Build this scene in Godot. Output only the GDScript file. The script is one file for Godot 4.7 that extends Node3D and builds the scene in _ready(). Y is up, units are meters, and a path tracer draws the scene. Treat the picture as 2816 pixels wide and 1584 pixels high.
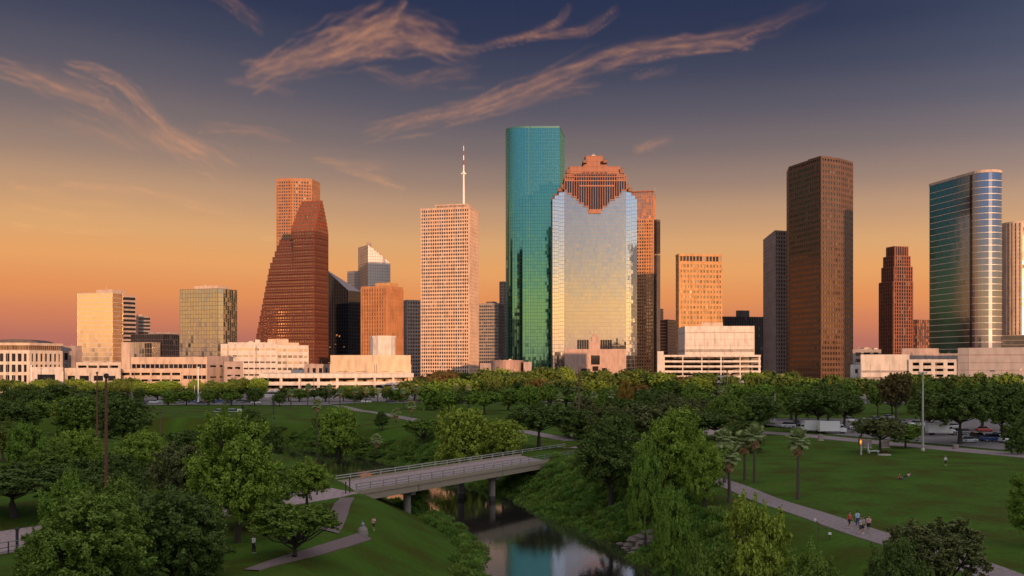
extends Node3D
# A city skyline at sunset behind a park with a slow river and a road bridge.
# Metres, y up. The camera stands at (0, 18, 0) and looks along -z; distances D below are metres along -z.

const LENS := 2800.0      # focal length in photograph pixels, from which survey directions are read
const CX := 1408.0
const HY := 1005.0
const EYE := 18.0
const WATER := -7.0

var M := {}
var T := {}
var O := Vector3.ZERO     # base of the thing being built
var rng := RandomNumberGenerator.new()
var names := {}
var bump := FastNoiseLite.new()

func wx(px: float, d: float) -> float: return (px - CX) / LENS * d
func wy(py: float, d: float) -> float: return EYE - (py - HY) * d / LENS
func at(px: float, d: float) -> Vector2: return Vector2((px - CX) / LENS * d, -d)

# ---------------------------------------------------------------- mesh builder
class MB:
	var v := PackedVector3Array()
	var n := PackedVector3Array()
	var c := PackedColorArray()
	var idx := PackedInt32Array()
	var col := Color(1, 1, 1)
	var colored := false
	func quad(a: Vector3, b: Vector3, d: Vector3, e: Vector3, out: Vector3) -> void:
		var k := (b - a).cross(e - a)
		if k.length_squared() < 1e-12: k = (d - b).cross(e - b)
		if k.length_squared() < 1e-12: return
		var flip := k.dot(out) > 0.0
		var nn := (-k if not flip else k).normalized()
		var s := v.size()
		v.append(a); v.append(b); v.append(d); v.append(e)
		for i in 4: n.append(nn)
		if colored:
			for i in 4: c.append(col)
		if flip:
			idx.append_array([s, s + 3, s + 2, s, s + 2, s + 1])
		else:
			idx.append_array([s, s + 1, s + 2, s, s + 2, s + 3])
	func tri(a: Vector3, b: Vector3, d: Vector3, out: Vector3) -> void:
		var k := (b - a).cross(d - a)
		if k.length_squared() < 1e-14: return
		var flip := k.dot(out) > 0.0
		var s := v.size()
		v.append(a); v.append(b); v.append(d)
		var nn := (k if flip else -k).normalized()
		for i in 3: n.append(nn)
		if colored:
			for i in 3: c.append(col)
		if flip: idx.append_array([s, s + 2, s + 1])
		else: idx.append_array([s, s + 1, s + 2])
	func box(p: Vector3, s: Vector3, b := Basis.IDENTITY) -> void:
		var x := b.x * s.x * 0.5
		var y := b.y * s.y * 0.5
		var z := b.z * s.z * 0.5
		for k in [-1.0, 1.0]:
			quad(p + x * k - y - z, p + x * k + y - z, p + x * k + y + z, p + x * k - y + z, x * k)
			quad(p + y * k - x - z, p + y * k + x - z, p + y * k + x + z, p + y * k - x + z, y * k)
			quad(p + z * k - x - y, p + z * k + x - y, p + z * k + x + y, p + z * k - x + y, z * k)
	# a box whose top edges are chamfered
	func soft_box(p: Vector3, s: Vector3, ch: float, b := Basis.IDENTITY) -> void:
		box(p - b.y * ch * 0.5, Vector3(s.x, s.y - ch, s.z), b)
		var t := s.y * 0.5
		var lo: Array = []
		var hi: Array = []
		for q in [[-1, -1], [1, -1], [1, 1], [-1, 1]]:
			lo.append(p + b.x * q[0] * s.x * 0.5 + b.z * q[1] * s.z * 0.5 + b.y * (t - ch))
			hi.append(p + b.x * q[0] * (s.x * 0.5 - ch) + b.z * q[1] * (s.z * 0.5 - ch) + b.y * t)
		for i in 4:
			var j := (i + 1) % 4
			quad(lo[i], lo[j], hi[j], hi[i], (lo[i] + lo[j]) * 0.5 - p)
		quad(hi[0], hi[1], hi[2], hi[3], b.y)
	func bar(a: Vector3, b: Vector3, w: float, h: float) -> void:
		var d := b - a
		var z := d.normalized()
		var up := Vector3.UP if absf(z.y) < 0.95 else Vector3.RIGHT
		var x := up.cross(z).normalized()
		box((a + b) * 0.5, Vector3(w, h, d.length()), Basis(x, z.cross(x), z))
	# tapered tube through points with radii, round normals
	func tube(ps: Array, rs: Array, sides := 8, cap := true) -> void:
		var prev := -1
		for i in ps.size():
			var t: Vector3 = (ps[mini(i + 1, ps.size() - 1)] - ps[maxi(i - 1, 0)]).normalized()
			var up := Vector3.FORWARD if absf(t.y) > 0.8 else Vector3.UP
			var x := up.cross(t).normalized()
			var y := t.cross(x)
			var s := v.size()
			for k in sides:
				var a := TAU * k / sides
				var q := x * cos(a) + y * sin(a)
				v.append(ps[i] + q * rs[i]); n.append(q)
				if colored: c.append(col)
			if prev >= 0:
				for k in sides:
					var k2 := (k + 1) % sides
					idx.append_array([prev + k, s + k, prev + k2, prev + k2, s + k, s + k2])
			prev = s
		if cap:
			var last: Vector3 = ps[ps.size() - 1]
			var dir: Vector3 = last - ps[ps.size() - 2]
			for k in sides:
				tri(last, v[prev + k], v[prev + (k + 1) % sides], dir)
	func lathe(base: Vector3, prof: Array, sides := 16) -> void:
		# prof: [radius, height] pairs from the bottom up
		for i in prof.size() - 1:
			for k in sides:
				var a := TAU * k / sides
				var b := TAU * (k + 1) / sides
				var p := Vector3(cos(a), 0, sin(a))
				var q := Vector3(cos(b), 0, sin(b))
				var r0: float = prof[i][0]
				var r1: float = prof[i + 1][0]
				var y0 := Vector3(0, prof[i][1], 0)
				var y1 := Vector3(0, prof[i + 1][1], 0)
				var out := (p + q) * 0.5 + Vector3(0, (r0 - r1) / maxf(absf(prof[i + 1][1] - prof[i][1]), 0.001), 0)
				if r0 < 0.0005: tri(base + y0, base + p * r1 + y1, base + q * r1 + y1, out)
				elif r1 < 0.0005: tri(base + p * r0 + y0, base + q * r0 + y0, base + y1, out)
				else: quad(base + p * r0 + y0, base + q * r0 + y0, base + q * r1 + y1, base + p * r1 + y1, out)
	# walls of a polygon (x, z) between two heights
	func walls(poly: Array, y0: float, y1: float, ccw: float) -> void:
		for i in poly.size():
			var p: Vector2 = poly[i]
			var q: Vector2 = poly[(i + 1) % poly.size()]
			var e := q - p
			var o := Vector2(e.y, -e.x) * ccw
			quad(Vector3(p.x, y0, p.y), Vector3(q.x, y0, q.y), Vector3(q.x, y1, q.y), Vector3(p.x, y1, p.y), Vector3(o.x, 0, o.y))
	func flat(poly: Array, y: float, up := 1.0) -> void:
		var pk := PackedVector2Array(poly)
		var t := Geometry2D.triangulate_polygon(pk)
		for i in range(0, t.size(), 3):
			var a := pk[t[i]]
			var b := pk[t[i + 1]]
			var d := pk[t[i + 2]]
			tri(Vector3(a.x, y, a.y), Vector3(b.x, y, b.y), Vector3(d.x, y, d.y), Vector3(0, up, 0))
	func mesh(o := Vector3.ZERO) -> ArrayMesh:
		var arr := []
		arr.resize(Mesh.ARRAY_MAX)
		arr[Mesh.ARRAY_VERTEX] = Transform3D(Basis(), -o) * v if o != Vector3.ZERO else v
		arr[Mesh.ARRAY_NORMAL] = n
		if colored: arr[Mesh.ARRAY_COLOR] = c
		arr[Mesh.ARRAY_INDEX] = idx
		var m := ArrayMesh.new()
		if v.size() > 0: m.add_surface_from_arrays(Mesh.PRIMITIVE_TRIANGLES, arr)
		return m

func unique_name(s: String) -> String:
	if not names.has(s):
		names[s] = 0
		return s
	names[s] += 1
	return "%s_%03d" % [s, names[s]]

func thing(called: String, label: String, category: String, base: Vector3, group := "") -> Node3D:
	var o := Node3D.new()
	o.name = unique_name(called)
	add_child(o)
	o.position = base
	o.set_meta("label", label)
	o.set_meta("category", category)
	if group != "": o.set_meta("group", group)
	O = base
	return o

func put(called: String, m: Mesh, mat: Material, parent: Node3D, pos := Vector3.ZERO) -> MeshInstance3D:
	var o := MeshInstance3D.new()
	o.name = called
	o.mesh = m
	o.material_override = mat
	parent.add_child(o, true)
	o.position = pos
	return o

func part(called: String, mb: MB, mat: Material, parent: Node3D, stuff := false) -> MeshInstance3D:
	var o := put(called, mb.mesh(O), mat, parent)
	if stuff: o.set_meta("kind", "stuff")
	return o

func structure(called: String, mb: MB, mat: Material) -> MeshInstance3D:
	var o := MeshInstance3D.new()
	o.name = unique_name(called)
	o.mesh = mb.mesh()
	o.material_override = mat
	o.set_meta("kind", "structure")
	add_child(o)
	return o

# ---------------------------------------------------------------- materials
func noise_tex(key: String, freq: float, size: int, stops: Array, octaves := 4, normal := false, stretch := false) -> void:
	var f := FastNoiseLite.new()
	f.seed = hash(key) % 1000
	f.frequency = freq
	f.noise_type = FastNoiseLite.TYPE_SIMPLEX_SMOOTH
	f.fractal_octaves = octaves
	if stretch:
		f.domain_warp_enabled = true
		f.domain_warp_amplitude = 30.0
	var t := NoiseTexture2D.new()
	t.width = size; t.height = size
	t.noise = f
	t.seamless = true
	t.generate_mipmaps = false
	if normal:
		t.as_normal_map = true
		t.bump_strength = 6.0
	else:
		var g := Gradient.new()
		var offs := PackedFloat32Array()
		var cols := PackedColorArray()
		for s in stops:
			offs.append(s[0]); cols.append(s[1])
		g.offsets = offs; g.colors = cols
		t.color_ramp = g
	T[key] = t

func mat(key: String, lin: Color, rough := 0.85, metal := 0.0, tex := "", scale := 0.1) -> StandardMaterial3D:
	var m := StandardMaterial3D.new()
	m.resource_name = key
	m.albedo_color = lin.linear_to_srgb()
	m.roughness = rough
	m.metallic = metal
	if tex != "":
		m.albedo_texture = T[tex]
		m.uv1_triplanar = true
		m.uv1_world_triplanar = true
		m.uv1_scale = Vector3(scale * 1.6, scale * 0.5, scale * 1.6) if tex == "weather" else Vector3.ONE * scale
	M[key] = m
	return m

func grey(v: float) -> Color: return Color(v, v, v)

func make_materials() -> void:
	noise_tex("weather", 0.012, 512, [[0.0, grey(0.76)], [0.4, grey(0.90)], [0.65, grey(0.95)], [1.0, grey(1.0)]], 5)
	noise_tex("stone", 0.03, 512, [[0.0, grey(0.72)], [0.5, grey(0.90)], [1.0, grey(1.0)]], 5)
	noise_tex("lawn", 0.010, 1024, [[0.0, Color(0.86, 0.72, 0.56)], [0.34, Color(0.84, 0.86, 0.62)], [0.5, Color(0.82, 0.95, 0.66)], [0.68, Color(0.86, 1.0, 0.68)], [1.0, Color(1.0, 0.97, 0.80)]], 7)
	noise_tex("blade", 0.09, 1024, [[0.0, Color(0.62, 0.64, 0.54)], [0.5, Color(0.86, 0.87, 0.80)], [1.0, Color(1, 1, 0.94)]], 5)
	noise_tex("soil", 0.05, 512, [[0.0, Color(0.55, 0.5, 0.45)], [0.5, Color(0.85, 0.82, 0.78)], [1.0, Color(1, 1, 1)]], 5)
	noise_tex("lawn_relief", 0.15, 512, [], 4, true)
	noise_tex("ripple", 0.022, 1024, [], 4, true)
	noise_tex("bark", 0.06, 256, [[0.0, grey(0.45)], [0.5, grey(0.8)], [1.0, grey(1.0)]], 4)
	# ground
	var g := mat("grass", Color(0.130, 0.186, 0.047), 0.95, 0.0, "lawn", 0.0087)
	g.detail_enabled = true
	g.detail_albedo = T["blade"]
	g.detail_blend_mode = BaseMaterial3D.BLEND_MODE_MUL
	g.detail_uv_layer = BaseMaterial3D.DETAIL_UV_2
	g.uv2_triplanar = true
	g.uv2_world_triplanar = true
	g.uv2_scale = Vector3(0.053, 0.053, 0.053)
	g.normal_enabled = true
	g.normal_texture = T["lawn_relief"]
	g.normal_scale = 0.25
	g.metallic_specular = 0.25
	g.vertex_color_use_as_albedo = true
	mat("asphalt", Color(0.075, 0.072, 0.075), 0.9, 0.0, "weather", 0.05)
	mat("street", Color(0.26, 0.23, 0.22), 0.9, 0.0, "stone", 0.04)
	mat("concrete_path", Color(0.37, 0.295, 0.285), 0.9, 0.0, "stone", 0.11)
	mat("worn_path", Color(0.27, 0.195, 0.185), 0.95, 0.0, "stone", 0.2)
	mat("bridge_deck", Color(0.52, 0.39, 0.375), 0.9, 0.0, "stone", 0.08)
	mat("bridge_concrete", Color(0.48, 0.39, 0.28), 0.9, 0.0, "stone", 0.25)
	mat("pier_concrete", Color(0.38, 0.33, 0.29), 0.9, 0.0, "stone", 0.35)
	mat("wet_concrete", Color(0.10, 0.09, 0.08), 0.6, 0.0, "stone", 0.5)
	mat("rail_metal", Color(0.30, 0.33, 0.33), 0.5, 0.6)
	mat("pale_metal", Color(0.50, 0.50, 0.46), 0.5, 0.5)
	mat("dark_metal", Color(0.05, 0.05, 0.055), 0.5, 0.3)
	mat("mulch", Color(0.06, 0.038, 0.03), 1.0, 0.0, "soil", 0.4)
	mat("soil", Color(0.16, 0.12, 0.09), 1.0, 0.0, "soil", 0.3)
	mat("white_paint", Color(0.78, 0.77, 0.74), 0.6)
	mat("rust_pole", Color(0.30, 0.10, 0.07), 0.8, 0.0, "bark", 0.5)
	mat("wood_post", Color(0.25, 0.16, 0.10), 0.9, 0.0, "bark", 0.6)
	mat("rock", Color(0.30, 0.24, 0.21), 0.95, 0.0, "stone", 0.5)
	var w := mat("water", Color(0.21, 0.19, 0.17), 0.02, 0.88)
	w.metallic_specular = 0.7
	w.normal_enabled = true
	w.normal_texture = T["ripple"]
	w.normal_scale = 0.04
	w.uv1_triplanar = true
	w.uv1_world_triplanar = true
	w.uv1_scale = Vector3(0.10, 0.10, 0.045)
	# vegetation
	for a in [["leaf_dark", Color(0.128, 0.190, 0.042)], ["leaf_mid", Color(0.200, 0.298, 0.048)], ["leaf_bright", Color(0.350, 0.430, 0.058)], ["leaf_fresh", Color(0.215, 0.340, 0.048)], ["leaf_lime", Color(0.275, 0.395, 0.052)], ["leaf_olive", Color(0.180, 0.200, 0.070)], ["leaf_rust", Color(0.160, 0.125, 0.045)], ["leaf_gold", Color(0.36, 0.22, 0.04)], ["leaf_bank", Color(0.160, 0.268, 0.046)], ["frond", Color(0.34, 0.40, 0.16)], ["frond_dry", Color(0.46, 0.28, 0.13)]]:
		var l := mat(a[0], a[1], 0.6)
		l.vertex_color_use_as_albedo = true
		l.metallic_specular = 0.3
		l.backlight_enabled = true
		l.backlight = Color(0.45, 0.5, 0.2)
	mat("bark", Color(0.10, 0.078, 0.058), 0.95, 0.0, "bark", 0.7)
	mat("bark_pale", Color(0.21, 0.175, 0.14), 0.95, 0.0, "bark", 0.7)
	mat("palm_bark", Color(0.19, 0.14, 0.105), 0.95, 0.0, "bark", 0.9)
	# facades
	mat("white_panel", Color(0.66, 0.60, 0.55), 0.7, 0.0, "weather", 0.03)
	mat("white_stone", Color(0.66, 0.60, 0.54), 0.8, 0.0, "weather", 0.02)
	mat("tan_stone", Color(0.64, 0.46, 0.345), 0.8, 0.0, "weather", 0.02)
	mat("sand_stone", Color(0.60, 0.46, 0.36), 0.8, 0.0, "weather", 0.02)
	mat("pale_concrete", Color(0.64, 0.55, 0.47), 0.85, 0.0, "weather", 0.03)
	mat("mahogany", Color(0.135, 0.036, 0.020), 0.45, 0.0, "weather", 0.03)
	mat("red_granite", Color(0.285, 0.080, 0.036), 0.45, 0.0, "weather", 0.03)
	mat("pink_granite", Color(0.45, 0.30, 0.25), 0.6, 0.0, "weather", 0.03)
	mat("orange_stone", Color(0.50, 0.235, 0.11), 0.8, 0.0, "weather", 0.02)
	mat("ochre_stone", Color(0.58, 0.32, 0.14), 0.8, 0.0, "weather", 0.02)
	mat("brown_granite", Color(0.135, 0.072, 0.043), 0.5, 0.0, "weather", 0.02)
	mat("black_frame", Color(0.022, 0.022, 0.026), 0.4)
	mat("orange_tan", Color(0.43, 0.205, 0.105), 0.8, 0.0, "weather", 0.02)
	mat("slate_roof", Color(0.20, 0.21, 0.26), 0.35)
	mat("grey_stone", Color(0.33, 0.28, 0.26), 0.8, 0.0, "weather", 0.02)
	mat("mauve_stone", Color(0.40, 0.31, 0.28), 0.8, 0.0, "weather", 0.02)
	mat("dark_stone", Color(0.10, 0.085, 0.085), 0.6, 0.0, "weather", 0.02)
	mat("roofing", Color(0.22, 0.20, 0.19), 0.95, 0.0, "weather", 0.05)
	mat("grey_wall", Color(0.48, 0.43, 0.41), 0.8, 0.0, "weather", 0.02)
	mat("mullion", Color(0.16, 0.15, 0.14), 0.5, 0.5)
	mat("mullion_light", Color(0.62, 0.56, 0.48), 0.5, 0.3)
	mat("turquoise", Color(0.03, 0.30, 0.36), 0.6)
	mat("navy_paint", Color(0.03, 0.05, 0.14), 0.4)
	mat("orange_paint", Color(0.75, 0.16, 0.04), 0.5)
	mat("rubber", Color(0.02, 0.02, 0.02), 0.9)
	mat("lens_clear", Color(0.6, 0.6, 0.58), 0.15)
	mat("lens_red", Color(0.35, 0.02, 0.02), 0.2)
	for a in [["car_white", Color(0.72, 0.71, 0.69)], ["car_black", Color(0.02, 0.02, 0.022)], ["car_silver", Color(0.42, 0.43, 0.45)], ["car_blue", Color(0.03, 0.07, 0.22)], ["car_red", Color(0.38, 0.04, 0.03)], ["car_grey", Color(0.14, 0.14, 0.15)]]:
		var cp := mat(a[0], a[1], 0.35)
		cp.clearcoat_enabled = true
		cp.clearcoat = 0.8
		cp.clearcoat_roughness = 0.05
	for a in [["cloth_white", Color(0.72, 0.70, 0.68)], ["cloth_black", Color(0.02, 0.02, 0.025)], ["cloth_red", Color(0.55, 0.07, 0.05)], ["cloth_print", Color(0.70, 0.38, 0.34)], ["cloth_sky", Color(0.42, 0.52, 0.66)], ["cloth_denim", Color(0.06, 0.10, 0.20)], ["cloth_navy", Color(0.03, 0.04, 0.09)], ["cloth_grey", Color(0.32, 0.32, 0.34)], ["cloth_sand", Color(0.55, 0.42, 0.30)], ["cloth_dark", Color(0.06, 0.05, 0.05)], ["hair_dark", Color(0.025, 0.018, 0.014)], ["hair_fair", Color(0.30, 0.19, 0.10)], ["skin", Color(0.45, 0.27, 0.19)]]:
		mat(a[0], a[1], 0.85)
	var so := mat("signal_orange", Color(0.9, 0.35, 0.1), 0.5)
	so.emission_enabled = true
	so.emission = Color(1.0, 0.38, 0.1)
	so.emission_energy_multiplier = 1.2
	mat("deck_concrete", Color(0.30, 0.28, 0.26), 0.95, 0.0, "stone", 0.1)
	mat("ochre_pale", Color(0.66, 0.52, 0.36), 0.8, 0.0, "weather", 0.02)
	mat("red_brown", Color(0.24, 0.085, 0.05), 0.6, 0.0, "weather", 0.02)
	mat("teal_band", Color(0.05, 0.17, 0.17), 0.4, 0.3)
	mat("red_paint", Color(0.40, 0.045, 0.03), 0.6)
	var lw := mat("lit_window", Color(0.9, 0.6, 0.3), 0.6)
	lw.emission_enabled = true
	lw.emission = Color(1.0, 0.55, 0.2)
	lw.emission_energy_multiplier = 0.9
	# coated glass mirrors what stands opposite
	mat("glass_dark", Color(0.065, 0.062, 0.065), 0.06, 0.75)
	mat("blind", Color(0.15, 0.115, 0.09), 0.4)
	mat("glass_black", Color(0.014, 0.016, 0.026), 0.10, 0.2)
	mat("glass_teal", Color(0.125, 0.355, 0.30), 0.07, 1.0)
	mat("glass_silver", Color(0.42, 0.425, 0.44), 0.06, 1.0)
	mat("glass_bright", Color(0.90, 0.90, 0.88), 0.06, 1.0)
	mat("glass_gold", Color(0.86, 0.74, 0.60), 0.10, 1.0)
	mat("glass_bronze", Color(0.27, 0.19, 0.115), 0.10, 0.9)
	mat("glass_blue", Color(0.43, 0.43, 0.40), 0.06, 1.0)
	mat("glass_copper", Color(0.62, 0.26, 0.15), 0.12, 0.9)
	mat("glass_navy", Color(0.25, 0.275, 0.35), 0.10, 1.0)
	mat("glass_grey", Color(0.52, 0.50, 0.51), 0.30, 0.5)

# ---------------------------------------------------------------- sky
func ramp(tab: Array, x: float) -> Vector3:
	for i in tab.size() - 1:
		if x <= tab[i + 1][0]:
			var t: float = clampf((x - tab[i][0]) / (tab[i + 1][0] - tab[i][0]), 0, 1)
			t = t * t * (3.0 - 2.0 * t) * 0.35 + t * 0.65
			return tab[i][1].lerp(tab[i + 1][1], t)
	return tab[tab.size() - 1][1]

# air away from the sun and on the sun's side, by elevation in degrees (linear values)
var AIR_EAST := [
	[0.0, Vector3(0.40, 0.150, 0.130)], [1.2, Vector3(0.47, 0.160, 0.118)], [2.4, Vector3(0.64, 0.215, 0.106)], [3.6, Vector3(0.77, 0.285, 0.100)], [5.2, Vector3(0.80, 0.365, 0.130)],
	[6.6, Vector3(0.71, 0.380, 0.165)], [8.4, Vector3(0.52, 0.310, 0.182)], [10.2, Vector3(0.315, 0.215, 0.172)], [12.0, Vector3(0.190, 0.150, 0.152)], [14.0, Vector3(0.108, 0.100, 0.132)],
	[16.0, Vector3(0.058, 0.064, 0.106)], [18.0, Vector3(0.030, 0.040, 0.086)], [21.0, Vector3(0.020, 0.031, 0.077)], [30.0, Vector3(0.028, 0.044, 0.10)],
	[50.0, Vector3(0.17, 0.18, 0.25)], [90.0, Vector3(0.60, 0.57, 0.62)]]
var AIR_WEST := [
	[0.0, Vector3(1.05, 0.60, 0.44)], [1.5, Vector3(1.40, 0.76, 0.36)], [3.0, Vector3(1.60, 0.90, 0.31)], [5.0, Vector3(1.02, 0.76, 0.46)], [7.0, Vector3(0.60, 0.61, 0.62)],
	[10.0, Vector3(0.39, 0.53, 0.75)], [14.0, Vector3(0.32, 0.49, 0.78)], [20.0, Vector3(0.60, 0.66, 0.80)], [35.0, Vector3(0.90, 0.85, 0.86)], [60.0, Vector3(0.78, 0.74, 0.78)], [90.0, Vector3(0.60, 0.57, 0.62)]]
const SUN_SIDE := 18.0    # the sun stands behind the camera, this far to its right
const SUN_UP := 2.6

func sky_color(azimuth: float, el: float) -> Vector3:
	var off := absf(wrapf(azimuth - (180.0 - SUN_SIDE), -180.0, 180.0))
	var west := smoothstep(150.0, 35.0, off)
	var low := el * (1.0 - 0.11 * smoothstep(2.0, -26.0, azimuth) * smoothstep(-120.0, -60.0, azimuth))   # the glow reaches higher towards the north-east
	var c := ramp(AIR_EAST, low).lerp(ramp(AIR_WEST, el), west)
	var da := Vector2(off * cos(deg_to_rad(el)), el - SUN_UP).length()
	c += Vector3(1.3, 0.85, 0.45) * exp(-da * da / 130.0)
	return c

# wisps of cirrus: [points (azimuth, elevation in degrees), width, strength]
var WISPS := [
	[[[-14.7, 15.4], [-13.3, 16.0], [-11.4, 16.8], [-9.6, 17.4], [-7.6, 18.1], [-6.4, 18.6]], 1.0, 0.62],
	[[[-13.8, 15.2], [-12.0, 16.1], [-9.6, 16.7], [-7.0, 17.5], [-5.0, 17.5], [-3.2, 16.9], [-1.9, 16.6]], 0.75, 0.50],
	[[[-10.2, 17.4], [-8.0, 17.9], [-6.2, 18.4], [-5.0, 18.0], [-3.4, 17.2]], 1.1, 0.42],
	[[[-6.8, 18.4], [-5.9, 19.6]], 0.35, 0.35],
	[[[-3.0, 17.0], [-0.8, 17.6], [1.2, 18.0], [4.2, 18.1], [6.0, 19.3]], 0.30, 0.34],
	[[[0.3, 17.9], [2.6, 18.6], [3.2, 19.6]], 0.22, 0.30],
	[[[-8.4, 12.7], [-6.3, 13.3], [-4.0, 13.8], [-2.0, 14.4], [0.2, 15.1], [2.4, 15.8], [4.6, 16.6], [6.8, 17.1], [8.8, 17.3], [10.8, 17.4], [12.8, 17.6], [14.6, 18.0], [17.2, 18.9]], 0.62, 0.60],
	[[[-4.0, 13.5], [0.0, 14.5], [3.0, 15.2], [5.0, 15.2]], 0.5, 0.30],
	[[[4.6, 16.1], [8.8, 16.9], [12.6, 17.1], [13.4, 16.9]], 0.35, 0.30],
	[[[6.6, 15.6], [9.2, 16.1]], 0.25, 0.20],
	[[[-27.6, 14.9], [-26.4, 14.6], [-24.9, 14.3], [-23.4, 13.9], [-21.9, 13.5], [-20.8, 12.9], [-19.9, 12.3], [-18.9, 11.7], [-17.6, 11.3], [-16.4, 10.9], [-15.3, 10.2]], 0.7, 0.60],
	[[[-23.8, 15.2], [-22.3, 14.9], [-21.2, 14.6], [-20.4, 14.0], [-19.6, 13.1], [-18.6, 12.3], [-16.4, 11.1]], 0.5, 0.50],
	[[[-16.6, 19.6], [-15.2, 18.8], [-13.6, 17.6]], 0.5, 0.16], [[[-15.8, 15.0], [-13.6, 15.1], [-12.0, 14.6]], 0.35, 0.16], [[[-8.6, 16.2], [-6.2, 15.4], [-4.0, 15.9], [-1.6, 16.2]], 0.6, 0.22],
	[[[-24.4, 12.6], [-22.0, 11.9], [-20.0, 11.2]], 0.4, 0.16],
	[[[-17.2, 12.7], [-15.4, 12.6], [-13.6, 12.5], [-12.2, 12.1]], 0.35, 0.26],
	[[[-11.2, 11.2], [-9.0, 11.0], [-6.8, 10.9]], 0.3, 0.26],
	[[[-10.0, 10.9], [-8.2, 10.5], [-6.0, 9.7]], 0.34, 0.34],
	[[[6.8, 11.8], [7.9, 12.1], [9.0, 12.4]], 0.35, 0.44],
	[[[-26.4, 9.0], [-23.4, 8.8]], 0.2, 0.32], [[[-24.2, 9.2], [-20.6, 9.2], [-16.6, 8.5], [-14.6, 8.0]], 0.35, 0.30],
	[[[-26.2, 8.2], [-22.2, 7.6]], 0.24, 0.26], [[[-26.4, 7.0], [-20.0, 6.9]], 0.22, 0.26], [[[-4.5, 7.4], [-2.5, 7.1]], 0.2, 0.2],
	[[[-26.0, 8.6], [-20.0, 8.4]], 0.5, 0.16], [[[-14.0, 6.9], [-10.5, 6.7]], 0.2, 0.2]]

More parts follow.
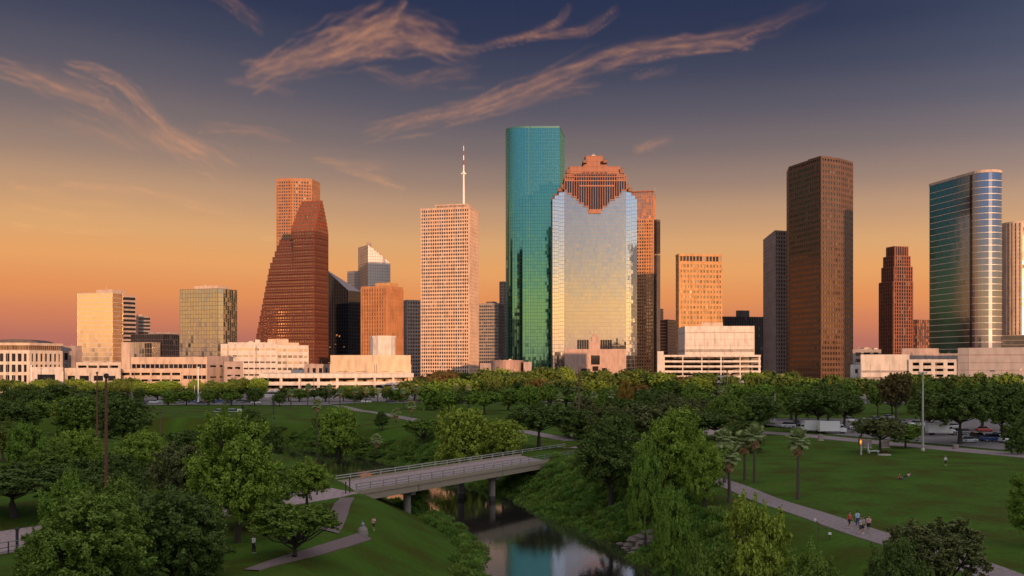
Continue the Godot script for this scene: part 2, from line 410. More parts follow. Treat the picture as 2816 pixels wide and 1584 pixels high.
func make_sky() -> ImageTexture:
	var small := Image.create(1024, 512, false, Image.FORMAT_RGBF)
	var veil := FastNoiseLite.new()
	veil.seed = 5
	veil.frequency = 0.055
	veil.fractal_octaves = 4
	for y in 512:
		var el := 90.0 - (y + 0.5) * 180.0 / 512.0
		for x in 1024:
			if el < -1.0:
				small.set_pixel(x, y, Color(0.26, 0.16, 0.13)); continue
			var az := (x + 0.5) * 360.0 / 1024.0
			if az > 180.0: az -= 360.0
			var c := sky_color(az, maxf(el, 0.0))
			if el > 5.0 and (absf(az) > 30.0 or el > 24.0):
				# the same thin wisps go on around the sky
				var k := smoothstep(0.12, 0.75, veil.get_noise_2d(az * 0.8 + el * 0.6, el * 3.2)) * smoothstep(5.0, 10.0, el) * 0.4
				c = c.lerp(c * 1.1 + Vector3(0.26, 0.13, 0.08), k)
			small.set_pixel(x, y, Color(c.x, c.y, c.z))
	small.resize(4096, 2048, Image.INTERPOLATE_CUBIC)
	# wisps in the eastern sky in full detail
	var w := 660
	var y0 := 780
	var y1 := 985
	var h := y1 - y0
	var dens := PackedFloat32Array()
	dens.resize(w * h)
	var fib := FastNoiseLite.new()
	fib.seed = 21
	fib.frequency = 1.0
	fib.fractal_octaves = 4
	var warp := FastNoiseLite.new()
	warp.seed = 9
	warp.frequency = 0.35
	warp.fractal_octaves = 3
	var per := 360.0 / 4096.0
	var cr := RandomNumberGenerator.new()
	cr.seed = 12
	for s in WISPS:
		var pts: Array = s[0]
		var wid: float = s[1]
		var cv := Curve2D.new()
		for i in pts.size():
			var q := Vector2(pts[i][0], pts[i][1])
			var tan_ := (Vector2(pts[mini(i + 1, pts.size() - 1)][0], pts[mini(i + 1, pts.size() - 1)][1]) - Vector2(pts[maxi(i - 1, 0)][0], pts[maxi(i - 1, 0)][1])) / 6.0
			cv.add_point(q, -tan_, tan_)
		var total := cv.get_baked_length()
		var strands := int(9 + wid * 40.0)
		for st in strands + 3:
			var broad := st >= strands
			var u0 := -0.1 if broad else cr.randf_range(-0.3, 0.7)
			var u1 := 1.1 if broad else u0 + cr.randf_range(0.3, 0.7)
			var o0 := 0.0 if broad else cr.randfn(0.0, wid * 0.42)
			var o1 := cr.randfn(0.0, 0.15) if broad else o0 * cr.randf_range(0.4, 2.0) + cr.randfn(0.0, wid * 0.35)
			var sw := wid * (0.62 if broad else cr.randf_range(0.03, 0.15)) + 0.02
			var amp: float = s[2] * (0.09 if broad else cr.randf_range(0.06, 0.34)) * (1.0 if wid > 0.5 else 1.7)
			var seed_x := cr.randf() * 200.0
			var step := 0.09
			var n := maxi(3, int((minf(u1, 1.0) - maxf(u0, 0.0)) * total / step))
			for i in n:
				var u := lerpf(maxf(u0, 0.0), minf(u1, 1.0), (i + 0.5) / n)
				var f := (u - u0) / (u1 - u0)
				var p := cv.sample_baked(u * total)
				var t2 := (cv.sample_baked(minf(u * total + 0.2, total)) - cv.sample_baked(maxf(u * total - 0.2, 0.0))).normalized()
				var perp := Vector2(-t2.y, t2.x)
				var wave := warp.get_noise_2d(u * total * 0.55 + seed_x, seed_x) * wid * 0.55 + warp.get_noise_2d(u * total * 2.2 + seed_x, seed_x * 3.0) * wid * 0.12
				p += perp * (lerpf(o0, o1, f) + wave)
				var k := amp * smoothstep(0.0, 0.3, f) * smoothstep(1.0, 0.6, f) * smoothstep(-0.03, 0.06, u) * smoothstep(1.03, 0.95, u)
				k *= clampf(0.75 + 1.3 * fib.get_noise_2d(u * total * 0.5 + seed_x, seed_x * 2.0), 0.1, 1.6)
				if k < 0.004: continue
				k *= step / (sw * 2.5) * 1.35
				var w2 := sw * (0.8 + 0.5 * f)
				var rad := int(w2 * 2.2 / per) + 1
				var cx := int(p.x / per + w / 2)
				var cy := int((90.0 - p.y) / per) - y0
				for iy in range(maxi(0, cy - rad), mini(h, cy + rad + 1)):
					for ix in range(maxi(0, cx - rad), mini(w, cx + rad + 1)):
						var dx := (ix - w / 2 + 0.5) * per - p.x
						var dy := 90.0 - (iy + y0 + 0.5) * per - p.y
						dens[iy * w + ix] += k * exp(-(dx * dx + dy * dy) / (w2 * w2 * 0.5))
	for i in dens.size():
		if dens[i] > 0.004:
			var gx := i % w
			var gy := i / w
			var m := 0.86 + 0.34 * fib.get_noise_2d(gx * 0.06, gy * 0.13) + 0.22 * fib.get_noise_2d(gx * 0.25, gy * 0.4)
			dens[i] = 1.0 - exp(-dens[i] * clampf(m, 0.2, 1.5) * 1.7)
	for iy in h:
		var el := 90.0 - (iy + y0 + 0.5) * per
		var tint := Vector3(0.68, 0.31, 0.165).lerp(Vector3(0.92, 0.46, 0.19), smoothstep(13.0, 6.5, el))
		for ix in w:
			var k := dens[iy * w + ix]
			if k < 0.004: continue
			var x := posmod(ix - w / 2, 4096)
			var c := small.get_pixel(x, iy + y0)
			small.set_pixel(x, iy + y0, c.lerp(Color(maxf(tint.x, c.r * 1.22 + 0.06), maxf(tint.y, c.g * 1.18 + 0.03), maxf(tint.z, c.b * 1.05)), k))
	return ImageTexture.create_from_image(small)

func make_air_and_camera() -> void:
	var cam := Camera3D.new()
	cam.name = "camera"
	add_child(cam)
	cam.position = Vector3(0, EYE, 0)
	cam.projection = Camera3D.PROJECTION_FRUSTUM
	cam.near = 1.0
	cam.far = 20000.0
	cam.size = 1584.0 / LENS
	cam.frustum_offset = Vector2(0, (HY - 792.0) / LENS)
	cam.current = true
	var e := Environment.new()
	e.background_mode = Environment.BG_SKY
	e.tonemap_mode = Environment.TONE_MAPPER_LINEAR
	e.tonemap_exposure = 1.0
	e.sdfgi_enabled = true
	e.ssao_enabled = true
	e.ssil_enabled = true
	var sky := Sky.new()
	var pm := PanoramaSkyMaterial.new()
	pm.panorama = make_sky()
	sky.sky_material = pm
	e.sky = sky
	var we := WorldEnvironment.new()
	we.name = "air"
	we.environment = e
	add_child(we)
	var sun := DirectionalLight3D.new()
	sun.name = "sun"
	sun.light_energy = 1.6
	sun.light_color = Color(1.0, 0.52, 0.26).linear_to_srgb()
	sun.light_angular_distance = 0.6
	sun.shadow_enabled = true
	add_child(sun)
	var s := deg_to_rad(SUN_SIDE)
	var up := deg_to_rad(SUN_UP)
	var towards := Vector3(sin(s) * cos(up), sin(up), cos(s) * cos(up))
	sun.look_at_from_position(towards * 100.0, Vector3.ZERO)

# ---------------------------------------------------------------- land and water
# middle line of the river: x, distance, half width
var RIVER := [[14.0, -60.0, 12.0], [12.0, 60.0, 12.0], [8.8, 105.0, 11.4], [7.0, 121.0, 10.3], [5.6, 138.0, 9.0], [2.0, 153.0, 8.3], [-3.0, 169.0, 8.2], [-9.0, 190.0, 9.2], [-19.0, 212.0, 9.2],
	[-31.0, 240.0, 9.6], [-45.0, 261.0, 12.0], [-60.0, 282.0, 13.0], [-76.0, 302.0, 12.0], [-105.0, 320.0, 10.0], [-150.0, 330.0, 9.0], [-260.0, 335.0, 9.0], [-420.0, 330.0, 9.0]]
const BR_A := Vector2(-23.2, 151.0)                   # near left corner of the bridge (x, distance)
const BR_DIR := Vector2(0.5151, 0.8571)
const BR_N := Vector2(-0.8571, 0.5151)
const BR_W := 11.7
const BR_LEN := 88.0
const BR_Y := -0.95

# (distance outside the bank, +1 on the far or right bank and -1 on the near or left one)
func river(x: float, d: float) -> Vector2:
	var best := 1e9
	var side := 1.0
	var p := Vector2(x, d)
	for i in RIVER.size() - 1:
		var a := Vector2(RIVER[i][0], RIVER[i][1])
		var b := Vector2(RIVER[i + 1][0], RIVER[i + 1][1])
		var e := b - a
		var t := clampf((p - a).dot(e) / e.length_squared(), 0, 1)
		var q := p - a - e * t
		var dist: float = q.length() - lerpf(RIVER[i][2], RIVER[i + 1][2], t)
		if dist < best:
			best = dist
			side = 1.0 if e.x * q.y - e.y * q.x < 0.0 else -1.0
	return Vector2(best, side)

func height(x: float, d: float) -> float:
	var r := river(x, d) if d < 420.0 and x < 120.0 else Vector2(200, 1)
	var h := 0.0
	var rough := 1.0
	if d > 430.0: rough = clampf((470.0 - d) / 40.0, 0, 1)
	if x > 66.0 and d > 185.0: rough = minf(rough, clampf((76.0 - x) / 10.0, 0, 1))
	h += bump.get_noise_2d(x, d) * 0.9 * rough
	if r.x < 45.0:
		var wide := 13.0 if r.y > 0.0 else 21.0 + 22.0 * smoothstep(205.0, 235.0, d)
		var e := smoothstep(0.0, wide, r.x)
		h = lerpf(WATER - 0.5, h, e)
		if r.x < 0.0: h = WATER - 0.5 - 1.3 * smoothstep(0.0, -4.0, r.x)
	# the road lies level on its approaches
	var q := Vector2(x, d) - BR_A
	var al := q.dot(BR_DIR)
	var ac := absf(q.dot(BR_N) - BR_W * 0.5)
	if (al < 3.0 or al > BR_LEN - 4.0) and al > -110.0 and al < 190.0:
		var k := smoothstep(17.0, 7.5, ac)
		k *= smoothstep(3.0, -4.0, al) if al < 10.0 else smoothstep(BR_LEN - 4.0, BR_LEN + 3.0, al)
		h = lerpf(h, BR_Y - 0.1, k)
	return h

# where the line of sight through a photograph pixel meets the land
func ground_at(px: float, py: float) -> Vector3:
	var d := 50.0
	while d < 700.0:
		var x := wx(px, d)
		var y := wy(py, d)
		if y <= height(x, d): return Vector3(x, height(x, d), -d)
		d += 0.5
	return Vector3(wx(px, d), 0, -d)

func on_land(x: float, d: float) -> Vector3: return Vector3(x, height(x, d), -d)

func steps(a: float, b: float, s: float) -> Array:
	var out := []
	var v := a
	while v < b - 0.001:
		out.append(v)
		v += s
	return out

func make_ground() -> void:
	var xs: Array = [-9000.0, -3000.0, -1200.0, -700.0, -450.0] + steps(-340, -130, 10) + steps(-130, 60, 2.0) + steps(60, 200, 8) + [200.0, 300.0, 450.0, 700.0, 1200.0, 3000.0, 9000.0]
	var ds: Array = [-9000.0, -2000.0, -400.0, -120.0, -40.0, 0.0, 20.0, 40.0] + steps(50, 345, 2.0) + steps(345, 500, 8) + [500.0, 700.0, 1200.0, 2000.0, 4000.0, 12000.0]
	var mb := MB.new()
	var soil_n := FastNoiseLite.new()
	soil_n.seed = 4
	soil_n.frequency = 0.05
	for d in ds:
		for x in xs:
			mb.v.append(Vector3(x, height(x, d), -d))
			var r := river(x, d) if d < 420.0 and x < 120.0 and x > -420.0 else Vector2(99, 1)
			var k := smoothstep(3.2, 1.0, r.x)
			k = maxf(k, smoothstep(0.22, 0.55, soil_n.get_noise_2d(x, d * 1.6)) * 0.42)
			mb.c.append(Color(1, 1, 1).lerp(Color(1.0, 0.52, 0.72), k))
	var w := xs.size()
	for j in ds.size():
		for i in w:
			var a := mb.v[j * w + maxi(i - 1, 0)]
			var b := mb.v[j * w + mini(i + 1, w - 1)]
			var e := mb.v[maxi(j - 1, 0) * w + i]
			var f := mb.v[mini(j + 1, ds.size() - 1) * w + i]
			mb.n.append((b - a).cross(f - e).normalized())
	for j in ds.size() - 1:
		for i in w - 1:
			var s := j * w + i
			mb.idx.append_array([s, s + w, s + 1, s + 1, s + w, s + w + 1])
	mb.colored = true
	structure("ground", mb, M["grass"])
	# the river
	var wt := MB.new()
	wt.quad(Vector3(-440, WATER, 60), Vector3(45, WATER, 60), Vector3(45, WATER, -350), Vector3(-440, WATER, -350), Vector3.UP)
	structure("river_water", wt, M["water"])

# a paved strip that follows the land, with edges standing in it
func ribbon(called: String, pts: Array, width: float, lift: float, material: Material) -> void:
	var line := []
	for i in pts.size() - 1:
		var a := Vector2(pts[i][0], pts[i][1])
		var b := Vector2(pts[i + 1][0], pts[i + 1][1])
		var m := maxi(1, int(a.distance_to(b) / 2.0))
		for k in m: line.append(a.lerp(b, float(k) / m))
	line.append(Vector2(pts[-1][0], pts[-1][1]))
	for sm in 5:
		for i in range(1, line.size() - 1): line[i] = (line[i - 1] + line[i] * 2.0 + line[i + 1]) * 0.25
	var mb := MB.new()
	var prev: Array = []
	for i in line.size():
		var t: Vector2 = (line[mini(i + 1, line.size() - 1)] - line[maxi(i - 1, 0)]).normalized()
		var nrm := Vector2(-t.y, t.x)
		var row := []
		for k in [-0.5, 0.0, 0.5]:
			var p: Vector2 = line[i] + nrm * width * k
			row.append(Vector3(p.x, height(p.x, p.y) + lift, -p.y))
		if prev.size():
			for k in 2: mb.quad(prev[k], prev[k + 1], row[k + 1], row[k], Vector3.UP)
			for k in [0, 2]:
				var out := Vector3(nrm.x, 0, -nrm.y) * float(k - 1)
				mb.quad(prev[k], row[k], row[k] - Vector3(0, 0.35, 0), prev[k] - Vector3(0, 0.35, 0), out)
		prev = row
	structure(called, mb, material)

func sheet(called: String, poly: Array, y: float, material: Material) -> void:
	var mb := MB.new()
	var p2 := []
	for p in poly: p2.append(Vector2(p[0], -p[1]))
	mb.flat(p2, y)
	structure(called, mb, material)

func br(al: float, ac: float, y: float) -> Vector3:
	var p := BR_A + BR_DIR * al + BR_N * ac
	return Vector3(p.x, y, -p.y)

func make_paving() -> void:
	# road on the bridge's line
	var c := BR_W * 0.5
	var p0 := BR_A + BR_DIR * -100.0 + BR_N * c
	var p1 := BR_A + BR_DIR * -0.3 + BR_N * c
	ribbon("road", [[p0.x, p0.y], [p1.x, p1.y]], BR_W + 1.5, 0.1, M["bridge_deck"])
	p0 = BR_A + BR_DIR * (BR_LEN + 0.3) + BR_N * c
	p1 = BR_A + BR_DIR * 185.0 + BR_N * c
	ribbon("road", [[p0.x, p0.y], [p1.x, p1.y]], BR_W + 1.0, 0.1, M["bridge_deck"])
	# park paths
	ribbon("footpath", [[22, 200], [27, 182], [30.5, 168], [33.5, 148], [35.5, 126], [37.3, 112], [39.4, 98], [41.5, 84], [43, 60]], 4.2, 0.09, M["concrete_path"])
	var a := ground_at(955, 1371)
	var b := ground_at(930, 1425)
	var e := ground_at(905, 1462)
	ribbon("footpath", [[a.x, -a.z], [b.x, -b.z], [e.x, -e.z]], 2.1, 0.09, M["worn_path"])
	a = ground_at(1005, 1476); b = ground_at(930, 1500)
	var f := ground_at(830, 1532)
	e = ground_at(690, 1572)
	ribbon("footpath", [[a.x, -a.z], [b.x, -b.z], [f.x, -f.z], [e.x, -e.z]], 1.6, 0.09, M["worn_path"])
	ribbon("footpath", [[-78, 455], [-70, 430], [-60, 400], [-44, 365], [-30, 330], [-6, 290], [15, 252]], 4.6, 0.09, M["concrete_path"])
	ribbon("footpath", [[-180, 405], [-150, 408], [-110, 410], [-88, 412]], 2.6, 0.08, M["soil"])
	# streets and the paved city
	ribbon("street", [[61, 288], [72, 268], [84, 240], [103, 200], [116, 172], [130, 140]], 8.0, 0.10, M["concrete_path"])
	sheet("parking_lot", [[84, 262], [104, 216], [330, 170], [420, 330], [70, 345]], 0.11, M["street"])
	sheet("city_paving", [[-3000, 505], [3000, 505], [5000, 4000], [-5000, 4000]], 0.06, M["street"])
	sheet("street", [[-420, 468], [-84, 468], [-70, 492], [-70, 506], [-420, 506]], 0.10, M["street"])
	sheet("pavement", [[-420, 460], [-80, 460], [-84, 467], [-420, 467]], 0.14, M["concrete_path"])
	sheet("street", [[-60, 486], [420, 470], [420, 500], [-60, 504]], 0.10, M["street"])
	ribbon("park_road", [[-165, 300], [-142, 297], [-128, 290], [-118, 280], [-112, 262]], 7.0, 0.12, M["asphalt"])

func make_bridge() -> void:
	var t := thing("road_bridge", "long concrete road bridge with metal railings crossing the dark river", "bridge", br(44, BR_W * 0.5, BR_Y - 1.4))
	var m := MB.new()
	for k in 11:    # deck panels with joints
		var a0 := BR_LEN * k / 11.0 + 0.02
		var a1 := BR_LEN * (k + 1) / 11.0 - 0.02
		m = MB.new()
		var pts := [br(a0, 0.45, BR_Y), br(a1, 0.45, BR_Y), br(a1, BR_W - 0.45, BR_Y), br(a0, BR_W - 0.45, BR_Y)]
		m.quad(pts[0], pts[1], pts[2], pts[3], Vector3.UP)
		var lo := []
		for p in pts: lo.append(p - Vector3(0, 0.34, 0))
		for i in 4: m.quad(pts[i], pts[(i + 1) % 4], lo[(i + 1) % 4], lo[i], (pts[i] + pts[(i + 1) % 4]) * 0.5 - br((a0 + a1) * 0.5, BR_W * 0.5, BR_Y))
		m.quad(lo[0], lo[1], lo[2], lo[3], Vector3.DOWN)
		part("deck_slab", m, M["bridge_deck"], t)
	for ac in [0.22, BR_W - 0.22]:
		m = MB.new()
		m.bar(br(0, ac, BR_Y - 0.02), br(BR_LEN, ac, BR_Y - 0.02), 0.44, 0.62)
		part("kerb_beam", m, M["bridge_concrete"], t)
	for ac in [0.35, 4.0, 7.7, BR_W - 0.35]:
		for sp in [[0.2, 15.9], [16.1, 41.9], [42.1, 62.9], [63.1, 78.9], [79.1, 87.8]]:
			m = MB.new()
			m.bar(br(sp[0], ac, BR_Y - 0.86), br(sp[1], ac, BR_Y - 0.86), 0.42, 0.98)
			part("girder", m, M["bridge_concrete"], t)
	for al in [16.0, 42.0, 63.0, 79.0]:
		m = MB.new()
		m.bar(br(al, 1.2, BR_Y - 1.72), br(al, BR_W - 1.2, BR_Y - 1.72), 1.3, 0.72)
		part("cap_beam", m, M["pier_concrete"], t)
		for ac in [2.5, 9.4]:
			var p := br(al, ac, 0)
			var bottom := minf(height(p.x, -p.z), WATER) - 0.6 if al < 60.0 else height(p.x, -p.z) - 0.5
			var r := 0.62 if al < 60.0 else 0.42
			m = MB.new()
			m.lathe(p, [[r, maxf(bottom, WATER + 0.9) if al < 60.0 else bottom], [r, BR_Y - 2.1]], 18)
			var col := part("pier", m, M["pier_concrete"], t)
			if al < 60.0:
				m = MB.new()
				m.lathe(p, [[r + 0.02, bottom], [r + 0.02, WATER + 0.75], [r, WATER + 0.9]], 18)
				part("wet_band", m, M["wet_concrete"], col)
	for al in [-0.5, BR_LEN + 0.5]:
		m = MB.new()
		m.bar(br(al, -0.3, BR_Y - 1.6), br(al, BR_W + 0.3, BR_Y - 1.6), 1.0, 2.9)
		part("abutment", m, M["bridge_concrete"], t)
	# railings
	for side in [0, 1]:
		var ac: float = 0.22 if side == 0 else BR_W - 0.22
		var rail_mat: Material = M["rail_metal"] if side == 0 else M["pale_metal"]
		var y0 := BR_Y + 0.29
		var post := MB.new()
		if side == 0: post.box(Vector3(0, 0.5, 0), Vector3(0.12, 1.0, 0.12))
		else: post.box(Vector3(0, 0.38, 0), Vector3(0.17, 0.76, 0.17))
		var pm := post.mesh()
		var step := 3.2 if side == 0 else 4.0
		var count := int((BR_LEN - 1.0) / step)
		for k in count + 1:
			put("railing_post", pm, rail_mat, t, br(0.5 + k * step, ac, y0) - O)
		for y in ([1.02, 0.55, 0.2] if side == 0 else [0.80, 0.40]):
			m = MB.new()
			var hh := 0.085 if side == 0 else 0.13
			m.bar(br(0.3, ac, y0 + y), br(BR_LEN - 0.3, ac, y0 + y), 0.08 if side == 0 else 0.14, hh)
			part("rail", m, rail_mat, t)
	# the two dark posts at the near end of the railing
	for k in 2:
		var p := br(-1.2 - k * 0.9, 0.1, BR_Y - 0.3)
		var g := thing("bollard_post", ["taller dark steel post at the near left end of the bridge railing", "shorter dark steel post beside the bridge railing's left end"][k], "post", p)
		m = MB.new()
		m.box(p + Vector3(0, 1.3 - k * 0.3, 0), Vector3(0.16, 2.6 - k * 0.6, 0.16))
		part("shaft", m, M["dark_metal"], g)
		m = MB.new()
		m.soft_box(p + Vector3(0, 2.7 - k * 0.6, 0), Vector3(0.24, 0.16, 0.24), 0.05)
		part("cap", m, M["dark_metal"], g)
	# railing along the road at the far left edge of the view
	var e := thing("road_railing", "dark metal railing beside the road at the left edge", "railing", br(-58, 0, BR_Y))
	for k in 12:
		m = MB.new()
		m.box(br(-46.0 - k * 2.4, -1.2, BR_Y + 0.6), Vector3(0.1, 1.2, 0.1))
		part("railing_post", m, M["dark_metal"], e)
	for y in [1.15, 0.62, 0.2]:
		m = MB.new()
		m.bar(br(-45.8, -1.2, BR_Y + y), br(-73.0, -1.2, BR_Y + y), 0.06, 0.08)
		part("rail", m, M["rail_metal"], e)

# ---------------------------------------------------------------- buildings: kit
func area_sign(poly: Array) -> float:
	var s := 0.0
	for i in poly.size():
		var p: Vector2 = poly[i]
		var q: Vector2 = poly[(i + 1) % poly.size()]
		s += p.x * q.y - q.x * p.y
	return 1.0 if s > 0.0 else -1.0

func outward(poly: Array, d: float) -> Array:
	var s := area_sign(poly)
	var out := []
	var n := poly.size()
	for i in n:
		var p: Vector2 = poly[i]
		var a: Vector2 = (p - poly[(i + n - 1) % n]).normalized()
		var b: Vector2 = (poly[(i + 1) % n] - p).normalized()
		var na := Vector2(a.y, -a.x) * s
		var nb := Vector2(b.y, -b.x) * s
		var m := (na + nb).normalized()
		out.append(p + m * d / maxf(m.dot(na), 0.35))
	return out

func middle(poly: Array) -> Vector2:
	var c := Vector2.ZERO
	for p in poly: c += p
	return c / poly.size()

# corners of an oblong block from three photograph columns: its left, nearest and right corner
func block(l: float, m: float, r: float, d: float, turn: float) -> Array:
	var th := deg_to_rad(turn)
	var tl := (l - CX) / LENS
	var tm := (m - CX) / LENS
	var tr := (r - CX) / LENS
	var x := tm * d
	var a := (x - tl * d) / (cos(th) + tl * sin(th))
	var b := (tr * d - x) / (sin(th) - tr * cos(th))
	if b < 6.0 or b > 75.0: b = clampf(absf(b), 6.0, 60.0)
	if a < 6.0 or a > 110.0: a = clampf(absf(a), 6.0, 60.0)
	var pm := Vector2(x, -d)
	var pl := pm + Vector2(-cos(th), -sin(th)) * a
	var pr := pm + Vector2(sin(th), -cos(th)) * b
	return [pm, pr, pl + pr - pm, pl]

# shrink an oblong [near, right, far, left]: fractions along left (u) and back (v)
func sub(poly: Array, u0: float, u1: float, v0: float, v1: float) -> Array:
	var o: Vector2 = poly[0]
	var eu: Vector2 = poly[3] - o
	var ev: Vector2 = poly[1] - o
	return [o + eu * u0 + ev * v0, o + eu * u0 + ev * v1, o + eu * u1 + ev * v1, o + eu * u1 + ev * v0]

func faces_us(p: Vector2, q: Vector2, s: float) -> bool:
	var e := q - p
	var o := Vector2(e.y, -e.x) * s
	return o.dot(-(p + q) * 0.5) > -0.05 * o.length() * ((p + q) * 0.5).length()

# parking levels open to the front: slabs and beams under the ceiling
func open_decks(t: Node3D, poly: Array, y0: float, floors: int, fh: float, s: float) -> void:
	var ins := outward(poly, -0.15)
	for f in floors + 1:
		var y := y0 + f * fh
		var m := MB.new()
		m.flat(ins, y + 0.12)
		m.flat(ins, y - 0.22, -1.0)
		part("deck_slab", m, M["deck_concrete"], t)
	for k in 1:
		var inner := outward(poly, -7.0)
		var beams := MB.new()
		for i in poly.size():
			if not faces_us(poly[i], poly[(i + 1) % poly.size()], s): continue
			var a: Vector2 = inner[i]
			var b: Vector2 = inner[(i + 1) % poly.size()]
			if (b - a).dot(poly[(i + 1) % poly.size()] - poly[i]) <= 0.0: continue
			for f in floors:
				var y := y0 + f * fh
				beams.bar(Vector3(a.x, y + fh - 0.75, a.y), Vector3(b.x, y + fh - 0.75, b.y), 0.4, 1.0)
		if beams.v.size(): part("ceiling_beams", beams, M["deck_concrete"], t, true)

# o: fh floor height, sp band height, out how far bands stand proud, bay pier spacing, pw pier width, po pier depth, glass, wall, tilt, skip_top
func facade(t: Node3D, poly: Array, y0: float, y1: float, o: Dictionary) -> void:
	var s := area_sign(poly)
	var fh: float = o.get("fh", 3.9)
	var bay: float = o.get("bay", 3.0)
	var floors := maxi(1, int(round((y1 - y0) / fh)))
	fh = (y1 - y0) / floors
	var tilt: float = o.get("tilt", 0.006)
	var hollow: bool = o.get("glass", "") == "open"
	if hollow: open_decks(t, poly, y0, floors, fh, s)
	var glass: Material = M[o.get("glass", "glass_dark")] if not hollow else M["deck_concrete"]
	var wall: Material = M[o.get("wall", "tan_stone")]
	var pb: float = o.get("pane", bay)
	var g := MB.new()
	var shades := MB.new()
	var drawn: float = o.get("blinds", 0.06 if float(o.get("pw", 0.0)) > 0.5 and String(o.get("glass", "glass_dark")).begins_with("glass") else 0.0)
	for i in poly.size():
		var p: Vector2 = poly[i]
		var q: Vector2 = poly[(i + 1) % poly.size()]
		if hollow and faces_us(p, q, s): continue
		var ln := p.distance_to(q)
		var dir := (q - p) / maxf(ln, 0.001)
		var nn := Vector2(dir.y, -dir.x) * s
		var n3 := Vector3(nn.x, 0, nn.y)
		if not faces_us(p, q, s) or ln < 0.6:
			g.quad(Vector3(p.x, y0, p.y), Vector3(q.x, y0, q.y), Vector3(q.x, y1, q.y), Vector3(p.x, y1, p.y), n3)
			continue
		var m := maxi(1, int(round(ln / pb)))
		for f in floors:
			var a := y0 + f * fh
			var b := a + fh
			for k in m:
				var u := p + dir * (ln * k / m)
				var w := p + dir * (ln * (k + 1) / m)
				var tx := rng.randfn(0.0, tilt) * 0.5 * ln / m
				var ty := rng.randfn(0.0, tilt) * 0.5 * fh
				var into := shades if drawn > 0.0 and rng.randf() < drawn else g
				into.quad(Vector3(u.x, a, u.y) + n3 * (-tx - ty - 0.03), Vector3(w.x, a, w.y) + n3 * (tx - ty - 0.03), Vector3(w.x, b, w.y) + n3 * (tx + ty - 0.03), Vector3(u.x, b, u.y) + n3 * (-tx + ty - 0.03), n3)
	if hollow: part("rear_wall", g, glass, t)
	else: part("glazing", g, glass, t, true)
	if shades.v.size(): part("window_blinds", shades, M["blind"], t, true)
	var sp: float = o.get("sp", 1.6)
	var out: float = o.get("out", 0.4)
	if sp > 0.0:
		var op := outward(poly, out)
		var band := MB.new()
		var inn := outward(poly, -0.2)
		for i in poly.size():
			var j := (i + 1) % poly.size()
			var e: Vector2 = op[j] - op[i]
			var n3 := Vector3(e.y * s, 0, -e.x * s)
			var a := Vector3(op[i].x, 0, op[i].y)
			var b := Vector3(op[j].x, 0, op[j].y)
			var c := Vector3(inn[i].x, 0, inn[i].y)
			var d := Vector3(inn[j].x, 0, inn[j].y)
			var up := Vector3(0, sp, 0)
			band.quad(a, b, b + up, a + up, n3)
			band.quad(a + up, b + up, d + up, c + up, Vector3.UP)
			band.quad(a, b, d, c, Vector3.DOWN)
		var bm := band.mesh(Vector3(O.x, 0, O.z))
		var every: int = o.get("every", 1)
		for f in range(0, floors + 1, every):
			var y := y0 + f * fh - sp * 0.5
			if f == 0: y = y0
			if f == floors:
				if o.get("skip_top", false): continue
				y = y1 - sp * 0.5 + 0.3
			put("spandrel", bm, M[o.get("band", o.get("wall", "tan_stone"))], t, Vector3(0, y - O.y, 0))
	var pw: float = o.get("pw", 0.0)
	if pw > 0.0:
		var po: float = o.get("po", out + 0.06)
		var pm := MB.new()
		for i in poly.size():
			var p: Vector2 = poly[i]
			var q: Vector2 = poly[(i + 1) % poly.size()]
			if not faces_us(p, q, s): continue
			var ln := p.distance_to(q)
			if ln < 1.5: continue
			var m := maxi(1, int(round(ln / bay)))
			var dir := (q - p) / ln
			var nn := Vector2(dir.y, -dir.x) * s
			var n3 := Vector3(nn.x, 0, nn.y)
			var d3 := Vector3(dir.x, 0, dir.y)
			for k in m + 1:
				var u := p + dir * clampf(ln * k / m, pw * 0.4, ln - pw * 0.4)
				var a := Vector3(u.x, y0, u.y) - d3 * pw * 0.5
				var b := Vector3(u.x, y0, u.y) + d3 * pw * 0.5
				var h := Vector3(0, y1 - y0, 0)
				pm.quad(a + n3 * po, b + n3 * po, b + n3 * po + h, a + n3 * po + h, n3)
				pm.quad(a - n3 * 0.1, a + n3 * po, a + n3 * po + h, a - n3 * 0.1 + h, -d3)
				pm.quad(b - n3 * 0.1, b + n3 * po, b + n3 * po + h, b - n3 * 0.1 + h, d3)
				pm.quad(a + n3 * po + h, b + n3 * po + h, b + h, a + h, Vector3.UP)
		part("pier_grid", pm, wall, t, true)
	if not o.get("open", false):
		var r := MB.new()
		r.flat(poly, y1 - 0.05)
		part("roof", r, M[o.get("roof", "roofing")], t)

func tower(called: String, label: String, poly: Array, y1: float, o: Dictionary, group := "towers of the skyline", y0 := 0.0) -> Node3D:
	var c := middle(poly)
	var t := thing(called, label, "building", Vector3(c.x, y0, c.y), group)
	facade(t, poly, y0, y1, o)
	if o.has("cap"):   # plain attic band closing the top
		solid(t, "parapet", outward(poly, o.get("out", 0.4) + 0.1), y1, y1 + float(o["cap"]), o.get("wall", "tan_stone"))
	return t

# plain walls with a lid
func solid(t: Node3D, called: String, poly: Array, y0: float, y1: float, material: String, under := false) -> MeshInstance3D:
	var m := MB.new()
	m.walls(poly, y0, y1, area_sign(poly))
	m.flat(poly, y1)
	if under: m.flat(poly, y0, -1.0)
	return part(called, m, M[material], t)

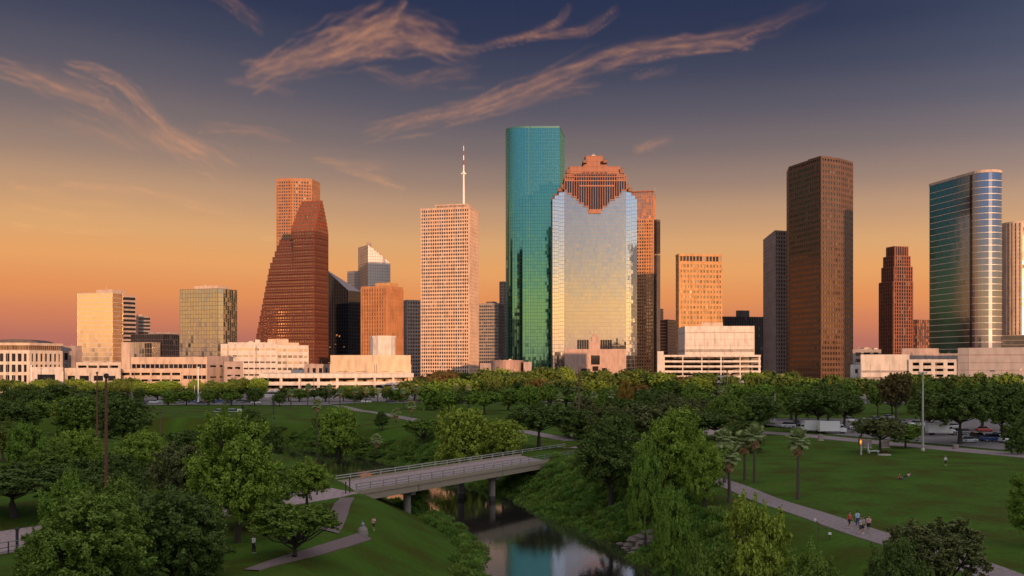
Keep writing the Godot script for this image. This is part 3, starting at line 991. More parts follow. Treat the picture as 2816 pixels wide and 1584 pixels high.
func roof_gear(t: Node3D, poly: Array, y: float, n: int, size: float) -> void:
	var c := middle(poly)
	for k in n:
		var p: Vector2 = c.lerp(poly[rng.randi() % poly.size()], rng.randf_range(0.1, 0.65))
		var s := Vector3(rng.randf_range(0.5, 1.3), rng.randf_range(0.4, 1.0), rng.randf_range(0.5, 1.3)) * size
		var m := MB.new()
		m.soft_box(Vector3(p.x, y + s.y * 0.5, p.y), s, 0.15)
		part("roof_unit", m, M["grey_stone" if k % 2 else "pale_concrete"], t)

func spike(t: Node3D, called: String, p: Vector3, h: float, r: float, material := "pale_metal") -> void:
	var m := MB.new()
	m.tube([p, p + Vector3(0, h, 0)], [r, r * 0.5], 5)
	part(called, m, M[material], t)

# walls whose top slants: heights given per corner
func slanted(t: Node3D, poly: Array, y0: float, tops: Array, glass: String, roof: String, fh: float, bay: float, band := "") -> void:
	var s := area_sign(poly)
	var g := MB.new()
	var lines := MB.new()
	for i in poly.size():
		var j := (i + 1) % poly.size()
		var p: Vector2 = poly[i]
		var q: Vector2 = poly[j]
		var ln := p.distance_to(q)
		var m := maxi(1, int(round(ln / bay)))
		var e := q - p
		var n3 := Vector3(e.y * s, 0, -e.x * s).normalized()
		for k in m:
			var u := p + e * (float(k) / m)
			var w := p + e * (float(k + 1) / m)
			var hu := lerpf(tops[i], tops[j], float(k) / m)
			var hw := lerpf(tops[i], tops[j], float(k + 1) / m)
			var y := y0
			while y < maxf(hu, hw):
				var ju := rng.randfn(0.0, 0.006)
				var a := Vector3(u.x, minf(y, hu), u.y)
				var b := Vector3(w.x, minf(y, hw), w.y)
				g.quad(a + n3 * ju, b - n3 * ju, Vector3(w.x, minf(y + fh, hw), w.y) - n3 * ju, Vector3(u.x, minf(y + fh, hu), u.y) + n3 * ju, n3)
				if band != "" and y > y0: lines.bar(a + n3 * 0.1, b + n3 * 0.1, 0.25, 0.35)
				y += fh
			if band != "": lines.bar(Vector3(u.x, y0, u.y) + n3 * 0.1, Vector3(u.x, hu, u.y) + n3 * 0.1, 0.25, 0.25)
	part("glazing", g, M[glass], t, true)
	if band != "": part("mullions", lines, M[band], t, true)
	var r := MB.new()
	var p3 := []
	for i in poly.size(): p3.append(Vector3(poly[i].x, tops[i], poly[i].y))
	for i in range(1, poly.size() - 1): r.tri(p3[0], p3[i], p3[i + 1], Vector3.UP)
	part("roof", r, M[roof], t)

# rows of separate windows set in the wall between two corners: frame proud, pane recessed
func windows(t: Node3D, p: Vector2, q: Vector2, ys: Array, wh: float, xs: Array, ww: float, wall_n: float, glass := "glass_dark", frame := "") -> void:
	var e := (q - p).normalized()
	var n3 := Vector3(-e.y, 0, e.x) * wall_n
	var d3 := Vector3(e.x, 0, e.y)
	var pane := MB.new()
	var b := Basis(d3, Vector3.UP, n3)
	pane.box(Vector3.ZERO, Vector3(ww, wh, 0.1), b)
	var pm := pane.mesh()
	for y in ys:
		for x in xs:
			var c: Vector2 = p + e * float(x)
			put("window", pm, M[glass], t, Vector3(c.x, y, c.y) + n3 * 0.03 - O)

# ---------------------------------------------------------------- the skyline
func make_towers() -> void:
	var d := 0.0
	var t: Node3D
	var b := []
	var m := MB.new()
	# white-gold glass office at the far left
	d = 1000.0
	b = block(213, 309, 338, d, 14)
	t = tower("glass_office", "pale gold mirror glass office block at far left with stepped corner", sub(b, 0.0, 1.0, 0.0, 1.0), wy(806, d), {"fh": 4.4, "bay": 3.2, "pane": 3.2, "sp": 0.4, "out": 0.1, "glass": "glass_gold", "wall": "white_panel", "tilt": 0.004})
	var side := [b[1], b[1] + (b[1] - b[0]).normalized() * 16.0 + (b[0] - b[3]).normalized() * 2.0, b[2] + (b[1] - b[0]).normalized() * 16.0, b[2]]
	side = block(300, 337, 372, d + 22, 40)
	facade(t, side, 0, wy(811, d), {"fh": 4.4, "sp": 1.9, "out": 0.5, "bay": 6.0, "glass": "glass_dark", "wall": "mauve_stone"})
	solid(t, "penthouse", block(265, 308, 343, d + 18, 20), wy(808, d), wy(792, d), "sand_stone")
	spike(t, "antenna", Vector3(wx(292, d + 20), wy(792, d), -d - 20), 4, 0.15)
	d = 1250.0
	b = block(366, 380, 413, d, 60)
	t = tower("office_block", "small dark banded office block behind the pale gold glass block", b, wy(872, d), {"fh": 4.2, "sp": 1.7, "out": 0.4, "bay": 6, "glass": "glass_black", "wall": "grey_stone"})
	solid(t, "penthouse", sub(b, 0.2, 0.6, 0.1, 0.45), wy(872, d), wy(864, d), "mauve_stone")
	# dark glass low-rise
	d = 850.0
	b = block(360, 448, 493, d, 22)
	t = tower("dark_glass_office", "low dark glass office between the two left glass towers", b, wy(919, d), {"fh": 4.4, "bay": 2.4, "sp": 0.35, "out": 0.1, "glass": "glass_black", "wall": "dark_stone", "pw": 0.16})
	facade(t, block(334, 418, 440, d - 25, 16), 0, wy(944, d), {"fh": 4.4, "bay": 2.4, "sp": 0.3, "out": 0.1, "pw": 0.14, "glass": "glass_blue", "wall": "grey_stone"})
	solid(t, "stair_tower", block(334, 357, 361, d - 40, 12), 0, wy(941, d - 40), "sand_stone")
	solid(t, "penthouse", block(408, 470, 488, d + 12, 24), wy(919, d), wy(912, d), "mauve_stone")
	# glass tower
	d = 950.0
	b = block(495, 606, 652, d, 20)
	var cut := [b[0].lerp(b[3], 0.06), b[0].lerp(b[1], 0.18), b[1], b[2], b[3]]
	t = tower("glass_tower", "square blue gold glass tower with mullion grid and pink penthouse", cut, wy(794, d), {"fh": 3.9, "bay": 3.0, "sp": 0.3, "out": 0.14, "pw": 0.24, "po": 0.2, "glass": "glass_blue", "wall": "mullion", "band": "mullion", "tilt": 0.008})
	solid(t, "penthouse", sub(b, 0.12, 0.7, 0.1, 0.85), wy(794, d), wy(784, d), "sand_stone")
	roof_gear(t, sub(b, 0.15, 0.65, 0.2, 0.8), wy(784, d), 5, 1.4)
	# octagonal tower behind the mahogany one
	d = 1320.0
	b = [at(761, d + 4), at(805, d), at(857, d + 6), at(879, d + 34), at(870, d + 70), at(790, d + 72), at(764, d + 40)]
	t = tower("tan_tower", "tan tower with square windows rising behind the stepped mahogany tower", b, wy(497, d), {"fh": 4.1, "sp": 2.0, "out": 0.5, "bay": 3.3, "pw": 1.5, "glass": "glass_dark", "wall": "orange_tan", "cap": 3.5})
	roof_gear(t, b, wy(497, d) + 3.5, 6, 2.0)
	mahogany()
	# black tower with slanted roof
	d = 1170.0
	b = block(872, 958, 993, d, 24)
	var cc := middle(b)
	t = thing("black_tower", "black glass tower with steep slanted roof beside the mahogany tower", "building", Vector3(cc.x, 0, cc.y), "towers of the skyline")
	slanted(t, b, 0, [wy(799, d), wy(803, d + 30), wy(752, d + 60), wy(722, d + 30)], "glass_black", "slate_roof", 3.9, 3.2, "black_frame")
	for k in 9:
		var lit := MB.new()
		var u := rng.randf_range(0.05, 0.62)
		var p: Vector2 = b[0].lerp(b[3], u)
		var e: Vector2 = (b[3] - b[0]).normalized()
		var n3 := Vector3(-e.y, 0, e.x)
		if n3.z < 0.0: n3 = -n3
		lit.box(Vector3(p.x, rng.randf_range(18, 80), p.y) + n3 * 0.15, Vector3(1.6, 0.6, 0.05), Basis(Vector3(e.x, 0, e.y), Vector3.UP, n3))
		part("lit_window", lit, M["lit_window"], t)
	# grey glass towers behind
	d = 1400.0
	b = block(985, 1012, 1073, d, 68)
	cc = middle(b)
	t = thing("grey_glass_tower", "pale grey glass tower with sloping curved top behind the ribbed tower", "building", Vector3(cc.x, 0, cc.y), "towers of the skyline")
	var crv := [b[0], b[0].lerp(b[1], 0.33), b[0].lerp(b[1], 0.66), b[1], b[2], b[3]]
	slanted(t, crv, 0, [wy(674, d), wy(686, d), wy(703, d), wy(722, d + 10), wy(722, d + 10), wy(668, d)], "glass_grey", "roofing", 4.0, 3.6, "grey_stone")
	m = MB.new()
	m.soft_box(Vector3(wx(1014, d + 10), wy(670, d), -d - 10), Vector3(6, 5, 6), 0.6)
	part("roof_unit", m, M["grey_stone"], t)
	t = tower("grey_office", "narrow grey glass block between black tower and sloped grey tower", block(955, 975, 992, d + 60, 40), wy(746, d + 60), {"fh": 4, "bay": 3, "sp": 0.6, "out": 0.1, "glass": "glass_grey", "wall": "grey_stone"})
	# ribbed orange tower
	d = 1000.0
	b = block(994, 1064, 1107, d, 28)
	t = tower("ribbed_tower", "orange tower of close vertical ribs with a round penthouse", b, wy(792, d), {"fh": 3.9, "sp": 1.2, "out": 0.25, "bay": 3.0, "pw": 1.35, "po": 1.1, "glass": "glass_bronze", "wall": "orange_stone", "cap": 2.4})
	solid(t, "penthouse", sub(b, 0.02, 0.55, 0.15, 0.75), wy(792, d) + 2.4, wy(776, d), "ochre_stone")
	# fluted white drum
	d = 800.0
	var fl := []
	for k in 24:
		var a := TAU * k / 24.0
		var r := 10.2 if k % 2 else 9.7
		fl.append(Vector2(wx(1049, d) + cos(a) * r, -d - 10 + sin(a) * r))
	cc = middle(fl)
	t = thing("fluted_drum", "white fluted drum building in front of the ribbed orange tower", "building", Vector3(cc.x, 0, cc.y))
	solid(t, "wall", fl, 0, wy(930, d), "white_panel")
	solid(t, "cornice", outward(fl, 0.35), wy(930, d), wy(923, d), "white_stone", true)
	# gridded dark block
	d = 1200.0
	t = tower("gridded_office", "dark gridded office block left of the tan tower with the mast", block(1102, 1120, 1162, d, 66), wy(828, d), {"fh": 4.2, "sp": 1.9, "out": 0.5, "bay": 3.0, "pw": 1.1, "glass": "glass_black", "wall": "mauve_stone", "cap": 1.5})
	# tan tower with mast
	d = 1000.0
	b = block(1158, 1290, 1315, d, 15)
	t = tower("mast_tower", "tall tan tower with hundreds of small square windows and a mast", b, wy(573, d), {"fh": 3.6, "sp": 1.5, "out": 0.5, "bay": 2.4, "pw": 0.9, "glass": "glass_dark", "wall": "tan_stone", "cap": 1.6, "tilt": 0.012})
	facade(t, sub(b, 0.08, 0.74, 0.2, 0.8), wy(573, d) + 1.6, wy(559, d), {"fh": 4, "sp": 0.8, "bay": 1.4, "pw": 0.6, "glass": "glass_black", "wall": "tan_stone"})
	mast(t, Vector3(wx(1275, d + 12), wy(570, d), -d - 12), wy(388, d + 12))
	# grey pair between the mast tower and the teal tower
	d = 1250.0
	b = block(1312, 1370, 1386, d, 14)
	t = tower("grey_banded_office", "brown grey office block left of the teal tower", b, wy(838, d), {"fh": 4.0, "sp": 1.9, "out": 0.3, "bay": 2.6, "pw": 0.8, "glass": "glass_black", "wall": "grey_stone", "cap": 2})
	solid(t, "penthouse", sub(b, 0.25, 0.62, 0.2, 0.7), wy(838, d) + 2, wy(828, d), "dark_stone")
	t = tower("slim_brown_tower", "slim brown tower just showing left of the teal tower", block(1374, 1384, 1400, d + 80, 40), wy(776, d + 80), {"fh": 4.0, "sp": 1.6, "bay": 3, "pw": 0.8, "glass": "glass_black", "wall": "mauve_stone"})
	teal()
	heritage()
	# orange gridded tower behind the silver one
	d = 1260.0
	b = block(1718, 1797, 1806, d, 10)
	t = tower("coral_tower", "orange red gridded tower right behind the silver stepped tower", b, wy(604, d), {"fh": 4.2, "sp": 1.9, "out": 0.45, "bay": 3.0, "pw": 1.35, "glass": "glass_dark", "wall": "orange_stone"})
	facade(t, sub(b, 0.0, 1.0, 0.02, 0.98), wy(604, d) + 1.3, wy(527, d), {"fh": 4.2, "sp": 0.4, "out": 0.15, "bay": 3.0, "pw": 0.3, "glass": "glass_copper", "wall": "orange_stone", "tilt": 0.02})
	solid(t, "parapet", outward(b, 0.3), wy(527, d), wy(524, d), "red_granite")
	spike(t, "antenna", Vector3(wx(1801, d), wy(524, d), -d), 4, 0.2)
	for k in 6:
		solid(t, "side_bay", block(1802 - k * 0.6, 1806, 1812 - k * 0.7, d + 4, 55), wy(700 - k * 3, d) if k else 0.0, wy(596 + k * 6, d) if k else wy(700, d), "dark_stone")
	# dark blocks right of it
	d = 1320.0
	t = tower("dark_office", "dark stepped office block right of the coral tower", block(1805, 1836, 1861, d, 30), wy(880, d), {"fh": 4, "sp": 0.9, "out": 0.2, "bay": 4, "glass": "glass_black", "wall": "dark_stone"})
	facade(t, block(1803, 1815, 1824, d + 10, 30), wy(880, d), wy(849, d), {"fh": 4, "sp": 0.9, "out": 0.2, "bay": 4, "glass": "glass_black", "wall": "dark_stone"})
	# ochre gridded tower
	d = 1100.0
	b = block(1860, 1868, 1985, d, 81)
	t = tower("ochre_tower", "square ochre tower with a row of tall black openings at top", b, wy(724, d), {"fh": 5.6, "sp": 2.7, "out": 0.6, "bay": 3.7, "pw": 1.5, "glass": "glass_bronze", "wall": "ochre_stone", "tilt": 0.014})
	facade(t, b, wy(724, d) + 1.6, wy(704, d), {"fh": 20, "sp": 0.9, "out": 0.6, "bay": 3.7, "pw": 0.9, "po": 0.7, "glass": "glass_black", "wall": "ochre_stone", "skip_top": true})
	solid(t, "parapet", outward(b, 0.75), wy(704, d), wy(698, d), "ochre_stone", true)
	m = MB.new()
	m.tube([Vector3(wx(1922, d + 20), wy(698, d), -d - 20), Vector3(wx(1922, d + 20), wy(693, d), -d - 20)], [0.2, 0.2], 5)
	m.bar(Vector3(wx(1914, d + 20), wy(694, d), -d - 20), Vector3(wx(1932, d + 20), wy(694.5, d), -d - 20), 0.4, 0.4)
	part("roof_crane", m, M["pale_metal"], t)
	# dark ribbed block
	d = 1220.0
	b = block(1984, 1992, 2104, d, 78)
	t = tower("dark_ribbed_office", "low dark ribbed office block with a raised core right of ochre tower", b, wy(871, d), {"fh": 4, "sp": 0.3, "out": 0.1, "bay": 2.2, "pw": 0.9, "po": 0.5, "glass": "glass_black", "wall": "dark_stone"})
	solid(t, "penthouse", sub(b, 0.1, 0.8, 0.34, 0.62), wy(871, d), wy(853, d), "dark_stone")
	# grey tower left of the brown one
	d = 1120.0
	b = [at(2100, d * 1.075), at(2132, d), at(2180, d + 8), at(2180, d + 60), at(2110, d + 90)]
	t = tower("mauve_tower", "grey mauve tower with black window grid left of the brown tower", b, wy(637, d), {"fh": 4.3, "sp": 1.5, "out": 0.5, "bay": 3.1, "pw": 1.3, "glass": "glass_black", "wall": "mauve_stone", "cap": 1.5})
	brown()
	setback()
	d = 1330.0
	t = tower("small_gold_office", "small gold reflecting office between setback tower and round glass tower", block(2506, 2522, 2556, d, 62), wy(880, d), {"fh": 4, "sp": 0.5, "bay": 3.5, "pw": 0.5, "glass": "glass_copper", "wall": "dark_stone", "tilt": 0.05})
	round_glass()
	ribbed_round()

func mahogany() -> void:
	var d := 1100.0
	var b := block(702, 866, 902, d, 20)
	var o := {"fh": 3.7, "sp": 1.65, "out": 0.35, "bay": 3.1, "pw": 1.25, "glass": "glass_bronze", "wall": "mahogany"}
	var t := tower("mahogany_tower", "dark red granite tower stepped like a gable with grid of windows", b, wy(935, d), o)
	var a: float = b[0].distance_to(b[3])
	var u_of := func(px: float) -> float:
		var tl: float = (px - CX) / LENS
		var th := deg_to_rad(20)
		return ((866 - CX) / LENS * d - tl * d) / (cos(th) + tl * sin(th)) / a
	# left shoulder climbs in steps
	var n := 17
	for k in n:
		var y0 := lerpf(935, 655, float(k) / n)
		var y1 := lerpf(935, 655, float(k + 1) / n)
		var px := lerpf(704, 757, float(k + 0.5) / n)
		var in_v := 0.0
		if y1 < 725: in_v = (725.0 - y1) / 72.0 * 0.36
		var u1: float = u_of.call(px)
		var um: float = u_of.call(806)
		if in_v > 0.0:
			facade(t, sub(b, um, u1, in_v, 1.0 - in_v), wy(y0, d), wy(y1, d), o)
			facade(t, sub(b, 0.0, um, 0.0, 1.0), wy(y0, d), wy(y1, d), o)
		else:
			facade(t, sub(b, 0.0, u1, 0.0, 1.0), wy(y0, d), wy(y1, d), o)
	facade(t, sub(b, 0.0, u_of.call(802), 0.0, 1.0), wy(655, d), wy(637, d), o)
	n = 9
	for k in n:
		var y0 := lerpf(637, 549, float(k) / n)
		var y1 := lerpf(637, 549, float(k + 1) / n)
		var v := 0.46 * pow(float(k + 0.6) / n, 1.25)
		var u1: float = u_of.call(lerpf(800, 814, float(k) / n))
		facade(t, sub(b, 0.0, u1, v, 1.0 - v), wy(y0, d), wy(y1, d), {"fh": 3.9, "sp": 1.5, "out": 0.35, "bay": 4.6, "pw": 1.7, "glass": "glass_bronze", "wall": "red_granite"})

func mast(t: Node3D, p: Vector3, top: float) -> void:
	var h := top - p.y
	var lat := MB.new()
	lat.tube([p, p + Vector3(0, h * 0.52, 0)], [1.25, 0.85], 8)
	var low := part("mast", lat, M["white_paint"], t)
	var m := MB.new()
	m.bar(p + Vector3(-2.6, h * 0.52, 0), p + Vector3(2.6, h * 0.52, 0), 0.9, 0.9)
	m.bar(p + Vector3(0, h * 0.52, -2.6), p + Vector3(0, h * 0.52, 2.6), 0.9, 0.9)
	m.lathe(p + Vector3(0, h * 0.5, 0), [[0.9, 0], [1.6, 1.2], [1.6, 3.0], [0.7, 4.0]], 10)
	part("collar", m, M["white_paint"], low)
	for k in 6:
		m = MB.new()
		var y0 := h * (0.58 + k * 0.07)
		m.tube([p + Vector3(0, y0, 0), p + Vector3(0, y0 + h * 0.07, 0)], [0.75 - k * 0.09, 0.75 - (k + 1) * 0.09], 6)
		part("mast_section", m, M["red_paint" if k % 2 else "white_paint"], t)
	m = MB.new()
	m.tube([p + Vector3(0, h * 0.52, 0), p + Vector3(0, h * 0.58, 0)], [0.8, 0.75], 6)
	part("mast_section", m, M["white_paint"], t)

func teal() -> void:
	var d := 1200.0
	var top := wy(352, d)
	var xl := wx(1391, d + 26)
	var xm := wx(1456, d)
	var xr := wx(1538, d + 2)
	var poly := []
	for k in 13:      # the round left half
		var a := PI + PI * 0.5 * k / 12.0
		poly.append(Vector2(xm - 1.2 + cos(a) * (xm - 1.2 - xl), -d - 27 + pow(absf(sin(a)), 0.5) * 27.0))
	poly.append(Vector2(xm - 1.2, -d - 2.4))       # the deep upright notch
	poly.append(Vector2(xm + 1.2, -d - 2.4))
	for k in 9:       # the gently bowed right half
		var u := k / 8.0
		poly.append(Vector2(lerpf(xm + 1.2, xr, u), -d - 0.2 + u * 1.2 - u * u * 0.6))
	poly.append(Vector2(xr + 9.0, -d - 52.0))
	poly.append(Vector2(xl + 10.0, -d - 58.0))
	poly.append(Vector2(xl, -d - 50.0))
	var t := tower("teal_tower", "tallest tower, teal mirror glass with a rounded left side", poly, top, {"fh": 4.05, "bay": 2.6, "pane": 2.6, "sp": 0.22, "out": 0.06, "glass": "glass_teal", "wall": "teal_band", "band": "teal_band", "pw": 0.12, "po": 0.09, "tilt": 0.0045})
	solid(t, "parapet", outward(poly, 0.15), top, top + 2.2, "teal_band")
	for k in 9:
		var m := MB.new()
		var p := Vector3(lerpf(xl + 12, xr - 4, k / 8.0), top + 2.2, -d - 24 - rng.randf() * 14)
		m.soft_box(p + Vector3(0, 1.2, 0), Vector3(rng.randf_range(2, 5), 2.4 + rng.randf() * 1.4, 3.5), 0.3)
		part("roof_unit", m, M["dark_stone"], t)
		if k % 2 == 0: spike(t, "antenna", p, 5.0 + rng.randf() * 4.0, 0.2, "red_paint")

func heritage() -> void:
	var d := 1050.0
	var k := d / LENS
	var xl := wx(1552, d)
	var xr := wx(1722, d)
	var gl := {"fh": 3.9, "bay": 2.1, "pane": 2.1, "sp": 0.32, "out": 0.1, "glass": "glass_silver", "wall": "mullion", "band": "mullion", "pw": 0.08, "po": 0.1, "tilt": 0.0035}
	var core := [Vector2(xl, -d), Vector2(xr, -d), Vector2(xr, -d - 50), Vector2(xl, -d - 50)]
	var t := tower("silver_tower", "silver mirror glass tower crowned by a stepped red granite pyramid", core, wy(525, d), gl)
	# the paler glass wings, their tops stepping down outwards
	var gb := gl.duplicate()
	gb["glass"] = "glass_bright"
	for s in [-1.0, 1.0]:
		var e: float = xl if s < 0 else xr
		for w in [[0.0, 15.0, 528], [15.0, 26.0, 536], [26.0, 32.0, 545]]:
			var a: float = e + s * w[0] * k
			var b: float = e + s * w[1] * k
			var z0: float = -d - 1.0 - w[0] * k * 0.42
			var z1: float = -d - 1.0 - w[1] * k * 0.42
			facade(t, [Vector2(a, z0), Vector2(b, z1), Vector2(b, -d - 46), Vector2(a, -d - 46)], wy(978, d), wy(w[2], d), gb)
			var dk := gl.duplicate()
			facade(t, [Vector2(a, z0 - 1), Vector2(b - s * 0.4, z1 - 1), Vector2(b - s * 0.4, -d - 46), Vector2(a, -d - 46)], 0.0, wy(978, d), dk)
			solid(t, "wing_cap", [Vector2(a - s * 0.2, z0 - 2), Vector2(b + s * 0.5, z1 - 2), Vector2(b + s * 0.5, -d - 44), Vector2(a - s * 0.2, -d - 44)], wy(w[2], d) + 0.4, wy(w[2] - 6, d), "red_granite", true)
	# crown tiers: left, right, bottom, top (columns and rows), set back as they rise
	var tiers := [[1552, 1722, 526, 492, 0.0], [1555, 1720, 492, 480, 1.5], [1560, 1713, 480, 470, 3.0], [1567, 1707, 470, 456, 5.0], [1606, 1670, 456, 440, 9.0], [1613, 1661, 440, 423, 12.0]]
	for q in tiers:
		var p := [Vector2(wx(q[0], d), -d - q[4]), Vector2(wx(q[1], d), -d - q[4]), Vector2(wx(q[1], d), -d - 48 + q[4]), Vector2(wx(q[0], d), -d - 48 + q[4])]
		var y0 := wy(q[2], d)
		var y1 := wy(q[3], d)
		solid(t, "crown_tier", p, y0 + (0.3 if q[2] == 526 else 0.0), y1, "red_granite")
		var cop := MB.new()
		for i in 4: cop.bar(Vector3(p[i].x, y1 + 0.2, p[i].y), Vector3(p[(i + 1) % 4].x, y1 + 0.2, p[(i + 1) % 4].y), 0.9, 0.5)
		part("coping", cop, M["red_granite"], t)
	for s in [-1.0, 1.0]:    # little corner blocks
		for q in [[1609, 447, 438, 1638], [1563, 476, 463, 1637], [1549, 520, 505, 1637], [1540, 526, 516, 1637]]:
			var x: float = wx(1637 + s * (1637 - q[0]), d)
			var m := MB.new()
			m.soft_box(Vector3(x, (wy(q[1], d) + wy(q[2], d)) * 0.5, -d - 9), Vector3(4.2, wy(q[2], d) - wy(q[1], d), 16), 0.4)
			part("corner_block", m, M["mahogany"], t)
	# the inverted stepped field of granite fins and dark glass laid on the front
	var cols := []
	for i in 26:
		var px := 1553.0 + i * 6.5
		var off := absf(px + 3.25 - 1637.0) / 85.0
		var low: float = 587.0 - 62.0 * floorf(off * 7.99) / 7.0
		if absf(px + 3.25 - 1637.0) < 16.0: low = 587.0
		cols.append([px, px + 6.5, low])
	var dark := MB.new()
	for q in cols:
		var hi := 481.0
		if absf(q[0] + 3.25 - 1637.0) > 60.0: hi = 497.0
		var y0 := wy(q[2], d)
		var y1 := wy(hi, d)
		dark.box(Vector3((wx(q[0], d) + wx(q[1], d)) * 0.5, (y0 + y1) * 0.5, -d + 0.35), Vector3((q[1] - q[0]) * k, y1 - y0, 0.5))
	part("crown_glazing", dark, M["glass_black"], t, true)
	for i in 27:
		var px := 1553.0 + i * 6.5
		var low := 525.0
		if i > 0: low = maxf(low, cols[i - 1][2])
		if i < 26: low = maxf(low, cols[i][2])
		var m := MB.new()
		var thin := absf(px - 1637.0) < 17.0
		var wdt := 0.5 if thin else (0.75 if i % 2 else 0.6)
		m.box(Vector3(wx(px, d), (wy(low, d) + wy(482, d)) * 0.5, -d + 0.75), Vector3(wdt, wy(482, d) - wy(low, d), 0.7))
		part("fin", m, M["red_granite"], t)
	for q in cols:
		var m := MB.new()
		m.box(Vector3((wx(q[0], d) + wx(q[1], d)) * 0.5, wy(q[2], d) + 0.55, -d + 0.85), Vector3((q[1] - q[0]) * k, 1.1, 0.95))
		part("sill_step", m, M["red_granite"], t)
	for q in [[1553, 1721, 499, 496], [1560, 1714, 488, 485.5], [1592, 1688, 513.5, 509.5], [1575, 1700, 478, 476]]:
		var m := MB.new()
		m.box(Vector3((wx(q[0], d) + wx(q[1], d)) * 0.5, (wy(q[2], d) + wy(q[3], d)) * 0.5, -d + 1.2), Vector3((q[1] - q[0]) * k, wy(q[3], d) - wy(q[2], d), 0.8))
		part("band", m, M["red_granite"], t)
	var foot := MB.new()
	foot.box(Vector3(wx(1636, d), wy(582, d), -d + 1.0), Vector3(32 * k, 12 * k, 1.0))
	part("keystone", foot, M["red_granite"], t)
	for i in 6:
		var m := MB.new()
		m.box(Vector3(wx(1606 + i * 12, d), wy(475, d), -d - 1.35), Vector3(2.6, 1.7, 0.5))
		part("window", m, M["glass_black"], t)
	var m2 := MB.new()
	m2.soft_box(Vector3(wx(1637, d), wy(418, d), -d - 24), Vector3(4, 4, 4), 0.8)
	m2.tube([Vector3(wx(1637, d), wy(417, d), -d - 24), Vector3(wx(1637, d), wy(407, d), -d - 24)], [0.3, 0.1], 5)
	part("finial", m2, M["pale_concrete"], t)
	# pink granite base
	var base := [Vector2(wx(1552, d) + 0.1, -d + 1.6), Vector2(wx(1722, d) - 0.1, -d + 1.6), Vector2(wx(1722, d) - 0.1, -d - 2), Vector2(wx(1552, d) + 0.1, -d - 2)]
	solid(t, "base", base, 0, wy(960, d), "pink_granite")
	for q in [[1620, 1650, 963, 938], [1626, 1648, 938, 926], [1632, 1641, 926, 918]]:
		solid(t, "base_step", [Vector2(wx(q[0], d), -d + 1.5), Vector2(wx(q[1], d), -d + 1.5), Vector2(wx(q[1], d), -d - 1), Vector2(wx(q[0], d), -d - 1)], wy(q[2], d), wy(q[3], d), "pink_granite")
	for i in 10:
		var px := 1590.0 + (i % 5) * 6.4 + (64.0 if i > 4 else 0.0)
		var m := MB.new()
		m.box(Vector3(wx(px, d), wy(948, d), -d + 0.4), Vector3(2.0, 10.2, 0.6))
		part("window", m, M["glass_black"], t)
	for i in 20:       # joints between granite courses
		var m := MB.new()
		m.box(Vector3(0, wy(968 + i * 3.6, d), -d + 1.63) + Vector3((wx(1552, d) + wx(1722, d)) * 0.5, 0, 0), Vector3(170 * k - 0.5, 0.12, 0.08))
		part("course", m, M["mauve_stone"], t)
	for q in [[1637, 990, 9, 9.5], [1637, 1014, 6, 5], [1606, 1020, 6, 5], [1662, 1020, 5, 6]]:
		var m := MB.new()
		m.box(Vector3(wx(q[0], d), wy(q[1], d), -d + 1.7), Vector3(q[2], q[3], 0.4))
		part("window", m, M["glass_dark"], t)
	solid(t, "entrance", [Vector2(wx(1612, d), -d + 9), Vector2(wx(1656, d), -d + 9), Vector2(wx(1656, d), -d + 1.7), Vector2(wx(1612, d), -d + 1.7)], 0, wy(1020, d), "pink_granite")

func brown() -> void:
	var d := 1000.0
	var b := [at(2164, d * 1.085), at(2170, d * 1.054), at(2258, d), at(2311, d * 1.012), at(2345, d * 1.03), at(2345, d * 1.08), at(2255, d * 1.12)]
	var t := tower("brown_tower", "very tall dark brown granite tower with many facets and gold windows", b, wy(447, d), {"fh": 5.4, "sp": 2.6, "out": 0.35, "bay": 3.7, "pw": 1.25, "glass": "glass_bronze", "wall": "brown_granite", "tilt": 0.012})
	facade(t, b, wy(447, d) + 1.6, wy(435, d), {"fh": 12, "sp": 0.6, "out": 0.3, "bay": 3.6, "pw": 1.6, "glass": "glass_black", "wall": "brown_granite", "skip_top": true})
	solid(t, "parapet", outward(b, 0.45), wy(435, d), wy(429, d), "brown_granite", true)
	solid(t, "penthouse", [at(2222, d * 1.03), at(2255, d * 1.012), at(2285, d * 1.015), at(2285, d * 1.06), at(2230, d * 1.07)], wy(430, d), wy(422, d), "mahogany")
	roof_gear(t, [at(2245, d * 1.02), at(2290, d * 1.02), at(2270, d * 1.05)], wy(422, d), 4, 1.6)

func setback() -> void:
	var d := 1200.0
	var t: Node3D
	var tiers := [[2418, 2457, 2510, 0.0, 775], [2425, 2459, 2509, 775, 733], [2430, 2460, 2503, 733, 703], [2438, 2461, 2497, 703, 676]]
	for i in tiers.size():
		var q: Array = tiers[i]
		var b := block(q[0], q[1], q[2], d + i * 3, 74)
		var y0: float = 0.0 if i == 0 else wy(q[3], d)
		var o := {"fh": 4.1, "sp": 1.1, "out": 0.3, "bay": 3.2, "pw": 1.3, "po": 0.8, "glass": "glass_black", "wall": "red_brown"}
		if i == 3: o["fh"] = 9.0
		if i == 0: t = tower("setback_tower", "dark red tower with stepped setbacks and vertical piers right of brown tower", b, wy(q[4], d), o)
		else: facade(t, b, y0 + 0.4, wy(q[4], d), o)
	spike(t, "antenna", Vector3(wx(2462, d + 12), wy(676, d), -d - 12), 14, 0.25)
	roof_gear(t, block(2440, 2462, 2495, d + 10, 74), wy(676, d), 4, 1.6)

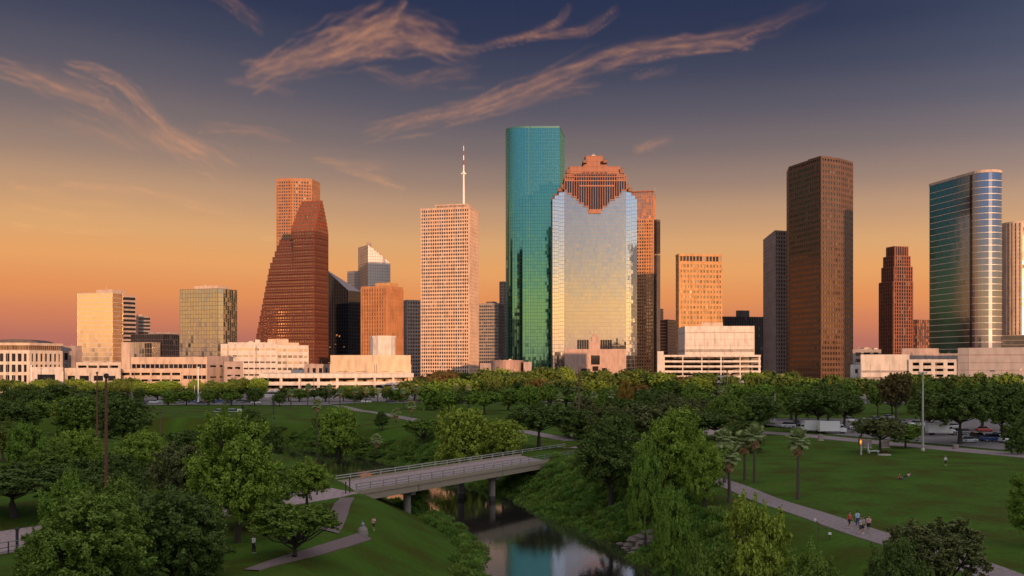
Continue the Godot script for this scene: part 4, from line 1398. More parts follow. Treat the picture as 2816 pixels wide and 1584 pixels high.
func round_glass() -> void:
	var d := 850.0
	var pr := at(2674, d + 2)                  # where the flat face begins to bend
	var pl := at(2556, d * 1.07)
	var e := (pr - pl).normalized()            # along the flat face towards us
	var n := Vector2(-e.y, e.x)
	if n.x > 0.0: n = -n                       # outwards, to the left
	var r := 12.4
	var poly := []
	var c1 := pr - n * r
	var c0 := pl - n * r
	for k in 15:
		var a := PI * k / 14.0
		poly.append(c1 + n * r * cos(a) + e * r * sin(a))
	poly.append(c0 - n * r)
	poly.append(c0 + n * r * 0.8 - e * 2.0)
	poly.append(c0 + n * r)
	var o := {"fh": 5.3, "bay": 1.8, "pane": 2.4, "sp": 0.5, "out": 0.35, "glass": "glass_navy", "wall": "mullion_light", "band": "mullion_light", "tilt": 0.003}
	var y1 := wy(478, d)
	var t := tower("round_glass_tower", "blue mirror glass tower with rounded end and pale floor bands", poly, y1 - 7.0, o)
	facade(t, poly, y1 - 6.7, y1, {"fh": 7, "bay": 2.4, "sp": 0.0, "glass": "glass_navy", "tilt": 0.003})
	solid(t, "parapet", outward(poly, 0.4), y1, y1 + 2.2, "sand_stone", true)
	var shade_strip := MB.new()  # black strip standing proud of the glass, painting the shade of a recess
	shade_strip.box(Vector3(pr.x, y1 * 0.5, pr.y) + Vector3(n.x, 0, n.y) * 0.2 - Vector3(e.x, 0, e.y) * 1.6, Vector3(0.5, y1 - 1.0, 2.6), Basis(Vector3(n.x, 0, n.y), Vector3.UP, Vector3(e.x, 0, e.y)))
	part("painted_recess_shade", shade_strip, M["glass_black"], t)

func ribbed_round() -> void:
	var d := 960.0
	var c := Vector2(wx(2800, d + 20), -d - 24)
	var poly := []
	for k in 28:
		var a := TAU * k / 28.0
		poly.append(c + Vector2(signf(cos(a)) * pow(absf(cos(a)), 0.7) * 16.0, signf(sin(a)) * pow(absf(sin(a)), 0.7) * 22.0))
	var t := tower("ribbed_round_tower", "tan tower with rounded corners and close vertical ribs at right edge", poly, wy(795, d), {"fh": 3.9, "sp": 0.5, "out": 0.2, "bay": 2.6, "pw": 1.1, "po": 0.9, "glass": "glass_bronze", "wall": "sand_stone"})
	solid(t, "dark_belt", outward(poly, 0.5), wy(824, d), wy(820, d), "dark_stone", true)
	facade(t, poly, wy(795, d), wy(612, d), {"fh": 3.9, "sp": 0.5, "out": 0.2, "bay": 2.6, "pw": 1.1, "po": 0.9, "glass": "glass_bronze", "wall": "sand_stone"})
	solid(t, "parapet", outward(poly, 1.0), wy(612, d), wy(607, d), "sand_stone", true)
	t = tower("dark_podium", "dark glass podium at the foot of the ribbed round tower", [at(2752, d - 30), at(2850, d - 30), at(2850, d + 4), at(2752, d + 4)], wy(926, d), {"fh": 4, "sp": 0.7, "bay": 4, "glass": "glass_black", "wall": "dark_stone"})

# ---------------------------------------------------------------- low buildings in front of the towers
const LOW := "low buildings at the foot of the skyline"

func make_low_rise() -> void:
	var t: Node3D
	var b := []
	var d := 640.0
	# civic building with a dark curved roof, cut by the left edge
	b = [at(-70, d - 20), at(80, d - 14), at(168, d + 10), at(160, d + 50), at(-70, d + 50)]
	t = tower("civic_hall", "cream two storey hall with deep square windows at the left edge", b, wy(970, d), {"fh": 6.6, "sp": 1.9, "out": 0.9, "bay": 3.6, "pw": 1.3, "glass": "glass_black", "wall": "pale_concrete"}, LOW)
	facade(t, outward(b, -0.6), wy(970, d) + 1.2, wy(951, d), {"fh": 5, "sp": 0.5, "out": 0.2, "bay": 1.6, "pw": 0.2, "glass": "glass_bronze", "wall": "mauve_stone"})
	solid(t, "cornice", outward(b, 1.2), wy(951, d), wy(944, d), "sand_stone", true)
	var m := MB.new()
	var c := Vector3(wx(58, d + 20), wy(944, d), -d - 20)
	var prev := []
	for k in 13:
		var a := PI * k / 12.0
		var row := [c + Vector3(-cos(a) * 16.0, sin(a) * 2.9, 10), c + Vector3(-cos(a) * 16.0, sin(a) * 2.9, -14)]
		if prev.size(): m.quad(prev[0], row[0], row[1], prev[1], Vector3(-cos(a), 1, 0))
		if prev.size(): m.tri(c + Vector3(0, 0, 10), prev[0], row[0], Vector3(0, 0, 1))
		prev = row
	part("vault_roof", m, M["dark_stone"], t)
	t = tower("plain_annex", "plain tan flat-roofed annex between cream hall and gold glass block", block(160, 205, 218, 700, 20), wy(962, 700), {"fh": 9, "sp": 5, "out": 0.4, "bay": 12, "pw": 6, "glass": "glass_dark", "wall": "mauve_stone"}, LOW)
	roof_gear(t, block(165, 205, 212, 705, 20), wy(962, 700), 3, 2.0)
	# white warehouse-like blocks in front of it
	d = 585.0
	t = tower("white_shed", "low white shed with slanting dark opening at far left", [at(84, d), at(172, d - 4), at(172, d + 30), at(84, d + 30)], wy(1021, d), {"fh": 6, "sp": 4.2, "out": 0.3, "bay": 14, "pw": 5, "glass": "glass_black", "wall": "white_panel"}, LOW)
	t = tower("white_depot", "low white depot with dark doors behind the left trees", [at(175, d + 4), at(330, d - 6), at(330, d + 26), at(175, d + 30)], wy(1024, d), {"fh": 7, "sp": 4.4, "out": 0.3, "bay": 9, "pw": 3, "glass": "glass_black", "wall": "pale_concrete"}, LOW)
	roof_gear(t, [at(180, d + 4), at(325, d), at(325, d + 22), at(180, d + 24)], wy(1024, d), 9, 2.6)
	t = tower("cream_garage", "cream multi level block below the pale gold glass office", [at(212, 640), at(330, 634), at(330, 668), at(212, 668)], wy(1002, 640), {"fh": 3.6, "sp": 2.0, "out": 0.5, "bay": 7, "pw": 1.0, "glass": "open", "wall": "pale_concrete"}, LOW)
	# long tan office with strip windows
	d = 660.0
	b = block(352, 568, 625, d, 10)
	t = tower("strip_window_office", "long low tan office with thin strip windows at left", [at(362, d), at(568, d - 6), at(568, d + 40), at(362, d + 40)], wy(993, d), {"fh": 6.2, "sp": 4.6, "out": 0.35, "bay": 3.2, "pw": 0.35, "po": 0.2, "glass": "glass_black", "wall": "sand_stone"}, LOW)
	facade(t, [at(568.5, d - 5), at(628, d + 14), at(640, d + 40), at(568.5, d + 39)], 0, wy(993, d), {"fh": 7, "sp": 6, "out": 0.3, "bay": 9, "pw": 3, "glass": "glass_dark", "wall": "mauve_stone"})
	t = tower("tan_garage", "tan parking block with dark slots right of the strip window office", [at(618, d - 16), at(666, d - 10), at(666, d + 10), at(618, d + 10)], wy(1003, d - 16), {"fh": 4.6, "sp": 3.4, "out": 0.5, "bay": 5.5, "pw": 1.6, "glass": "open", "wall": "mauve_stone"}, LOW)
	t = tower("salmon_garage", "salmon parking block with rows of dark slots behind street trees", [at(332, d - 50), at(500, d - 54), at(500, d - 20), at(332, d - 20)], wy(1021, d - 50), {"fh": 3.6, "sp": 2.3, "out": 0.6, "bay": 6.5, "pw": 0.9, "glass": "open", "wall": "sand_stone"}, LOW)
	# white office with stepped roof
	d = 730.0
	t = tower("white_office", "white stepped office block left of the mahogany tower's foot", [at(608, d), at(760, d - 4), at(760, d + 50), at(608, d + 50)], wy(953, d), {"fh": 4.4, "sp": 3.3, "out": 0.12, "bay": 4.2, "pw": 0.7, "po": 0.2, "glass": "glass_gold", "wall": "white_panel"}, LOW)
	facade(t, [at(760.5, d - 3), at(848, d + 14), at(848, d + 60), at(760.5, d + 50)], 0, wy(955, d), {"fh": 4.4, "sp": 2.6, "out": 0.12, "bay": 4.2, "pw": 0.9, "po": 0.2, "glass": "glass_gold", "wall": "white_stone"})
	solid(t, "attic", [at(627, d + 6), at(758, d + 4), at(758, d + 40), at(627, d + 40)], wy(953, d), wy(941, d), "white_panel")
	solid(t, "attic", [at(760, d + 12), at(822, d + 18), at(822, d + 44), at(760, d + 40)], wy(955, d), wy(941, d), "sand_stone")
	solid(t, "penthouse", [at(736, d + 14), at(793, d + 16), at(793, d + 40), at(736, d + 40)], wy(941, d), wy(931, d), "sand_stone")
	roof_gear(t, [at(665, d + 10), at(720, d + 10), at(700, d + 34)], wy(941, d), 4, 2.6)
	# the long parking garage with bowed front
	d = 575.0
	var g := []
	for k in 9:
		var u := k / 8.0
		g.append(at(722 + 410 * u, d + 26.0 * u * u - 3.0 * sin(PI * u)))
	g.append(at(1126, d + 62)); g.append(at(735, d + 50))
	t = tower("parking_garage", "long cream three level parking garage with bowed front", g, wy(1036, d), {"fh": 4.4, "sp": 2.0, "out": 1.1, "bay": 13.0, "pw": 0.8, "po": 0.5, "glass": "open", "wall": "white_panel"}, LOW)
	solid(t, "parapet", outward(g, 1.15), wy(1036, d), wy(1027, d), "white_panel", true)
	for k in 4:
		var lp := at(780 + k * 95, d + 20)
		spike(t, "lamp_pole", Vector3(lp.x, wy(1027, d), lp.y), 4, 0.12)
	d = 625.0
	t = tower("yellow_hall", "windowless yellow cream hall above the long parking garage", [at(910, d), at(1028, d - 8), at(1128, d), at(1128, d + 50), at(910, d + 50)], wy(1001, d), {"fh": 11, "sp": 10.2, "out": 0.3, "bay": 13, "pw": 5.0, "po": 0.5, "glass": "glass_bronze", "wall": "ochre_pale"}, LOW)
	t = tower("machine_shed", "dark roof machine shed left of the yellow hall", [at(838, d + 30), at(908, d + 30), at(908, d + 50), at(838, d + 50)], wy(1008, d + 30), {"fh": 5, "sp": 2.6, "out": 0.2, "bay": 4, "pw": 2, "glass": "glass_black", "wall": "mauve_stone"}, LOW)
	# low curved hall at the teal tower's foot
	d = 900.0
	var dr := []
	for k in 9:
		dr.append(at(1358 + k * 8.6, d - 10.0 * sin(PI * k / 8.0)))
	dr.append(at(1438, d + 26)); dr.append(at(1352, d + 26))
	t = tower("round_pavilion", "low pinkish ribbed pavilion at the foot of the teal tower", dr, wy(993, d), {"fh": 30, "sp": 1.0, "out": 0.3, "bay": 2.0, "pw": 1.3, "po": 0.3, "glass": "pink_granite", "wall": "pink_granite"}, LOW)
	solid(t, "side_wing", [at(1320, d + 10), at(1358, d + 6), at(1358, d + 30), at(1324, d + 30)], 0, wy(998, d), "mauve_stone")
	solid(t, "side_wing", [at(1440, d + 2), at(1462, d + 4), at(1462, d + 28), at(1440, d + 26)], 0, wy(995, d), "mauve_stone")
	# white block over its parking levels
	d = 700.0
	t = tower("white_parking_block", "white block of panels over five open parking levels", [at(1825, d), at(2088, d - 4), at(2088, d + 44), at(1825, d + 44)], wy(980, d), {"fh": 3.35, "sp": 1.35, "out": 1.0, "bay": 12.6, "pw": 0.75, "po": 0.8, "glass": "open", "wall": "white_panel"}, LOW)
	var pan := [at(1884, d + 5), at(2074, d + 1), at(2074, d + 42), at(1866, d + 42), at(1866, d + 30)]
	facade(t, [at(1884, d + 5), at(2074, d + 1), at(2074, d + 42), at(1866, d + 40)], wy(980, d) + 0.7, wy(906, d), {"fh": 4.7, "sp": 4.3, "out": 0.14, "bay": 6.8, "pw": 0.3, "po": 0.24, "glass": "mauve_stone", "wall": "sand_stone", "band": "white_panel"})
	solid(t, "pylon", [at(1808, d - 8), at(1825, d - 9), at(1825, d + 12), at(1808, d + 12)], 0, wy(966, d - 8), "white_panel")
	solid(t, "penthouse", [at(1928, d + 16), at(1988, d + 16), at(1988, d + 36), at(1928, d + 36)], wy(906, d), wy(884, d), "sand_stone")
	m = MB.new()
	m.soft_box(Vector3(wx(1960, d + 10), wy(902, d), -d - 10), Vector3(3, 3, 3), 0.3)
	part("roof_unit", m, M["white_panel"], t)
	solid(t, "low_annex", [at(2106, d + 6), at(2166, d + 2), at(2166, d + 30), at(2106, d + 30)], 0, wy(1029, d), "white_panel")
	# white offices and the big blank wall on the right
	d = 610.0
	t = tower("white_annex", "white low office with slots of dark windows right of the brown tower", [at(2368, d + 16), at(2500, d + 6), at(2500, d + 40), at(2368, d + 40)], wy(1001, d), {"fh": 12, "sp": 11, "out": 0.2, "bay": 5, "pw": 0.4, "po": 0.3, "glass": "white_stone", "wall": "grey_wall", "band": "white_stone"}, LOW)
	facade(t, [at(2500.5, d + 5), at(2634, d - 8), at(2634, d + 30), at(2500.5, d + 39)], 0, wy(994, d), {"fh": 3.3, "sp": 1.9, "out": 0.4, "bay": 6.4, "pw": 2.2, "po": 0.5, "glass": "open", "wall": "white_stone"})
	solid(t, "penthouse", [at(2446, d + 24), at(2501, d + 22), at(2501, d + 38), at(2446, d + 38)], wy(1001, d), wy(986, d), "white_panel")
	t = tower("blank_warehouse", "huge blank grey wall building at the lower right edge", [at(2634.5, d - 9), at(2665, d - 14), at(2900, d - 40), at(2900, d + 40), at(2634.5, d + 40)], wy(968, d), {"fh": 4.1, "sp": 3.9, "out": 0.1, "bay": 11, "pw": 0.2, "po": 0.15, "glass": "mauve_stone", "wall": "grey_wall"}, LOW)
	d = 720.0
	t = tower("brown_box_hall", "brown box shaped hall in front of the setback tower", [at(2482, d), at(2528, d - 4), at(2580, d), at(2580, d + 30), at(2482, d + 30)], wy(967, d), {"fh": 20, "sp": 4, "out": 0.3, "bay": 8, "pw": 5, "glass": "mauve_stone", "wall": "mauve_stone"}, LOW)
	t = tower("taupe_hall", "taupe low hall behind the white annex on the right", [at(2584, d), at(2690, d - 8), at(2690, d + 30), at(2584, d + 30)], wy(981, d), {"fh": 20, "sp": 4, "out": 0.3, "bay": 8, "pw": 5, "glass": "grey_stone", "wall": "grey_stone"}, LOW)
	d = 800.0
	t = tower("plant_building", "dark low plant building with roof pipes right of the brown tower", [at(2346, d), at(2422, d - 4), at(2422, d + 40), at(2346, d + 40)], wy(966, d), {"fh": 4.5, "sp": 2.4, "out": 0.3, "bay": 6, "pw": 2, "glass": "glass_black", "wall": "grey_stone"}, LOW)
	roof_gear(t, [at(2350, d), at(2418, d), at(2418, d + 30), at(2350, d + 30)], wy(966, d), 8, 3.2)
	for k in 3: spike(t, "antenna", Vector3(wx(2362 + k * 22, d + 10), wy(966, d), -d - 10), 4.5 - k, 0.2)
	t = tower("small_white_annex", "small white annex hugging the brown tower's right foot", [at(2340, 690), at(2372, 688), at(2372, 710), at(2340, 710)], wy(1010, 690), {"fh": 5, "sp": 3, "out": 0.2, "bay": 6, "pw": 3, "glass": "glass_black", "wall": "white_stone"}, LOW)

# doors, vents and downpipes on a wall between two corners
func wall_bits(t: Node3D, p: Vector2, q: Vector2, top: float, n: int) -> void:
	var e := (q - p).normalized()
	var n3 := Vector3(-e.y, 0, e.x)
	if n3.z < 0.0: n3 = -n3
	var b := Basis(Vector3(e.x, 0, e.y), Vector3.UP, n3)
	var ln := p.distance_to(q)
	for k in n:
		var c := p + e * ln * rng.randf_range(0.05, 0.95)
		var m := MB.new()
		match k % 3:
			0:
				m.box(Vector3(c.x, 1.4, c.y) + n3 * 1.3, Vector3(2.6, 2.8, 0.3), b)
				part("door", m, M["dark_stone"], t)
			1:
				m.tube([Vector3(c.x, 0, c.y) + n3 * 1.3, Vector3(c.x, top, c.y) + n3 * 1.3], [0.14, 0.14], 6)
				part("downpipe", m, M["grey_stone"], t)
			2:
				m.soft_box(Vector3(c.x, top * rng.randf_range(0.4, 0.8), c.y) + n3 * 1.3, Vector3(1.6, 1.0, 0.5), 0.1, b)
				part("wall_vent", m, M["grey_wall"], t)

func dress_low_rise() -> void:
	rng.seed = 90
	for o in get_children():
		if o.has_meta("group") and o.get_meta("group") == LOW:
			O = o.position
			var box := AABB()
			var first := true
			for ch in o.get_children():
				if ch is MeshInstance3D and String(ch.name).begins_with("roof") and not String(ch.name).begins_with("roof_unit"):
					var bb: AABB = ch.mesh.get_aabb()
					if first or bb.size.x * bb.size.z > box.size.x * box.size.z: box = bb
					first = false
			if first: continue
			var c := box.get_center() + O
			var hx := box.size.x * 0.42
			var hz := box.size.z * 0.32
			roof_gear(o, [Vector2(c.x - hx, c.z - hz), Vector2(c.x + hx, c.z - hz), Vector2(c.x + hx, c.z + hz), Vector2(c.x - hx, c.z + hz)], c.y, 6, 2.0)
			if rng.randf() < 0.6: spike(o, "antenna", Vector3(c.x + hx * rng.randf_range(-0.6, 0.6), c.y, c.z), rng.randf_range(3, 6), 0.1)
			wall_bits(o, Vector2(c.x - hx, c.z + box.size.z * 0.5), Vector2(c.x + hx, c.z + box.size.z * 0.5), c.y, 6)

# unseen slabs added behind the viewpoint to block the low sun and shade the park
func make_west_row() -> void:
	var k := 0
	var x := -330.0
	while x < 560.0:
		var w := [46.0, 58.0, 50.0, 64.0][k % 4] as float
		var z := 62.0 + 8.0 * (k % 3)
		var h := [33.5, 35.0, 34.0, 36.0][k % 4] as float
		var p := [Vector2(x, z), Vector2(x + w, z), Vector2(x + w, z + 15), Vector2(x, z + 15)]
		var t := thing("added_sun_blocker", "added unseen tan slab behind the viewpoint keeping sun off the park, %s in its row from the west end" % ORD[k], "building", Vector3(x + w * 0.5, 0, z + 7), "added sun blocking slabs behind the viewpoint")
		solid(t, "wall", p, 0, h, "tan_stone")
		var band := MB.new()
		band.box(Vector3(x + w * 0.5, 0, z - 0.15), Vector3(w - 3, 1.5, 0.3))
		var bm := band.mesh(Vector3(O.x, 0, O.z))
		for f in 10: put("window_band", bm, M["glass_dark"], t, Vector3(0, 2.2 + f * 3.2, 0))
		x += w + 0.0
		k += 1

# ---------------------------------------------------------------- trees
var crowns := {}
var trunks := {}

func unit() -> Vector3:
	var z := rng.randf_range(-1, 1)
	var a := rng.randf() * TAU
	var r := sqrt(1.0 - z * z)
	return Vector3(r * cos(a), z, r * sin(a))

# one kind of tree at a nominal 10 m height and 10 m spread; leaves hang in sprays on lobes round the limbs
func grow(key: String, sd: int, shape: String, leaves: int, size: float) -> void:
	rng.seed = sd
	var cy := 5.7
	var rx := 4.9
	var ry := 4.3
	var span := 1.72
	var lobes := 20
	var lr := 1.55
	var fork := 2.6
	var bare := 0.0
	match shape:
		"elm": cy = 5.6; rx = 4.4; ry = 4.3; lobes = 25; lr = 1.3; fork = 2.0; span = 1.8
		"airy": span = 1.5; cy = 6.3; rx = 4.8; ry = 3.4; lobes = 24; lr = 0.95; fork = 0.5; bare = 0.1
		"shrub": cy = 4.2; rx = 4.6; ry = 5.4; lobes = 22; lr = 1.5; fork = 0.6; span = 1.8
		"dome": cy = 5.0; rx = 4.9; ry = 4.9; lobes = 28; lr = 1.35; fork = 1.3; span = 1.84
		"cone": cy = 5.4; rx = 3.2; ry = 4.6; lobes = 22; lr = 1.15; fork = 1.5
		"twiggy": cy = 6.0; rx = 4.6; ry = 3.9; lobes = 22; lr = 1.25; fork = 2.0; bare = 0.35
		"wide": span = 1.5; cy = 6.4; rx = 4.9; ry = 3.2; lobes = 20; lr = 1.35; fork = 2.7
	var cs := []
	var rs := []
	for k in lobes:
		var y := 1.0 - span * (k + 0.5) / lobes
		var a := k * 2.39996 + rng.randf() * 0.7
		var r := sqrt(maxf(0.0, 1.0 - y * y))
		var f := rng.randf_range(0.58, 0.88)
		if shape == "cone": r *= lerpf(1.15, 0.35, (y + 0.62) / 1.62)
		var c := Vector3(cos(a) * r * (rx - lr * 0.7) * f * 1.12, cy + y * (ry - lr * 0.8) * (0.78 + 0.25 * rng.randf()), sin(a) * r * (rx - lr * 0.7) * f * 1.12)
		if shape == "elm" and y > 0.25: c.y += rng.randf_range(-0.4, 0.7)
		cs.append(c)
		rs.append(lr * rng.randf_range(0.58, 1.28))
	if shape != "airy" and shape != "twiggy":
		cs.append(Vector3(0, cy, 0)); rs.append(lr * 1.5)
	# wood
	var wood := MB.new()
	var top := Vector3(rng.randf_range(-0.3, 0.3), fork, rng.randf_range(-0.3, 0.3))
	var tr := 0.30 if shape != "shrub" else 0.16
	wood.tube([Vector3(0, -0.6, 0), Vector3(0, 0.1, 0), top * 0.55, top], [tr * 1.6, tr * 1.15, tr * 0.95, tr * 0.8], 9)
	for k in cs.size():
		var c: Vector3 = cs[k]
		if c.length() < 0.1: continue
		var m := top.lerp(c, 0.5) + Vector3(rng.randfn(0, 0.25), 0.25, rng.randfn(0, 0.25))
		var a := top.lerp(Vector3(0, c.y, 0), 0.18 + 0.2 * rng.randf()) if c.y > top.y + 1.5 else top
		wood.tube([top * 0.9, a, m, c], [tr * 0.62, tr * 0.45, tr * 0.26, 0.03], 6, false)
		for j in (7 if bare > 0.2 else 3):
			var e: Vector3 = c + unit() * rs[k] * (1.05 if bare > 0.2 else 0.8)
			wood.tube([m.lerp(c, rng.randf()), c.lerp(e, 0.5) + unit() * 0.1, e], [0.05, 0.035, 0.012], 4, false)
	trunks[key] = wood.mesh()
	# leaves
	var weights := []
	var sum := 0.0
	for r in rs:
		sum += r * r
		weights.append(sum)
	var v := PackedVector3Array()
	var n := PackedVector3Array()
	var cc := PackedColorArray()
	var idx := PackedInt32Array()
	var spray := []
	for k in cs.size():
		var l := []
		for j in 30:
			var u := unit()
			if u.y < -0.3 and rng.randf() < 0.6: u.y = -u.y
			l.append([u, rng.randf_range(0.7, 1.15) if rng.randf() < 0.6 else rng.randf_range(1.1, 1.75), rng.randf_range(0.72, 1.25), rng.randf_range(0.0, 1.0), (u + Vector3(0, 0.45, 0) + unit() * 0.4).normalized()])
		spray.append(l)
	for i in leaves:
		var pick := rng.randf() * sum
		var k := 0
		while weights[k] < pick: k += 1
		var sp: Array = spray[k][rng.randi() % 30]
		if bare > 0.0 and sp[3] < bare: continue
		var u: Vector3 = sp[0]
		var r: float = rs[k]
		var p: Vector3
		if sp[1] > 1.1:       # a shoot reaching out of the crown
			var g := rng.randf()
			p = cs[k] + u * r * 0.8 + sp[4] * r * (sp[1] - 0.7) * g + Vector3(rng.randfn(0, 1), rng.randfn(0, 1), rng.randfn(0, 1)) * r * lerpf(0.15, 0.05, g)
		else:
			p = cs[k] + u * r * sp[1] * (1.0 - 0.4 * rng.randf() * rng.randf()) + Vector3(rng.randfn(0, 0.13), rng.randfn(0, 0.11), rng.randfn(0, 0.13)) * r
		var nn := (u * 0.7 + Vector3(0, 0.45, 0) + unit() * 0.9).normalized()
		var x := nn.cross(Vector3.UP if absf(nn.y) < 0.9 else Vector3.RIGHT).normalized().rotated(nn, rng.randf() * TAU)
		var y := nn.cross(x)
		var s: float = size * rng.randf_range(0.65, 1.3) * lerpf(0.75, 1.3, sp[3])
		var b := v.size()
		v.append(p - x * s * 0.62); v.append(p + y * s * 0.36 + nn * s * 0.08); v.append(p + x * s * 0.62); v.append(p - y * s * 0.36 + nn * s * 0.08)
		n.append(nn); n.append(nn); n.append(nn); n.append(nn)
		var t: float = sp[2] * rng.randf_range(0.78, 1.25)
		var warm := rng.randf_range(0.88, 1.18)
		var col := Color(t * warm, t, t * rng.randf_range(0.75, 1.15))
		for q in 4: cc.append(col)
		idx.append_array([b, b + 1, b + 2, b, b + 2, b + 3])
	var arr := []
	arr.resize(Mesh.ARRAY_MAX)
	arr[Mesh.ARRAY_VERTEX] = v
	arr[Mesh.ARRAY_NORMAL] = n
	arr[Mesh.ARRAY_COLOR] = cc
	arr[Mesh.ARRAY_INDEX] = idx
	var am := ArrayMesh.new()
	am.add_surface_from_arrays(Mesh.PRIMITIVE_TRIANGLES, arr)
	crowns[key] = am

func make_kinds() -> void:
	var i := 0
	for s in ["oak", "elm", "airy", "shrub", "twiggy", "wide", "dome"]:
		i += 1
		grow(s + "_near", 100 + i, s, 52000 if s != "airy" else 34000, 0.205)
	grow("oak_near2", 140, "oak", 52000, 0.205)
	grow("elm_near2", 141, "elm", 52000, 0.205)
	for s in ["oak", "elm", "airy", "shrub", "twiggy", "wide", "cone", "dome"]:
		i += 1
		grow(s + "_mid", 100 + i, s, 21000, 0.31)
	grow("oak_mid2", 150, "oak", 21000, 0.31)
	grow("elm_mid2", 151, "elm", 21000, 0.31)
	for s in ["oak", "elm", "shrub", "twiggy", "wide"]:
		i += 1
		grow(s + "_far", 100 + i, s, 9000, 0.48)
	grow("oak_far2", 160, "oak", 9000, 0.48)
	rng.seed = 11

# px, distance, row of the top, spread in columns: read from the photograph; the tree then stands on the land at its real size
func tree(px: float, d: float, top: float, wide: float, kind: String, tone: String, label: String, group := "", called := "") -> Node3D:
	var x := wx(px, d)
	var y := height(x, d)
	if y < WATER: y = WATER - 0.3
	var h := wy(top, d) - y
	var w := wide * d / LENS * 1.1
	var key := kind + ("_near" if d < 175.0 else "_mid" if d < 345.0 else "_far")
	if (key == "oak_near" or key == "elm_near" or key == "oak_mid" or key == "elm_mid" or key == "oak_far") and int(px) % 2 == 0: key += "2"
	if not crowns.has(key): key = key.replace("cone_near", "elm_near").replace("cone_far", "elm_far").replace("airy_far", "twiggy_far").replace("dome_far", "shrub_far")
	if called == "": called = "shrub" if kind == "shrub" else "broadleaf_tree"
	var t := thing(called, label, "shrub" if kind == "shrub" else "tree", Vector3(x, y, -d), group)
	t.rotation.y = rng.randf() * TAU
	t.scale = Vector3(w / 10.0, h / 10.0, w / 10.0)
	put("trunk", trunks[key], M["bark"], t)
	put("crown", crowns[key], M[tone], t)
	return t

var ORD := ["first", "second", "third", "fourth", "fifth", "sixth", "seventh", "eighth", "ninth", "tenth", "eleventh", "twelfth", "thirteenth", "fourteenth", "fifteenth", "sixteenth", "seventeenth", "eighteenth", "nineteenth", "twentieth"]
const TONE := {"leaf_dark": "dark green", "leaf_mid": "mid green", "leaf_bright": "bright yellow green", "leaf_fresh": "fresh green", "leaf_olive": "olive", "leaf_rust": "rusty brown", "leaf_gold": "golden orange"}

# an irregular row of trees, evenly spread with jitter
func row(p0: float, p1: float, d0: float, d1: float, top0: float, top1: float, n: int, w: float, tones: Array, where: String, sd: int) -> void:
	rng.seed = sd
	var kinds := ["oak", "elm", "wide", "oak", "twiggy", "dome", "elm"]
	for k in n:
		var u := (k + 0.5) / n
		var px := lerpf(p0, p1, u) + rng.randf_range(-0.3, 0.3) * (p1 - p0) / n
		var d := rng.randf_range(d0, d1)
		var top := rng.randf_range(top0, top1) + (rng.randf_range(4, 16) if rng.randf() < 0.25 else 0.0)
		var tone: String = tones[rng.randi() % tones.size()]
		tree(px, d, top, w * rng.randf_range(0.6, 1.45), kinds[rng.randi() % kinds.size()], tone, "%s tree, %s from left in %s" % [TONE[tone], ORD[k % 20] if k < 20 else "near the right end", where], where)

